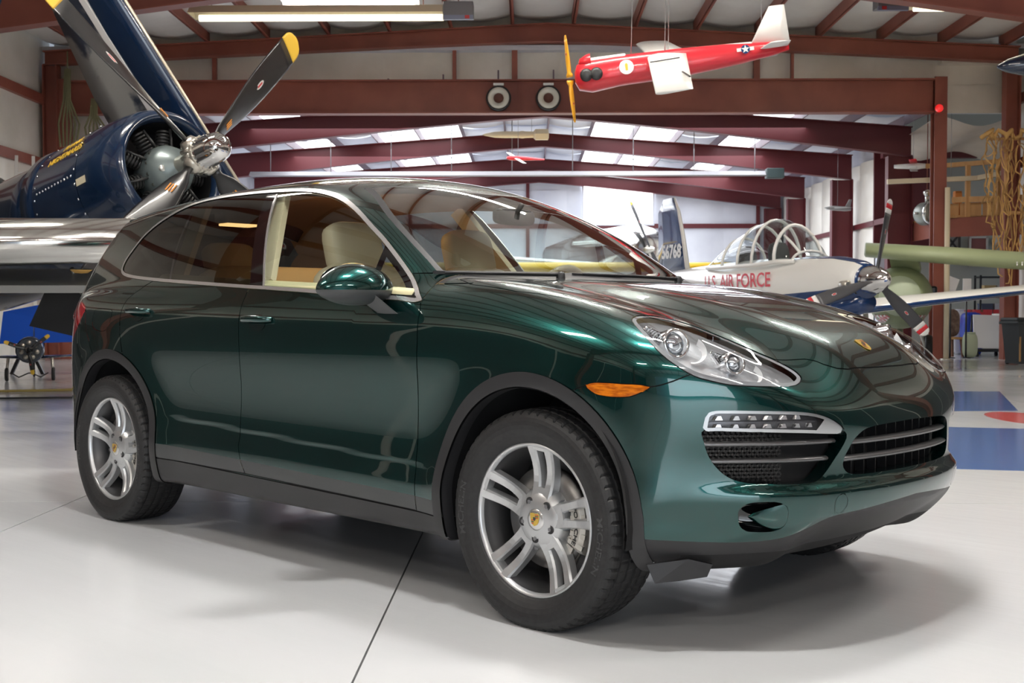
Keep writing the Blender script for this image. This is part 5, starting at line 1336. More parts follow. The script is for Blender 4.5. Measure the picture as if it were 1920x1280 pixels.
for k in range(9):
    a = 2*PI*k/9+.2; d = Vector((0, math.sin(a), math.cos(a))); mb = MB()
    for j in range(6):
        p = d*(.27+.036*j); mb.lathe([(.075, -.010), (.080, 0), (.075, .010)], 14, 'Z', R=d.to_track_quat('Z', 'X').to_matrix(), c=Vector((-.66, 0, 0))+p)
    mb.tube([Vector((-.52, 0, 0))+d*.22+Vector((0, .03, 0)), Vector((-.54, 0, 0))+d*.46], .014, 8); mb.xf(M4); mb.build('cylinder', mat('cylinder_dark', (.05, .05, .05), .4, .5), eng)
# propeller
mb = MB(); mb.lathe([(.001, .44), (.05, .435), (.10, .41), (.135, .36), (.150, .28), (.152, .16), (.160, .13)], 40, 'X'); pr = fbuild(mb, 'propeller_dome', mat('dome_chrome', (.80, .80, .79), .06, 1.0))
mb = MB(); mb.lathe([(.160, .13), (.172, .12), (.172, .02), (.14, -.02), (.12, -.12), (.09, -.20), (.085, -.32)], 40, 'X')
for k in range(4):
    a = .783+k*PI/2; d = Vector((0, math.sin(a), math.cos(a))); mb.tube([Vector((.03, 0, 0))+d*.06, Vector((.03, 0, 0))+d*.16, Vector((.03, 0, 0))+d*.20], [.095, .092, .070], 16)
    for j in (-1, 1):
        s2 = Vector((1, 0, 0)).cross(d); mb.tube([Vector((.09, 0, 0))+d*.13+s2*.09*j, Vector((-.04, 0, 0))+d*.13+s2*.09*j], .022, 8)
for k in range(20):
    a = 2*PI*k/20; mb.lathe([(.001, .008), (.010, .008), (.010, -.01)], 6, 'X', (.13, .166*math.sin(a), .166*math.cos(a)))
hubo = mb.xf(M4).build('propeller_hub', m_hub, fg)
for k in range(4):
    a = .783+k*PI/2; d = RP@Vector((0, math.sin(a), math.cos(a))); ax = RP@Vector((1, 0, 0))
    b = blade(fg, FP(.03, 0, 0), d, ax, 2.03, .37, m_prop, m_yel, .21, 1.05, .35, .16)
    # orange stencil marks near the root
    side = ax.cross(d); t = .2; aa = 1.05+(.35-1.05)*t**.7; cdv = side*math.cos(aa)+ax*math.sin(aa); nd = -side*math.sin(aa)+ax*math.cos(aa); mb = MB()
    for j in range(3):
        p = FP(.03, 0, 0)+d*.52+cdv*(-.03+.03*j)+nd*.030
        mb.bar(p-d*.05, p+d*.05, .014, .004, up=nd)
    mb.build('stencil_mark', m_orange, b)
# cowl fasteners, label plate and nose art lettering
mb = MB()
for x, a0, a1, n in ((-1.12, 15, 118, 9), (-1.93, 20, 112, 9)):
    for a in np.radians(np.linspace(a0, a1, n)): mb.lathe([(.001, .008), (.011, .006), (.013, 0)], 8, 'Z', R=Vector((0, -math.sin(a), math.cos(a))).to_track_quat('Z', 'X').to_matrix(), c=(x, -.690*math.sin(a), .690*math.cos(a)))
for x in np.linspace(-1.88, -1.18, 12): a = math.radians(84); mb.lathe([(.001, .008), (.011, .006), (.013, 0)], 8, 'Z', R=Vector((0, -math.sin(a), math.cos(a))).to_track_quat('Z', 'X').to_matrix(), c=(x, -.690*math.sin(a), .690*math.cos(a)))
o = mb.xf(M4).build('cowl_fastener', mat('bright_steel', (.7, .7, .7), .25, 1.0), cow); o['kind'] = 'stuff'
def oncowl(x0, a0, tilt=0.0, rr=.692):
    def f(x, y, z):
        x, y = x*math.cos(tilt)-y*math.sin(tilt), x*math.sin(tilt)+y*math.cos(tilt); a = a0-y/rr; r = rr+z+.002; return FP(x0+x, -r*math.sin(a), r*math.cos(a))
    return f
lettering('nose_lettering', 'FLYING', .11, oncowl(-1.36, math.radians(47), .02), m_yel, cow, .002, .001)
lettering('nose_lettering', 'NIGHTMARES', .11, oncowl(-1.40, math.radians(58.5), .02), m_yel, cow, .002, .001)
mb = MB(); f = oncowl(-1.0, math.radians(92), 0, .684); mb.add([f(a, b, .002) for a, b in ((-.09, -.035), (.09, -.035), (.09, .035), (-.09, .035))], [(0, 1, 2, 3)]); mb.build('label_plate', mat('cream_plate', (.70, .62, .45), .5), cow)
# fuselage, canopy, gull wings, folded panels, gear
mb = MB(); loft(mb, [(-2.15, 0, .66, .66), (-2.6, .0, .64, .68), (-3.4, .02, .60, .72), (-4.4, .05, .56, .70), (-5.4, .08, .46, .58), (-6.6, .15, .32, .44), (-7.6, .2, .18, .30), (-8.0, .22, .10, .2)], 36); fbuild(mb, 'fuselage', navy)
mb = MB(); loft(mb, [(-3.9, .62, .10, .08), (-4.2, .70, .30, .30), (-4.7, .74, .34, .38), (-5.3, .70, .30, .30), (-5.9, .6, .12, .1)], 20); fbuild(mb, 'canopy', glassmat('canopy_dark', (.25, .28, .26)))
mb = MB(); wing(mb, [((-7.0, 0, .5), 1.2, (-1, 0, 0), (0, 1, 0)), ((-7.4, 0, 1.35), .6, (-1, 0, 0), (0, 1, 0))], .8); fbuild(mb, 'tail_fin', navy)
for s in (-1, 1):
    mb = MB(); wing(mb, [((-1.75, s*.55, -.30), 2.3, (-1, 0, 0), (0, 0, 1)), ((-1.75, s*1.3, -.62), 2.2, (-1, 0, 0), (0, s*.3, 1)), ((-1.75, s*2.0, -.85), 2.1, (-1, 0, 0), (0, 0, 1)), ((-1.75, s*2.2, -.80), 1.9, (-1, 0, 0), (0, 0, 1))], 1.0); fbuild(mb, 'inner_wing', navy)
    k = .50 if s > 0 else .38; up = math.sqrt(1-k*k); nrm = (0, -s*up, -k*1.0); mb = MB(); secs = []
    for q, c in ((.1, 1.75), (1.4, 1.60), (2.8, 1.45), (3.9, 1.20), (4.25, .7)):
        secs.append(((-1.48-.03*q, s*(2.2-k*q), -.75+up*q), c, (-1, 0, 0), (0, s*up, k)))
    wing(mb, secs, 1.05, lambda i: 0); fw = fbuild(mb, 'folded_wing', m_wornp)
    mb = MB(); V = []                 # dark forward skin with a pale edge
    for q, c in ((.12, .62), (1.4, .58), (2.8, .50), (3.9, .42)):
        for a, h in ((-.004, 0), (.03, .085), (.25, .125), (1, .115)): V.append(Vector((-1.475-.03*q-a*c, s*(2.2-k*q), -.75+up*q))+Vector((0, -s*up, -k)) * (h*1.05)*-1*0+Vector((0, -s*up*(h*.9), -k*h*.9)))
    mb.add(V, [(i*4+j, i*4+j+1, (i+1)*4+j+1, (i+1)*4+j) for i in range(3) for j in range(3)], True); mb.xf(M4); mb.build('forward_skin', navy, fw)
    mb = MB(); mb.tube([(-1.470, s*(2.2-k*.1), -.75+up*.1), (-1.60, s*(2.2-k*4.2), -.75+up*4.2)], .018, 8); mb.xf(M4); mb.build('edge_strip', mat('bare_edge', (.70, .62, .48), .4, .5), fw)
    mb = MB(); mb.bar((-2.05, s*(2.2-k*2.3-.11*up), -.75+up*2.3-.11*k), (-2.12, s*(2.2-k*4.1-.08*up), -.75+up*4.1-.08*k), .10, .03, up=(0, -s*up, -k)); mb.xf(M4); mb.build('white_strut', mat('strut_white', (.75, .72, .70), .5), fw)
    # landing gear straight to the floor
    a = FP(-1.95, s*1.95, -.85); fx, fy = a.x+.1, a.y; mb = MB(); mb.tube([a, (fx, fy, .45)], .06, 12); mb.tube([(fx, fy, .45), (fx, fy, .40)], .04); mb.build('landing_strut', m_hub, fg); wheelset(fg, (fx, fy+.0, .40), .40, .24)
tw = FP(-7.3, 0, -.1); mb = MB(); mb.tube([tw, (tw.x, 0, .2)], .04); mb.build('tail_strut', m_hub, fg); wheelset(fg, (tw.x, 0, .17), .17, .1)
# --- polished wing at the left edge
pw = hthing('polished_wing', 'polished bare-metal aircraft wing reaching in from the left edge', 'aircraft wing', -4.6, 9.0, 0)
mb = MB(); wing(mb, [((1.68, -.55, 1.56), 1.55, (.10, .99, -.03), (0, .05, 1)), ((.6, -.60, 1.54), 1.75, (.06, 1, -.03), (0, .05, 1)), ((-1.2, -.66, 1.50), 2.0, (0, 1, -.03), (0, .05, 1)), ((-3.6, -.72, 1.44), 2.3, (0, 1, -.03), (0, .05, 1))], 1.75); mb.build('wing_skin', m_alu, pw)
mb = MB(); mb.box((-.5, .55, 1.30), (3.4, .9, .06), rotm('X', .18)); mb.build('flap', mat('worn_flap', (.30, .30, .29), .4, .4), pw)
for x in (1.05, 1.2): mb = MB(); mb.lathe([(.001, -.03), (.05, -.026), (.085, 0)], 18, 'Z', (x, .25+(x-1.05)*1.2, 1.375)); mb.build('wing_lamp', mat('lamp_amber_dull', (.80, .48, .15), .3), pw)
mb = MB(); mb.tube([(-2.4, .5, 1.35), (-2.4, .5, .35)], .07, 12); mb.build('landing_strut', m_hub, pw); wheelset(pw, (-2.4, .5, .36), .36, .2, 'X')
mb = MB(); mb.add([(.35, .9, .92), (.49, .9, 1.22), (.95, .95, 1.26), (.85, .95, .80), (.35, .94, .92), (.49, .94, 1.22), (.95, .99, 1.26), (.85, .99, .80)], [(0, 1, 2, 3), (4, 5, 6, 7), (0, 1, 5, 4), (1, 2, 6, 5), (2, 3, 7, 6), (3, 0, 4, 7)]); mb.build('gear_door', mat('matte_black_panel', (.008, .008, .009), .7), pw)
mb = MB(); mb.tube([(.8, .92, 1.2), (.8, .7, 1.40)], .02); mb.build('door_link', m_hub, pw)
# --- white and blue trainer on the right
tr = hthing('trainer_plane', 'white and blue low-wing trainer plane with bubble canopy and chrome spinner', 'airplane', 4.92, 16.7, 0, math.radians(-72.5))
st = [(-.12, 1.47, .235, .235), (-.30, 1.46, .30, .31), (-.8, 1.44, .385, .41), (-1.5, 1.42, .46, .46), (-2.2, 1.40, .50, .48), (-3.0, 1.40, .52, .50), (-4.2, 1.42, .47, .47), (-5.2, 1.47, .36, .40), (-6.4, 1.55, .20, .28), (-7.1, 1.62, .10, .18)]
def tmat(i, a):      # a = 0 at the belly, pi at the top
    return 1 if a < 1.25 or (a > 2.62 and i < 4) else 0
mb = MB(); loft(mb, st, 36, 1.0, tmat); fus = mb.build('fuselage', [m_wht, m_ablue], tr)
mb = MB(); mb.lathe([(.001, .36), (.035, .35), (.09, .30), (.15, .20), (.195, .06), (.205, -.06), (.205, -.12)], 40, 'X', (0, 0, 1.48)); mb.build('spinner', mat('dome_chrome', (.8, .8, .79)), tr)
for k, a in enumerate((12, 132, 252)):
    a = math.radians(a); blade(tr, (.04, 0, 1.48), (0, math.sin(a), math.cos(a)), (1, 0, 0), 1.17, .20, mat('prop_grey', (.06, .06, .065), .35), mat('tip_white', (.80, .78, .74), .4), .21, .95, .45, .12, m_ared)
for s in (-1, 1):
    mb = MB(); mb.lathe([(.05, 0), (.075, .02), (.075, .16), (.05, .18)], 14, 'X', (-.34, s*.30, 1.40)); mb.build('exhaust_stub', m_hub, tr)
    mb = MB(); mb.box((-.165, s*.14, 1.36), (.03, .12, .16), None, .01); mb.build('air_intake', m_oil, tr)
mb = MB(); loft(mb, [(-.16, 1.16, .16, .13), (-.7, 1.08, .24, .18), (-1.5, 1.0, .28, .16)], 20); mb.build('chin_cowl', m_ablue, tr)
# canopy glass and its white frames
CAN = [(-1.62, 1.80, .30, .10), (-1.85, 1.82, .40, .34), (-2.15, 1.80, .45, .60), (-2.55, 1.78, .46, .76), (-3.1, 1.78, .46, .72), (-3.6, 1.78, .45, .60), (-4.2, 1.78, .40, .38), (-4.75, 1.80, .28, .10)]
def canpt(x, a):
    xs = [c[0] for c in CAN][::-1]; f = lambda k: float(np.interp(x, xs, [c[k] for c in CAN][::-1])); return Vector((x, f(2)*math.sin(a), f(1)+f(3)*math.cos(a)))
mb = MB(); mb.grid(lambda u, v: tuple(canpt(-1.62-3.13*u, -PI/2+PI*v)), 26, 17); mb.build('canopy_glass', glassmat('canopy_glass', (.80, .84, .85)), tr)
for x, r in ((-2.05, .030), (-2.75, .026), (-3.25, .026), (-3.85, .026), (-1.68, .022)):
    mb = MB(); mb.tube([canpt(x-(.0 if x != -2.05 else .12*(1-abs(2*t-1))), -PI/2+PI*t) for t in np.linspace(0, 1, 15)], r, 8); mb.build('canopy_frame', m_wht, tr)
for s in (-1, 1):
    mb = MB(); mb.tube([canpt(x, s*PI/2) for x in np.linspace(-1.65, -4.7, 10)], .035, 8); mb.build('canopy_rail', m_wht, tr)
    mb = MB(); mb.tube([canpt(x, s*.62) for x in np.linspace(-1.66, -2.05, 5)], .022, 8); mb.build('canopy_frame', m_wht, tr)
for x in (-2.65, -3.75): mb = MB(); sq(mb, (x, 0, 1.85), (.16, .36, .62), .5, rotm('Y', -.2)); mb.build('pilot_seat', mat('seat_dark', (.05, .05, .05), .7), tr)
# lettering, fin with number, wings, gear
lettering('fuselage_lettering', 'U.S. AIR FORCE', .34, lambda x, y, z: Vector((-3.25+x*1.05, -(float(np.interp(-3.25+x, [-5.2, -4.2, -3, -2.2, -1.5], [.36, .47, .52, .50, .46]))+.008+z), 1.52+y*.95)), m_ared, fus, .001, .004)
mb = MB(); wing(mb, [((-6.05, 0, 1.75), 1.45, (-1, 0, 0), (0, 1, 0)), ((-6.30, 0, 2.5), 1.20, (-1, 0, 0), (0, 1, 0)), ((-6.52, 0, 3.0), 1.0, (-1, 0, 0), (0, 1, 0)), ((-6.72, 0, 3.26), .55, (-1, 0, 0), (0, 1, 0))], 1.0, lambda k: 1 if k in (0, 1, 13, 14) else 0); fin = mb.build('tail_fin', [m_ablue, m_wht], tr)
lettering('fin_number', '56768', .36, lambda x, y, z: Vector((-6.72+x, -(.078+z), 2.18+y)), m_wht, fin, .002, .012)
mb = MB(); wing(mb, [((-6.5, 0, 1.62), 1.0, (-1, 0, 0), (0, 0, 1)), ((-6.7, 1.75, 1.66), .6, (-1, 0, 0), (0, 0, 1))]); wing(mb, [((-6.5, 0, 1.62), 1.0, (-1, 0, 0), (0, 0, 1)), ((-6.7, -1.75, 1.66), .6, (-1, 0, 0), (0, 0, 1))]); mb.build('tailplane', m_wht, tr)
for s in (-1, 1):
    mb = MB(); wing(mb, [((-1.75, s*.35, .98), 2.05, (-1, 0, 0), (0, 0, 1)), ((-1.95, s*2.7, 1.20), 1.65, (-1, 0, 0), (0, -s*.1, 1)), ((-2.15, s*4.9, 1.40), 1.25, (-1, 0, 0), (0, -s*.1, 1)), ((-2.3, s*5.15, 1.44), .8, (-1, 0, 0), (0, -s*.1, 1))], 1.0, lambda k: 1 if k in (0, 13, 14) else 0); mb.build('wing', [m_wht, m_ablue], tr)
    mb = MB(); mb.tube([(-2.3, s*1.4, 1.0), (-2.3, s*1.45, .28)], .045, 10); mb.build('landing_strut', m_hub, tr); wheelset(tr, (-2.3, s*1.5, .27), .27, .16)
mb = MB(); mb.tube([(-.55, 0, 1.1), (-.35, 0, .25)], .045, 10); mb.build('landing_strut', m_hub, tr); wheelset(tr, (-.33, 0, .23), .23, .14)
# --- olive plane behind it with a painted mouth
OX, OY, OA = 6.75, 21.3, math.radians(108)
ol = hthing('olive_plane', 'olive green high-wing plane with red shark mouth behind the trainer', 'airplane', OX, OY, 0, -OA)
mb = MB(); loft(mb, [(.0, 1.30, .16, .16), (-.12, 1.30, .38, .38), (-.5, 1.30, .54, .54), (-1.2, 1.28, .60, .60), (-2.2, 1.30, .58, .58), (-3.4, 1.40, .46, .5), (-4.6, 1.55, .22, .3)], 28); of = mb.build('fuselage', m_olive, ol)
mb = MB(); mb.lathe([(.001, .05), (.2, .03), (.36, -.08), (.37, -.12)], 28, 'X', (0, 0, 1.30)); mb.build('nose_plate', mat('pale_green', (.42, .48, .34), .5), ol)
def onol(x, a, h=.006):
    xs = [-4.6, -3.4, -2.2, -1.2, -.5, -.12, 0]; r = float(np.interp(x, xs, [.26, .48, .58, .60, .54, .38, .16]))+h; return Vector((x, r*math.sin(a), 1.29-r*math.cos(a)))
for s in (-1, 1):
    mb = MB(); n = 11
    V = []
    for i in range(n):
        t = i/(n-1); x = -.18-1.1*t; V += [onol(x, s*(.42+.25*t)), onol(x, s*(.42+.25*t+.42*math.sin(PI*(.15+.85*t))))]
    mb.add(V, [(2*i, 2*i+1, 2*i+3, 2*i+2) for i in range(n-1)], True); mo = mb.build('shark_mouth', m_ared, of)
    mb = MB()
    for i in range(9):
        x = -.24-.11*i; t = (-.18-x)/1.1; a0 = .42+.25*t; w = .42*math.sin(PI*(.15+.85*min(t, 1)))
        for b0, b1 in ((a0, a0+w*.42), (a0+w, a0+w*.58)): mb.add([onol(x-.045, s*b0, .010), onol(x+.045, s*b0, .010), onol(x, s*b1, .010)], [(0, 1, 2)])
    mb.build('shark_tooth', m_wht, of)
mb = MB(); mb.box((-1.5, .56, 1.42), (.5, .22, .16), None, .04); mb.build('vent_box', m_oil, ol)
mb = MB(); mb.tube([(-1.4, 0, .7), (-1.4, 0, .2)], .06); mb.build('landing_strut', m_hub, ol); wheelset(ol, (-1.4, 0, .24), .24, .14)
for s in (-1, 1): mb = MB(); mb.tube([(-3.0, s*.3, .9), (-3.0, s*.5, .3)], .05); mb.build('landing_strut', m_hub, ol); wheelset(ol, (-3.0, s*.55, .27), .27, .15)
wv = lambda X, Y, Z: Vector(((X-OX)*math.cos(OA)-(Y-OY)*math.sin(OA), (X-OX)*math.sin(OA)+(Y-OY)*math.cos(OA), Z))
bk = wv(OX+.25, OY+.97, 0); mb = MB(); wing(mb, [(wv(6.05, 21.0, 2.10), 1.3, bk, (0, 0, 1)), (wv(7.6, 20.9, 1.98), 1.55, bk, (0, 0, 1)), (wv(10.1, 20.6, 1.78), 1.6, bk, (0, 0, 1))], 1.7); ow = mb.build('wing', m_olive, ol)
mb = MB(); mb.bar(wv(7.0, 21.8, 1.85), wv(7.05, 21.9, 1.98), .5, .5); mb.build('wing_pylon', m_olive, ol)
mb = MB()
for k in range(4): p = wv(8.62+.09*k, 20.72, 1.86); mb.bar(p+Vector((-.04, 0, -.03)), p+Vector((.04, 0, .03)), .02, .012); mb.bar(p+Vector((-.04, 0, .03)), p+Vector((.04, 0, -.03)), .02, .012)
mb.build('wing_marking', m_wht, ow)
# --- yellow winged plane and bare-metal plane deep in the far bay
yp = hthing('yellow_plane', 'yellow-winged old plane standing across the far bay', 'airplane', .8, 29.6, 0)
mb = MB(); wing(mb, [((-5.2, -.6, 2.10), 1.2, (0, 1, 0), (0, 0, 1)), ((0, -.8, 2.06), 1.6, (0, 1, 0), (0, 0, 1)), ((4.6, -.6, 2.10), 1.2, (0, 1, 0), (0, 0, 1))], 1.4); mb.build('wing', mat('cub_yellow', (.85, .55, .03), .35), yp)
mb = MB(); loft(mb, [(0, 1.3, .3, .3), (-.6, 1.35, .42, .48), (-2, 1.4, .42, .55), (-4, 1.3, .2, .3), (-5.2, 1.3, .08, .15)], 20); mb.xf(Matrix.Rotation(math.radians(-90), 4, 'Z')@Matrix.Translation((1.2, 0, 0))); mb.build('fuselage', mat('fabric_silver', (.45, .48, .50), .4, .3), yp)
for s in (-1, 1):
    mb = MB(); mb.tube([(s*.4, 0, 1.1), (s*.9, 0, .3)], .05); mb.tube([(s*.42, .2, 1.0), (s*2.4, .1, 2.0)], .03); mb.build('landing_strut', m_hub, yp); wheelset(yp, (s*.95, 0, .3), .3, .14, 'X')
mb = MB(); mb.tube([(0, 4.8, 1.2), (0, 4.9, .15)], .04); mb.build('tail_strut', m_hub, yp)
X, Z = at(1215, 468, 33.5); bp = hthing('bare_metal_plane', 'bare-metal plane with grey cowl standing behind the numbered tail fin', 'airplane', X, 33.5, 0, math.radians(-60))
mb = MB(); loft(mb, [(0, Z, .3, .3), (-.08, Z, .66, .66), (-.5, Z+.02, .74, .74), (-1.4, Z, .72, .74), (-3.2, Z, .6, .66), (-5.5, Z, .25, .35)], 28); mb.build('fuselage', m_alu, bp)
mb = MB(); wing(mb, [((-1.2, -4.2, Z-.3), 1.3, (-1, 0, 0), (0, 0, 1)), ((-1, 0, Z-.5), 2, (-1, 0, 0), (0, 0, 1)), ((-1.2, 4.2, Z-.3), 1.3, (-1, 0, 0), (0, 0, 1))]); mb.build('wing', m_alu, bp)
for s in (-1, 1): mb = MB(); mb.tube([(-1.5, s*1.4, Z-.5), (-1.5, s*1.4, .3)], .06); mb.build('landing_strut', m_hub, bp); wheelset(bp, (-1.5, s*1.4, .32), .32, .16)
mb = MB(); mb.tube([(-5.2, 0, Z-.2), (-5.3, 0, .1)], .04); mb.build('tail_strut', m_hub, bp)
a = math.radians(-28); pb = blade(bp, (.12, 0, Z+.0), (0, math.sin(a), math.cos(a)), (1, 0, 0), 1.5, .2, mat('prop_grey', (.06, .06, .065)), m_yel, .1, .9, .4, .1); blade(bp, (.12, 0, Z), (0, -math.sin(a), -math.cos(a)), (1, 0, 0), 1.5, .2, mat('prop_grey', (.06, .06, .065)), m_yel, .1, .9, .4, .1)
mb = MB(); mb.lathe([(.001, .3), (.06, .26), (.1, .1), (.12, 0)], 16, 'X', (0, 0, Z)); mb.build('propeller_hub', m_hub, bp)
# --- red target drone hung from the roof
X, Z = at(1270, 122, 14.0); dr = hthing('target_drone', 'red and white target drone with yellow propeller hanging under the roof', 'drone', X, 14.0, Z, PI-math.radians(4))
PD = rotm('Y', math.radians(6.6)).to_4x4()
mb = MB(); loft(mb, [(1.24, -.02, .05, .06), (1.20, -.02, .13, .15), (1.05, -.02, .16, .19), (.7, .0, .155, .175), (0, .0, .15, .165), (-.6, .01, .13, .13), (-1.1, .02, .08, .08), (-1.30, .02, .03, .04)], 22, .75); mb.xf(PD); df = mb.build('fuselage', m_ared, dr)
mb = MB(); mb.box((.86, 0, .155), (.5, .20, .05), None, .015); mb.xf(PD); mb.build('top_panel', m_wht, dr)
mb = MB(); mb.box((-.45, 0, .115), (.85, .15, .05), rotm('Y', -.04), .015); mb.xf(PD); mb.build('top_panel', m_wht, dr)
wb_ = MB(); wing(wb_, [((.40, 1.55, -.62+.02), .40, (-1, 0, 0), (0, .4, .92)), ((.36, 0, .14), .46, (-1, 0, 0), (0, .4, .92)), ((.40, -1.55, .62), .40, (-1, 0, 0), (0, .4, .92))], 1.0); wb_.xf(PD); dw = wb_.build('wing', m_wht, dr)
mb = MB(); mb.bar((.36, .50, -.05), (.02, .52, -.045), .02, .012); mb.bar((.05, 1.0, -.30), (.0, 1.3, -.42), .02, .012); mb.xf(PD); mb.build('aileron_slot', m_oil, dw)
mb = MB(); wing(mb, [((-.86, 0, .10), .46, (-1, 0, 0), (0, 1, 0)), ((-1.12, 0, .52), .18, (-1, 0, 0), (0, 1, 0))], .7); mb.xf(PD); mb.build('tail_fin', m_wht, dr)
mb = MB(); wing(mb, [((-1.0, .55, -.02), .24, (-1, 0, 0), (0, 0, 1)), ((-.95, 0, .03), .34, (-1, 0, 0), (0, 0, 1)), ((-1.0, -.55, .04), .24, (-1, 0, 0), (0, 0, 1))], .7); mb.xf(PD); mb.build('tailplane', m_wht, dr)
for x in (1.10, .98): mb = MB(); mb.lathe([(.06, .0), (.075, .02), (.075, .10), (.045, .12), (.001, .12)], 18, 'Y', (x, .08, -.03)); mb.xf(PD); mb.build('engine_cylinder', mat('cylinder_dark', (.05, .05, .05)), dr)
mb = MB(); mb.lathe([(.001, .10), (.05, .08), (.09, .0), (.1, -.05)], 18, 'X', (1.08, .05, .14)); mb.xf(PD); mb.build('engine_cover', m_ared, dr)
for a in (.05, PI+.05): blade(dr, PD.to_3x3()@Vector((1.30, 0, -.02)), PD.to_3x3()@Vector((0, math.sin(a), math.cos(a))), PD.to_3x3()@Vector((1, 0, 0)), .52, .085, mat('prop_amber', (.75, .36, .02), .35), mat('prop_amber', (.75, .36, .02)), .05, .9, .4, .02)
dk = lambda x, z, h=.0: PD.to_3x3()@Vector((x, .163+h, z))
mb = MB(); k = 24; mb.add([dk(.62+.085*math.cos(2*PI*i/k), .0+.085*math.sin(2*PI*i/k), .006) for i in range(k)], [tuple(range(k))]); mb.build('round_badge', m_wht, df)
mb = MB(); mb.add([dk(.62+a, b, .009) for a, b in ((-.014, -.04), (.014, -.04), (.018, .03), (0, .05), (-.018, .03))], [(0, 1, 2, 3, 4)]); mb.build('badge_motif', m_yel, df)
mb = MB(); dk2 = lambda x, z, h=.0: PD.to_3x3()@Vector((x, .125+h, z+.03))
mb.add([dk2(-.78+a, b, .008) for a, b in ((-.10, -.02), (.10, -.02), (.10, .02), (-.10, .02))], [(0, 1, 2, 3)]); mb.build('insignia_bar', m_wht, df)
mb = MB(); mb.add([dk2(-.78+.052*math.cos(2*PI*i/k), .052*math.sin(2*PI*i/k), .010) for i in range(k)], [tuple(range(k))]); mb.build('insignia_disc', m_ablue, df)
mb = MB(); mb.add([dk2(-.78+(.050 if i % 2 == 0 else .020)*math.sin(2*PI*i/10), (.050 if i % 2 == 0 else .020)*math.cos(2*PI*i/10), .012) for i in range(10)], [tuple(range(10))]); mb.build('insignia_star', m_wht, df)
mb = MB()
for x, y in ((.55, 0), (.15, .1), (.1, -.1), (-1.0, 0)): mb.tube([PD.to_3x3()@Vector((x, y, .14)), Vector((x*.9, y*2, 7.1-Z))], .005, 5)
mb.build('hanging_wire', mat('wire_grey', (.4, .4, .4), .4, .8), dr)
# --- white missile and small models hung in the far bay
X, Z = at(968, 254, 30); ms = hthing('practice_missile', 'cream missile body with box fins hanging below the far ridge', 'missile', X, 30, Z, PI)
mb = MB(); mb.lathe([(.002, .86), (.03, .78), (.075, .55), (.085, .3), (.085, -.10), (.095, -.12), (.095, -.2), (.085, -.22), (.08, -.5)], 24, 'X'); mb.build('body', mat('cream_paint', (.70, .62, .45), .5), ms)
mb = MB(); mb.lathe([(.10, -.45), (.15, -.50), (.15, -.82), (.08, -.84)], 6, 'X', smooth=False); mb.build('tail_box', mat('cream_paint', (.70, .62, .45)), ms)
mb = MB(); mb.tube([(.3, 0, .08), (.3, 0, 6.0-Z)], .006, 5); mb.tube([(-.4, 0, .08), (-.4, 0, 6.0-Z)], .006, 5); mb.build('hanging_wire', mat('wire_grey', (.4, .4, .4)), ms)
X, Z = at(972, 298, 29.3); mg = hthing('model_glider', 'small white model glider with red nose under the missile', 'model plane', X, 29.3, Z, math.radians(200))
mb = MB(); wing(mb, [((.1, -.62, .22), .10, (-1, 0, 0), (0, .3, 1)), ((.12, 0, 0), .14, (-1, 0, 0), (0, .3, 1)), ((.1, .62, -.20), .10, (-1, 0, 0), (0, .3, 1))]); mb.build('wing', m_wht, mg)
mb = MB(); loft(mb, [(.3, 0, .03, .03), (.2, 0, .06, .06), (-.2, 0, .05, .05), (-.7, 0, .02, .02)], 12); mb.build('fuselage', m_ared, mg)
mb = MB(); mb.tube([(0, 0, .05), (0, 0, 6.1-Z)], .005, 5); mb.build('hanging_wire', mat('wire_grey', (.4, .4, .4)), mg)
X, Z = at(1567, 392, 30); mg = hthing('model_jet', 'small grey model jet hanging against the maroon column', 'model plane', X, 30, Z, math.radians(-150))
mb = MB(); loft(mb, [(.45, 0, .01, .01), (.2, 0, .05, .06), (-.3, 0, .05, .06), (-.45, 0, .03, .04)], 12); mb.build('fuselage', mat('model_grey', (.45, .45, .44), .4), mg)
mb = MB(); wing(mb, [((.0, -.42, 0), .12, (-1, 0, 0), (0, 0, 1)), ((.2, 0, 0), .3, (-1, 0, 0), (0, 0, 1)), ((.0, .42, 0), .12, (-1, 0, 0), (0, 0, 1))]); wing(mb, [((-.25, 0, .04), .2, (-1, 0, 0), (0, 1, 0)), ((-.4, 0, .25), .1, (-1, 0, 0), (0, 1, 0))]); mb.build('wing', mat('model_grey', (.45, .45, .44)), mg)
mb = MB(); mb.tube([(0, 0, .05), (0, 0, 5.5-Z)], .004, 5); mb.build('hanging_wire', mat('wire_grey', (.4, .4, .4)), mg)
# --- dark drop tank at the right edge under the roof
X, Z = at(1935, 124, 17.5); dt = hthing('drop_tank', 'dark blue drop tank nose hanging at the right edge', 'fuel tank', X+.45, 17.5, Z, PI)
mb = MB(); loft(mb, [(1.05, -.05, .02, .02), (.9, -.04, .10, .10), (.6, -.02, .18, .18), (.1, 0, .24, .24), (-.8, 0, .25, .25), (-1.4, 0, .18, .18), (-1.8, 0, .05, .05)], 24); mb.build('tank_body', navy, dt)
mb = MB(); mb.tube([(.3, 0, .2), (.3, 0, 6.7-Z)], .012, 6); mb.tube([(-.9, 0, .2), (-.9, 0, 6.7-Z)], .012, 6); mb.build('hanging_wire', m_steel, dt)
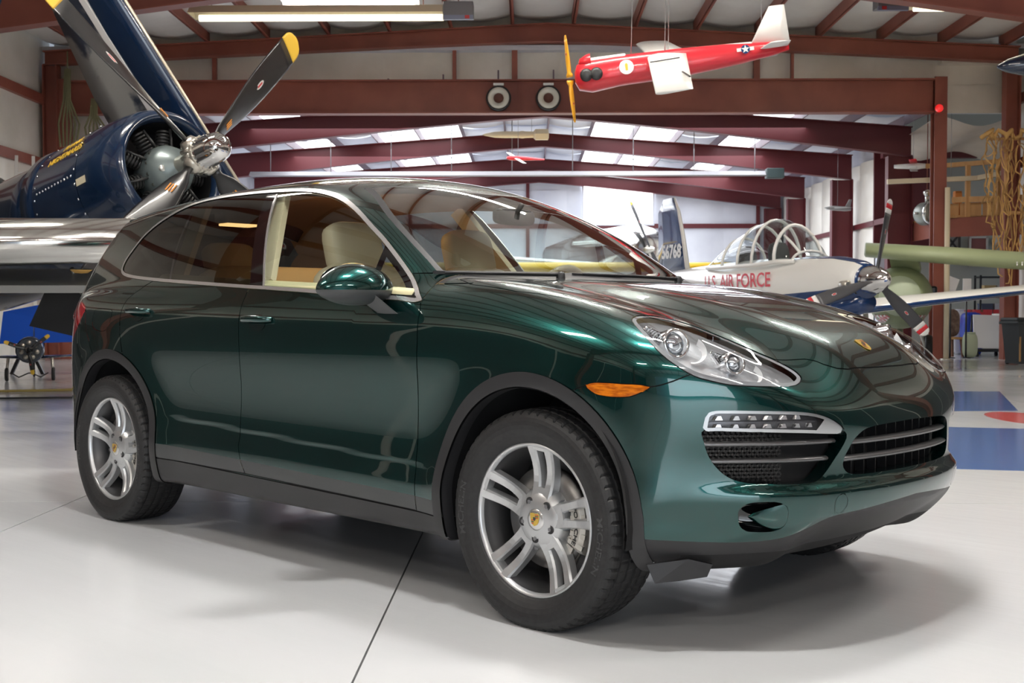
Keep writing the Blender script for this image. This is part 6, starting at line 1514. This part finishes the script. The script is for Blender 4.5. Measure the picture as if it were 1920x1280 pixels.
# --- toy plane and blue wing on the left
X, _ = at(52, 700, 17.3); ty = hthing('toy_plane', 'small navy pedal plane with yellow propeller tips on the floor', 'toy plane', X, 17.3, 0, math.radians(-70))
mb = MB(); loft(mb, [(.32, .46, .15, .15), (.30, .46, .19, .19), (.0, .46, .20, .20), (-.5, .44, .14, .15), (-1.0, .5, .05, .08)], 20); mb.build('body', navy, ty)
mb = MB(); mb.lathe([(.001, .34), (.06, .33), (.17, .325)], 20, 'X', (0, 0, .46)); mb.build('engine_face', m_oil, ty)
for k in range(7):
    a = 2*PI*k/7; mb = MB(); mb.lathe([(.001, .03), (.03, .025), (.035, 0)], 10, 'X', (.33, .11*math.sin(a), .46+.11*math.cos(a))); mb.build('toy_cylinder', m_hub, ty)
for a in (.9, .9+2*PI/3, .9+4*PI/3): blade(ty, (.40, 0, .46), (0, math.sin(a), math.cos(a)), (1, 0, 0), .36, .07, m_prop, m_yel, .07, .9, .4, .02)
for s in (-1, 1):
    mb = MB(); wing(mb, [((.1, s*.12, .34), .4, (-1, 0, 0), (0, 0, 1)), ((.0, s*.65, .36), .25, (-1, 0, 0), (0, 0, 1))]); mb.build('wing', navy, ty)
    mb = MB(); mb.tube([(.1, s*.30, .34), (.12, s*.32, .10)], .022); mb.build('leg', m_hub, ty); wheelset(ty, (.12, s*.32, .10), .10, .05)
mb = MB(); wing(mb, [((-.85, 0, .5), .25, (-1, 0, 0), (0, 1, 0)), ((-.98, 0, .85), .12, (-1, 0, 0), (0, 1, 0))]); mb.build('tail_fin', navy, ty)
mb = MB(); mb.tube([(.16, -.25, .12), (.2, -.15, .06), (.2, -.02, .12), (.2, .02, .12), (.2, .15, .06), (.16, .25, .12)], .010, 8); mb.build('pedal_crank', m_oil, ty)
mb = MB(); mb.tube([(-.9, 0, .45), (-.92, 0, .06)], .014); mb.build('tail_leg', m_oil, ty); wheelset(ty, (-.92, 0, .06), .06, .03)
bw = hthing('blue_wing_panel', 'bright blue wing panel with white letter standing behind the toy plane', 'wing panel', -7.15, 18.9, 0, .10)
mb = MB(); mb.add([(-1.4, 0, .50), (1.15, 0, .56), (1.15, .25, 1.32), (-.4, .22, 1.22), (-1.4, .2, 1.02)]+[(-1.4, .08, .50), (1.15, .08, .56), (1.15, .33, 1.32), (-.4, .30, 1.22), (-1.4, .28, 1.02)], [(0, 1, 2, 3, 4), (5, 6, 7, 8, 9)]+[(i, (i+1) % 5, 5+(i+1) % 5, 5+i) for i in range(5)]); bpn = mb.build('panel', mat('bright_blue', (.01, .10, .62), .35), bw)
bl = lambda a, z: Vector((a, -.012+(z-.53)*.32, z))
mb = MB(); mb.tube([bl(-.33, 1.18), bl(-.12, .66), bl(.0, .60), bl(.16, .62)], .055, 6); mb.tube([bl(-.30, 1.18), bl(.05, 1.24), bl(.22, 1.22)], .045, 6); mb.build('white_letter', m_wht, bpn)
for x in (-1.0, .9):
    mb = MB(); mb.bar((x-.25, .1, 0), (x, .1, .55), .05, .05); mb.bar((x+.25, .1, 0), (x, .1, .55), .05, .05); mb.build('trestle', m_oil, bw)
# ---------------------------------------------------------------- things round the walls
# round speakers on the header
for i, u in enumerate((935.5, 1028.5)):
    X, Z = at(u, 186, YG-.3); sp = hthing('round_speaker', ('round horn speaker on the header, left of the beam joint', 'round horn speaker on the header, right of the beam joint')[i], 'speaker', X, YG-.3, Z, 0, 'speakers on the header beam')
    mb = MB(); mb.lathe([(.255, .16), (.265, .02), (.255, -.03), (.235, -.04), (.232, .02)], 40, 'Y'); mb.build('speaker_shell', mat('speaker_black', (.02, .02, .02), .5), sp)
    mb = MB(); mb.lathe([(.225, -.03), (.205, -.045), (.15, -.03), (.115, -.02), (.105, .0)], 40, 'Y'); mb.build('speaker_ring', mat('ring_cream', (.68, .66, .58), .4, .3), sp)
    mb = MB(); mb.lathe([(.105, .0), (.06, .05), (.001, .05)], 30, 'Y'); mb.build('speaker_throat', mat('throat_brown', (.13, .05, .035), .6), sp)
    mb = MB(); mb.box((0, 0, .285), (.22, .06, .05)); mb.build('speaker_bracket', m_wht, sp)
X, Z = at(1753, 207, YG-.36); bl_ = hthing('warning_lamp', 'small red warning lamp on the brown column', 'lamp', X, YG-.34, Z)
mb = MB(); sq(mb, (0, -.04, 0), (.17, .17, .17), 1.0); mb.build('lamp_globe', mat('red_globe', (.75, .02, .02), .15, 0, coat=1, emit=.5, emitc=(1, .03, .03)), bl_)
mb = MB(); mb.box((0, .06, -.03), (.10, .06, .16), None, .01); mb.build('lamp_base', m_steel, bl_)
# mezzanine with railing
mz = hthing('mezzanine', 'timber-railed storage loft on a red steel beam behind the column', 'loft', 11.2, 27.2, 0)
m_wood = mat('pale_timber', (.62, .36, .15), .6); noisecol(m_wood, (.48, .25, .09), 6, 4, stretch=(1, 1, .2)); m_woodp = mat('cream_timber', (.72, .62, .44), .6)
mb = MB(); mb.box((0, .3, 3.08), (4.4, 3.6, .06)); mb.build('deck', m_wood, mz)
mb = MB(); mb.bar((-2.2, -1.2, 2.85), (.2, -3.0, 2.85), .03, .42); mb.bar((.2, -3.0, 2.85), (2.4, -3.0, 2.85), .03, .42); mb.bar((-2.2, -1.2, 2.85), (-2.2, 2.2, 2.85), .03, .42); mb.build('fascia_beam', m_steel, mz)
mb = MB(); mb.add([(-2.2, -1.2, 3.05), (.2, -3.0, 3.05), (2.4, -3.0, 3.05), (2.4, -1.4, 3.05), (-2.2, -1.4, 3.05)], [(0, 1, 2, 3, 4)]); mb.build('deck_front', m_wood, mz)
for x, y in ((-.55, -2.3), (2.2, -2.9), (-2.1, 1.8), (2.2, 1.8)): mb = MB(); mb.box((x, y, 1.42), (.14, .14, 2.84)); mb.build('post', m_steel, mz)
for t in (0, .22, .44, .66, .88): mb = MB(); x, y = -2.15+2.35*t, -1.2-1.8*t; mb.box((x, y, 3.62), (.09, .09, 1.12)); mb.build('rail_post', m_wood, mz)
mb = MB(); mb.bar((-2.9, -.75, 4.26), (-2.1, -1.2, 4.22), .06, .10); mb.bar((-2.1, -1.2, 4.22), (.2, -3.0, 4.22), .06, .10); mb.build('handrail', m_wood, mz)
mb = MB(); mb.bar((-1.9, -1.4, 3.45), (.0, -2.85, 3.40), .05, .12); mb.build('mid_rail', m_wood, mz)
for i in range(5): mb = MB(); t = i/5; x, y = -2.1+1.9*t, -1.1-1.45*t; mb.add([(x, y, 3.08), (x+.36, y-.275, 3.08), (x+.36, y-.275, 3.38), (x, y, 3.38), (x+.01, y+.02, 3.08), (x+.37, y-.255, 3.08), (x+.37, y-.255, 3.38), (x+.01, y+.02, 3.38)], [(0, 1, 2, 3), (4, 5, 6, 7), (0, 1, 5, 4), (2, 3, 7, 6), (1, 2, 6, 5), (0, 3, 7, 4)]); mb.build('kick_board', m_wood, mz)
pl = hthing('long_plank', 'long cream plank lying out over the loft railing', 'plank', 9.2, 25.6, 3.84, -.08); mb = MB(); mb.bar((-1.35, 0, 0), (.55, 0, .06), .12, .10); mb.bar((.55, 0, .06), (1.1, -.45, .14), .11, .10); mb.build('plank_board', m_woodp, pl); mb = MB(); mb.tube([(0, 0, .05), (0, 0, 2.4)], .006, 5); mb.build('hanging_wire', mat('wire_grey', (.4, .4, .4)), pl)
bi = hthing('model_biplane', 'red and white model biplane by the loft railing', 'model plane', 8.35, 25.5, 4.1, math.radians(-20))
for z in (0, .14): mb = MB(); wing(mb, [((.08, -.5, z), .16, (-1, 0, 0), (0, 0, 1)), ((.08, .5, z), .16, (-1, 0, 0), (0, 0, 1))]); mb.build('wing', m_ared if z else m_wht, bi)
mb = MB(); loft(mb, [(.25, .05, .05, .05), (.1, .05, .07, .07), (-.4, .06, .03, .04)], 12); mb.build('fuselage', m_wht, bi)
mb = MB(); mb.tube([(0, 0, .1), (0, 0, 1.8)], .005, 5); mb.build('hanging_wire', mat('wire_grey', (.4, .4, .4)), bi)
# hanging grey drum (old searchlight)
sl = hthing('searchlight', 'round grey searchlight drum hanging beside the column', 'searchlight', *[at(1733, 402, 26.3)[0], 26.3, at(1733, 402, 26.3)[1]], .4)
mb = MB(); mb.lathe([(.001, -.26), (.2, -.25), (.25, -.22), (.26, .12), (.22, .2), (.1, .24), (.001, .25)], 28, 'Y'); mb.build('drum', mat('drum_grey', (.33, .35, .32), .4, .4), sl)
mb = MB(); mb.lathe([(.26, -.24), (.285, -.22), (.285, -.16), (.26, -.14)], 28, 'Y'); mb.build('front_ring', m_alu, sl)
mb = MB(); mb.tube([(-.35, 0, .0), (-.26, 0, 0)], .03, 8); mb.tube([(0, 0, .25), (0, 0, .42)], .05, 10); mb.lathe([(.001, .1), (.08, .06), (.09, 0), (.05, -.06)], 14, 'Z', (0, 0, .45)); mb.build('mount', m_alu, sl)
mb = MB(); mb.tube([(0, 0, .5), (0, 0, 2.6)], .012, 6); mb.build('hanging_rod', m_steel, sl)
# cargo net over the loft corner
nt_ = hthing('cargo_net', 'tan rope cargo net hanging from the loft corner', 'net', 9.72, 23.6, 0)
m_rope = mat('tan_rope', (.55, .32, .11), .85); m_rope2 = mat('dark_rope', (.34, .19, .07), .9)
def netpt(i, j, ph=0.0):
    w = (i/25.0); top = 4.52+.08*math.sin(i*1.3); L = 1.6+1.3*math.sin(PI*min(w*1.2, 1))+.2*math.sin(i*2.1)
    return Vector((-.55+1.15*w+.030*math.sin(j*1.3+i*1.9)+.02*math.sin(j*2.9+i), -.05*math.cos(j*1.2+i*1.1)-.08*math.sin(i*.9), top-L*(j/13.0)**1.05))
for i in range(26):
    mb = MB(); mb.tube([netpt(i+.8*math.sin(j*.9+i*2), j) for j in np.linspace(0, 13, 27)], .014, 5); mb.build('hanging_rope', m_rope if i % 3 else m_rope2, nt_)
for j in range(1, 13, 2):
    mb = MB(); mb.tube([netpt(i, j+.5*math.sin(i*1.7))+Vector((0, -.015, 0)) for i in np.linspace(0, 25, 41)], .012, 5); mb.build('cross_rope', m_rope2 if j % 4 == 1 else m_rope, nt_)
mb = MB(); mb.tube([netpt(i, 0)+Vector((0, 0, .04)) for i in np.linspace(-1, 26, 24)], .045, 8); mb.build('top_bundle', m_rope, nt_)
mb = MB(); mb.tube([(-.1, .1, 3.0), (-.1, .1, 4.5)], .04); mb.tube([(.6, .1, 3.0), (.6, .1, 4.5)], .04); mb.tube([(-.5, .1, 4.48), (.7, .1, 4.48)], .03); mb.tube([(.45, .1, 0), (.45, .1, 3.0)], .05); mb.tube([(-.1, .1, 3.0), (.6, .1, 3.0)], .04); mb.build('net_frame', m_wood, nt_)
# olive nets in the left corner
for i, (u, v0, v1, lab) in enumerate(((128, 130, 275, 'olive rope bundle hanging beside the left corner column'), (178, 185, 262, 'shorter olive rope bundle left of the folded wing'))):
    X, z1 = at(u, v0, 24.2); _, z0 = at(u, v1, 24.2); nb = hthing('rope_bundle', lab, 'rope', X, 24.2, z0)
    for k in range(6):
        mb = MB(); a = (k-2.5)*.05; mb.tube([(a*.4, 0, z1-z0), (a*.6+.02*math.sin(k), -.03, (z1-z0)*.6), (a*1.6, .02*k, (z1-z0)*.3), (a*1.3, 0, 0)], .022, 6); mb.build('strand', mat('olive_rope', (.20, .19, .10), .9), nb)
    mb = MB(); mb.tube([(0, 0, z1-z0), (0, 0, 6.4-z0)], .015, 6); mb.build('hanging_cord', mat('olive_rope', (.20, .19, .10)), nb)
# white ladder and silver shape at the far left wall
ld = hthing('step_ladder', 'white step ladder against the left wall', 'ladder', at(30, 300, 22.6)[0]+.1, 22.6, 0, .3)
for s in (-.22, .22): mb = MB(); mb.bar((s, 0, 0), (s*.7, .55, 4.1), .04, .06); mb.build('rail', m_wht, ld)
for k in range(11): mb = MB(); t = (k+1)/12; mb.bar((-.22*(1-.3*t), .55*t, 4.1*t), (.22*(1-.3*t), .55*t, 4.1*t), .04, .03); mb.build('rung', m_wht, ld)
# rubbish bin, boards, chair and the rest along the right
bn = hthing('rubbish_bin', 'tall dark grey rubbish bin at the right edge', 'bin', 9.52, 22.5, 0, .15)
mb = MB()
secs = [(.24, 0.02), (.30, .80)]; V = [(sx*r, sy*r, z) for r, z in secs for sx, sy in ((-1, -1), (1, -1), (1, 1), (-1, 1))]; mb.add(V, [(0, 1, 2, 3), (0, 1, 5, 4), (1, 2, 6, 5), (2, 3, 7, 6), (3, 0, 4, 7)]); mb.build('tub', mat('bin_grey', (.05, .055, .06), .55), bn)
mb = MB(); mb.box((0, 0, .80), (.68, .68, .06), None, .02); mb.box((0, .02, .86), (.64, .62, .08), None, .03); mb.build('lid', mat('bin_grey', (.05, .055, .06)), bn)
mb = MB(); mb.box((-.255, -.27, .42), (.03, .02, .70)); mb.build('tan_strip', m_wood, bn)
for s in (-1, 1): mb = MB(); mb.lathe([(.001, -.02), (.05, -.02), (.05, .02), (.001, .02)], 14, 'X', (s*.2, .25, .05)); mb.build('wheel', m_gtire, bn)
wbd = hthing('white_board_cart', 'white board leaning on a small black cart beside the bin', 'white board', at(1850, 640, 26.2)[0], 26.2, 0, .06)
mb = MB(); mb.add([(-.36, -.08, .20), (.34, -.08, .18), (.36, .22, .92), (-.26, .22, .94), (-.36, -.05, .20), (.34, -.05, .18), (.36, .25, .92), (-.26, .25, .94)], [(0, 1, 2, 3), (4, 5, 6, 7), (0, 1, 5, 4), (1, 2, 6, 5), (2, 3, 7, 6), (3, 0, 4, 7)]); mb.build('board', mat('board_white', (.80, .80, .80), .45), wbd)
mb = MB(); mb.box((0, .1, .14), (.72, .45, .06)); mb.tube([(.3, .3, .15), (.3, .3, .9)], .02); mb.tube([(-.3, .3, .15), (-.25, .3, .92)], .02); mb.build('cart_frame', m_oil, wbd)
for x in (-.3, .3):
    for y in (-.08, .28): mb = MB(); mb.lathe([(.001, -.02), (.055, -.02), (.055, .02), (.001, .02)], 14, 'X', (x, y, .055)); mb.build('caster', m_gtire, wbd)
ch = hthing('wooden_stool', 'brown wooden stool with a folded coat under the plane wing', 'stool', at(1780, 640, 26.0)[0]-.05, 26.0, 0, .3)
m_brown = mat('brown_wood', (.16, .07, .035), .6)
mb = MB(); mb.box((0, 0, .42), (.5, .4, .05), None, .01); mb.build('seat', m_wood, ch)
for sx in (-1, 1):
    for sy in (-1, 1): mb = MB(); mb.bar((sx*.20, sy*.15, .40), (sx*.23, sy*.18, 0), .045, .045, up=(1, 0, 0)); mb.build('leg', m_brown, ch)
ct = hthing('folded_coat', 'brown patterned coat bundle on the wooden stool', 'coat', at(1780, 640, 26.0)[0]-.05, 26.0, .445, .2)
mb = MB(); sq(mb, (0, 0, .312), (.44, .32, .62), .6); cm = mat('coat_brown', (.23, .16, .12), .9); noisecol(cm, (.10, .06, .05), 9, 4); mb.build('cloth', cm, ct)
for nm, lab, cat, u, v, Y, dims, m, e in (('blue_drum', 'blue drum partly hidden behind the wooden stool', 'drum', 1817, 620, 27.0, (.42, .42, .98), mat('drum_blue', (.01, .05, .45), .4), .35), ('green_sack', 'pale green sack by the white board', 'sack', 1815, 645, 25.6, (.30, .28, .55), mat('sack_green', (.42, .48, .34), .7), .6), ('white_bag', 'white plastic bag beside the coat', 'bag', 1795, 605, 27.5, (.34, .28, 1.05), mat('bag_white', (.70, .70, .76), .5), .6)):
    t = hthing(nm, lab, cat, at(u, v, Y)[0], Y, 0); mb = MB(); sq(mb, (0, 0, dims[2]/2), dims, e); mb.build('body', m, t); mb = MB(); mb.tube([(.10*math.cos(a), .10*math.sin(a), dims[2]-.01) for a in np.linspace(0, 2*PI, 13)[:-1]], .02, 6, closed=True); mb.build('rim', m, t)
tb = hthing('red_draped_table', 'long table with a red cloth under the loft', 'table', 11.0, 28.2, 0)
mb = MB(); mb.box((0, 0, 1.02), (3.0, .8, .05)); mb.build('table_top', m_brown, tb)
for k in range(6): mb = MB(); x = -1.25+.5*k; mb.grid(lambda u, v: (x-.24+.48*u, -.42-.03*math.sin(u*PI*3), 1.05-.42*v*(1-.25*math.sin(PI*u))), 9, 4); mb.build('red_swag', m_ared, tb)
for x in (-1.4, 1.4):
    for y in (-.35, .35): mb = MB(); mb.box((x, y, .5), (.06, .06, 1.0)); mb.build('leg', m_brown, tb)
wm = hthing('white_model_plane', 'white model aircraft with V tail propped behind the bin', 'model plane', at(1890, 590, 26.8)[0], 26.8, 0, -.4)
mb = MB(); mb.tube([(0, 0, 0), (0, 0, .85)], .03); mb.build('stand', m_oil, wm)
for s in (-1, 1): mb = MB(); wing(mb, [((.05, s*.02, .86), .30, (-.4, 0, .2), (0, 1, 0)), ((.0, s*.34, 1.18), .16, (-.4, 0, .2), (0, 1, 0))]); mb.build('tail_panel', m_wht, wm)
mb = MB(); loft(mb, [(.5, .86, .02, .02), (.2, .88, .09, .09), (-.4, .9, .06, .06)], 14); mb.build('fuselage', m_wht, wm)
# pinned papers, frames, sign on the annex wall and shelves
for nm, lab, cat, u0, u1, v0, v1, Y, m in (('picture_frame', 'dark framed red picture under the loft', 'picture', 1812, 1847, 444, 500, 30.9, mat('picture_red', (.28, .10, .09), .6)), ('window_grille', 'dark square cross-braced frame under the loft', 'frame', 1767, 1796, 437, 475, 30.9, mat('grille_dark', (.05, .045, .04), .6))):
    X0, Z1 = at(u0, v0, Y); X1, Z0 = at(u1, v1, Y); t = hthing(nm, lab, cat, (X0+X1)/2, Y, Z0); w, h = X1-X0, Z1-Z0
    mb = MB(); mb.box((0, .05, h/2), (w, .03, h)); mb.build('panel', m if nm == 'picture_frame' else mat('grille_back', (.35, .34, .30), .7), t)
    mb = MB()
    for a, b, c, d in ((-w/2, -w/2+.05, 0, h), (w/2-.05, w/2, 0, h), (-w/2, w/2, 0, .05), (-w/2, w/2, h-.05, h)): mb.box(((a+b)/2, .02, (c+d)/2), (b-a, .05, d-c))
    if nm == 'window_grille': mb.bar((-w/2, .03, 0), (w/2, .03, h), .03, .05); mb.bar((w/2, .03, 0), (-w/2, .03, h), .03, .05)
    mb.build('frame', mat('frame_pale', (.60, .57, .52), .5) if nm == 'picture_frame' else mat('grille_dark', (.05, .045, .04)), t)
X, Z = at(1868, 452, 30.9); t = hthing('round_sign', 'pale oval sign under the loft', 'sign', X, 30.92, Z); mb = MB(); mb.lathe([(.001, -.03), (.15, -.03), (.16, 0), (.16, .09)], 28, 'Y'); mb.xf(Matrix.Diagonal((1.1, 1, .72, 1))); mb.build('plate', mat('sign_pale', (.66, .64, .60), .5), t); mb = MB(); mb.box((0, -.045, 0), (.16, .01, .02)); mb.build('sign_text_bar', mat('sign_grey', (.35, .34, .33), .6), t)
sh = hthing('black_shelf', 'black open shelf unit behind the green wing', 'shelf', at(1872, 545, 29.2)[0], 29.2, 0)
for z in (.45, .9, 1.35, 1.85): mb = MB(); mb.box((0, 0, z), (1.2, .4, .04)); mb.build('shelf_board', m_oil, sh)
for x in (-.58, .58):
    for y in (-.18, .18): mb = MB(); mb.box((x, y, .95), (.04, .04, 1.9)); mb.build('upright', m_oil, sh)
for k in range(9):
    z = (.47, .92, 1.37)[k % 3]; x = -.45+.2*(k//3)*1.6+.06*(k % 3); c = [(.7, .68, .62), (.08, .10, .16), (.55, .42, .2), (.3, .3, .32), (.62, .62, .66)][k % 5]
    t = hthing('storage_box', ['pale box', 'navy box', 'tan box', 'grey box', 'white box'][k % 5]+' on the %s shelf of the black unit, %s' % (('lower', 'middle', 'upper')[k % 3], ('left end', 'centre', 'right end')[k//3]), 'box', at(1872, 545, 29.2)[0]+x, 29.2, z, 0, 'boxes on the black shelf'); mb = MB(); mb.box((0, 0, .13), (.28, .28, .26), None, .01); mb.build('carton', mat('box_%d' % (k % 5), c, .6), t); mb = MB(); mb.box((0, 0, .265), (.29, .29, .03)); mb.build('lid', mat('box_%d' % (k % 5), c), t)
for u0, u1, v0, v1, lab, rot in ((1766, 1792, 518, 548, 'tilted white paper sheet on a stand under the green wing', .35), (1800, 1817, 521, 546, 'upright white notice right of the tilted sheet', 0)):
    Y = 25.4; X0, Z1 = at(u0, v0, Y); X1, Z0 = at(u1, v1, Y); t = hthing('notice_sheet', lab, 'notice', (X0+X1)/2, Y, 0); w, h = X1-X0, Z1-Z0
    mb = MB(); mb.box((0, 0, (Z0+Z1)/2), (w*.9, .02, h*.9), rotm('Y', rot)); mb.build('sheet', mat('paper_white', (.82, .82, .82), .6), t); mb = MB(); mb.tube([(0, .03, 0), (0, .03, (Z0+Z1)/2)], .02); mb.lathe([(.001, .02), (.11, .015), (.11, 0)], 18, 'Z', (0, .03, 0)); mb.build('stand', m_oil, t)
X, Z = at(1900, 484, 29.2); t = hthing('yellow_jug', 'yellow jug on top of the black shelf', 'jug', X, 29.2, 1.872); mb = MB(); mb.lathe([(.001, 0), (.09, 0), (.10, .05), (.10, .28), (.05, .36), (.04, .42), (.001, .42)], 18, 'Z'); mb.build('body', mat('jug_yellow', (.85, .70, .03), .4), t); mb = MB(); mb.tube([(.09, 0, .12), (.15, 0, .18), (.14, 0, .28), (.07, 0, .32)], .015, 8); mb.build('handle', mat('jug_yellow', (.85, .70, .03)), t)
mb = MB(); mb.tube([(0, 0, 0), (0, 0, 3.0)], .08, 14); t = hthing('white_pipe', 'white standing pipe under the loft near the net', 'pipe', at(1884, 470, 27.5)[0], 27.5, 0); mb.build('pipe_body', mat('pipe_white', (.66, .65, .62), .5), t); mb = MB(); mb.lathe([(.10, 0), (.12, .01), (.12, .06), (.09, .07)], 16, 'Z'); mb.build('flange', m_hub, t)
mb = MB(); mb.tube([(0, 0, 0), (0, 0, 3.6)], .055, 12); t = hthing('cream_pole', 'cream pole standing just right of the brown column', 'pole', at(1757, 430, 24.7)[0]+.12, 24.6, 0); mb.build('pole_body', m_woodp, t); mb = MB(); mb.lathe([(.06, 0), (.12, .0), (.12, .02), (.06, .03)], 16, 'Z'); mb.build('foot', m_hub, t)
# clutter on the loft
for k, (x, y, d, c, nm, lab, cat) in enumerate(((9.9, 26.1, (.22, .2, .22), (.75, .74, .72), 'white_carton', 'white carton on the loft beside the post', 'box'), (10.5, 25.6, (.24, .2, .30), (.30, .42, .45), 'teal_tin', 'teal tin on the loft under the mid rail', 'tin'), (11.3, 25.4, (.5, .3, .35), (.58, .36, .25), 'tan_carton', 'tan carton on the loft behind the net', 'box'), (9.6, 26.3, (.16, .16, .55), (.70, .25, .05), 'orange_tube', 'orange tube standing on the loft', 'tube'))):
    t = hthing(nm, lab, cat, x, y, 3.11); mb = MB(); mb.box((0, 0, d[2]/2), d, None, .015); mb.build('body', mat('loft_%d' % k, c, .6), t); mb = MB(); mb.box((0, 0, d[2]+.015), (d[0]*.9, d[1]*.9, .03)); mb.build('lid', mat('loft_%d' % k, c), t)
# painted emblem on the floor at the right
fe = tag(empty('floor_emblem'), 'blue and red painted emblem on the floor at the right', 'floor marking'); hplace(fe, 0, 0, .0006)
fbl = mat('floor_blue', (.055, .13, .36), .14); fre = mat('floor_red', (.60, .09, .09), .14)
def decal(pts, m, name):
    mb = MB(); n = len(pts); mb.add([(x, y, .0) for x, y in pts]+[(x, y, .001) for x, y in pts], [tuple(range(n)), tuple(range(n, 2*n))]+[(i, (i+1) % n, n+(i+1) % n, n+i) for i in range(n)]); mb.build(name, m, fe)
def gp(u, v): Y = 1.065*2189/(v-579); return ((u-990)/2189*Y, Y)
decal([gp(1660, 733), gp(1871, 733), gp(1906, 769), gp(1640, 771)], fbl, 'blue_bar')
decal([gp(1600, 796), gp(1925, 803), gp(2080, 808), gp(2100, 890), gp(1925, 882), gp(1600, 873)], fbl, 'blue_bar')
k = 20; cx, cy = gp(1930, 784); decal([(cx+.35*math.cos(2*PI*i/k), cy+.75*math.sin(2*PI*i/k)) for i in range(k)], fre, 'red_disc')
# hose on the floor at the left
hs = tag(empty('air_hose'), 'thin yellow air hose lying across the floor at the left', 'hose'); hplace(hs, 0, 0, 0)
mb = MB(); mb.tube([(-9, 14.2, .018), (-7.2, 14.6, .018), (-6.0, 15.0, .018), (-4.6, 15.8, .018), (-3.4, 16.0, .018)], .016, 8); mb.build('hose_run', mat('hose_yellow', (.55, .42, .12), .5), hs)
mb = MB(); mb.tube([(-9, 13.2, .012), (-6.6, 13.6, .012), (-4.6, 14.0, .012), (-3.2, 14.9, .012)], .011, 8); mb.build('cable_run', m_oil, hs)
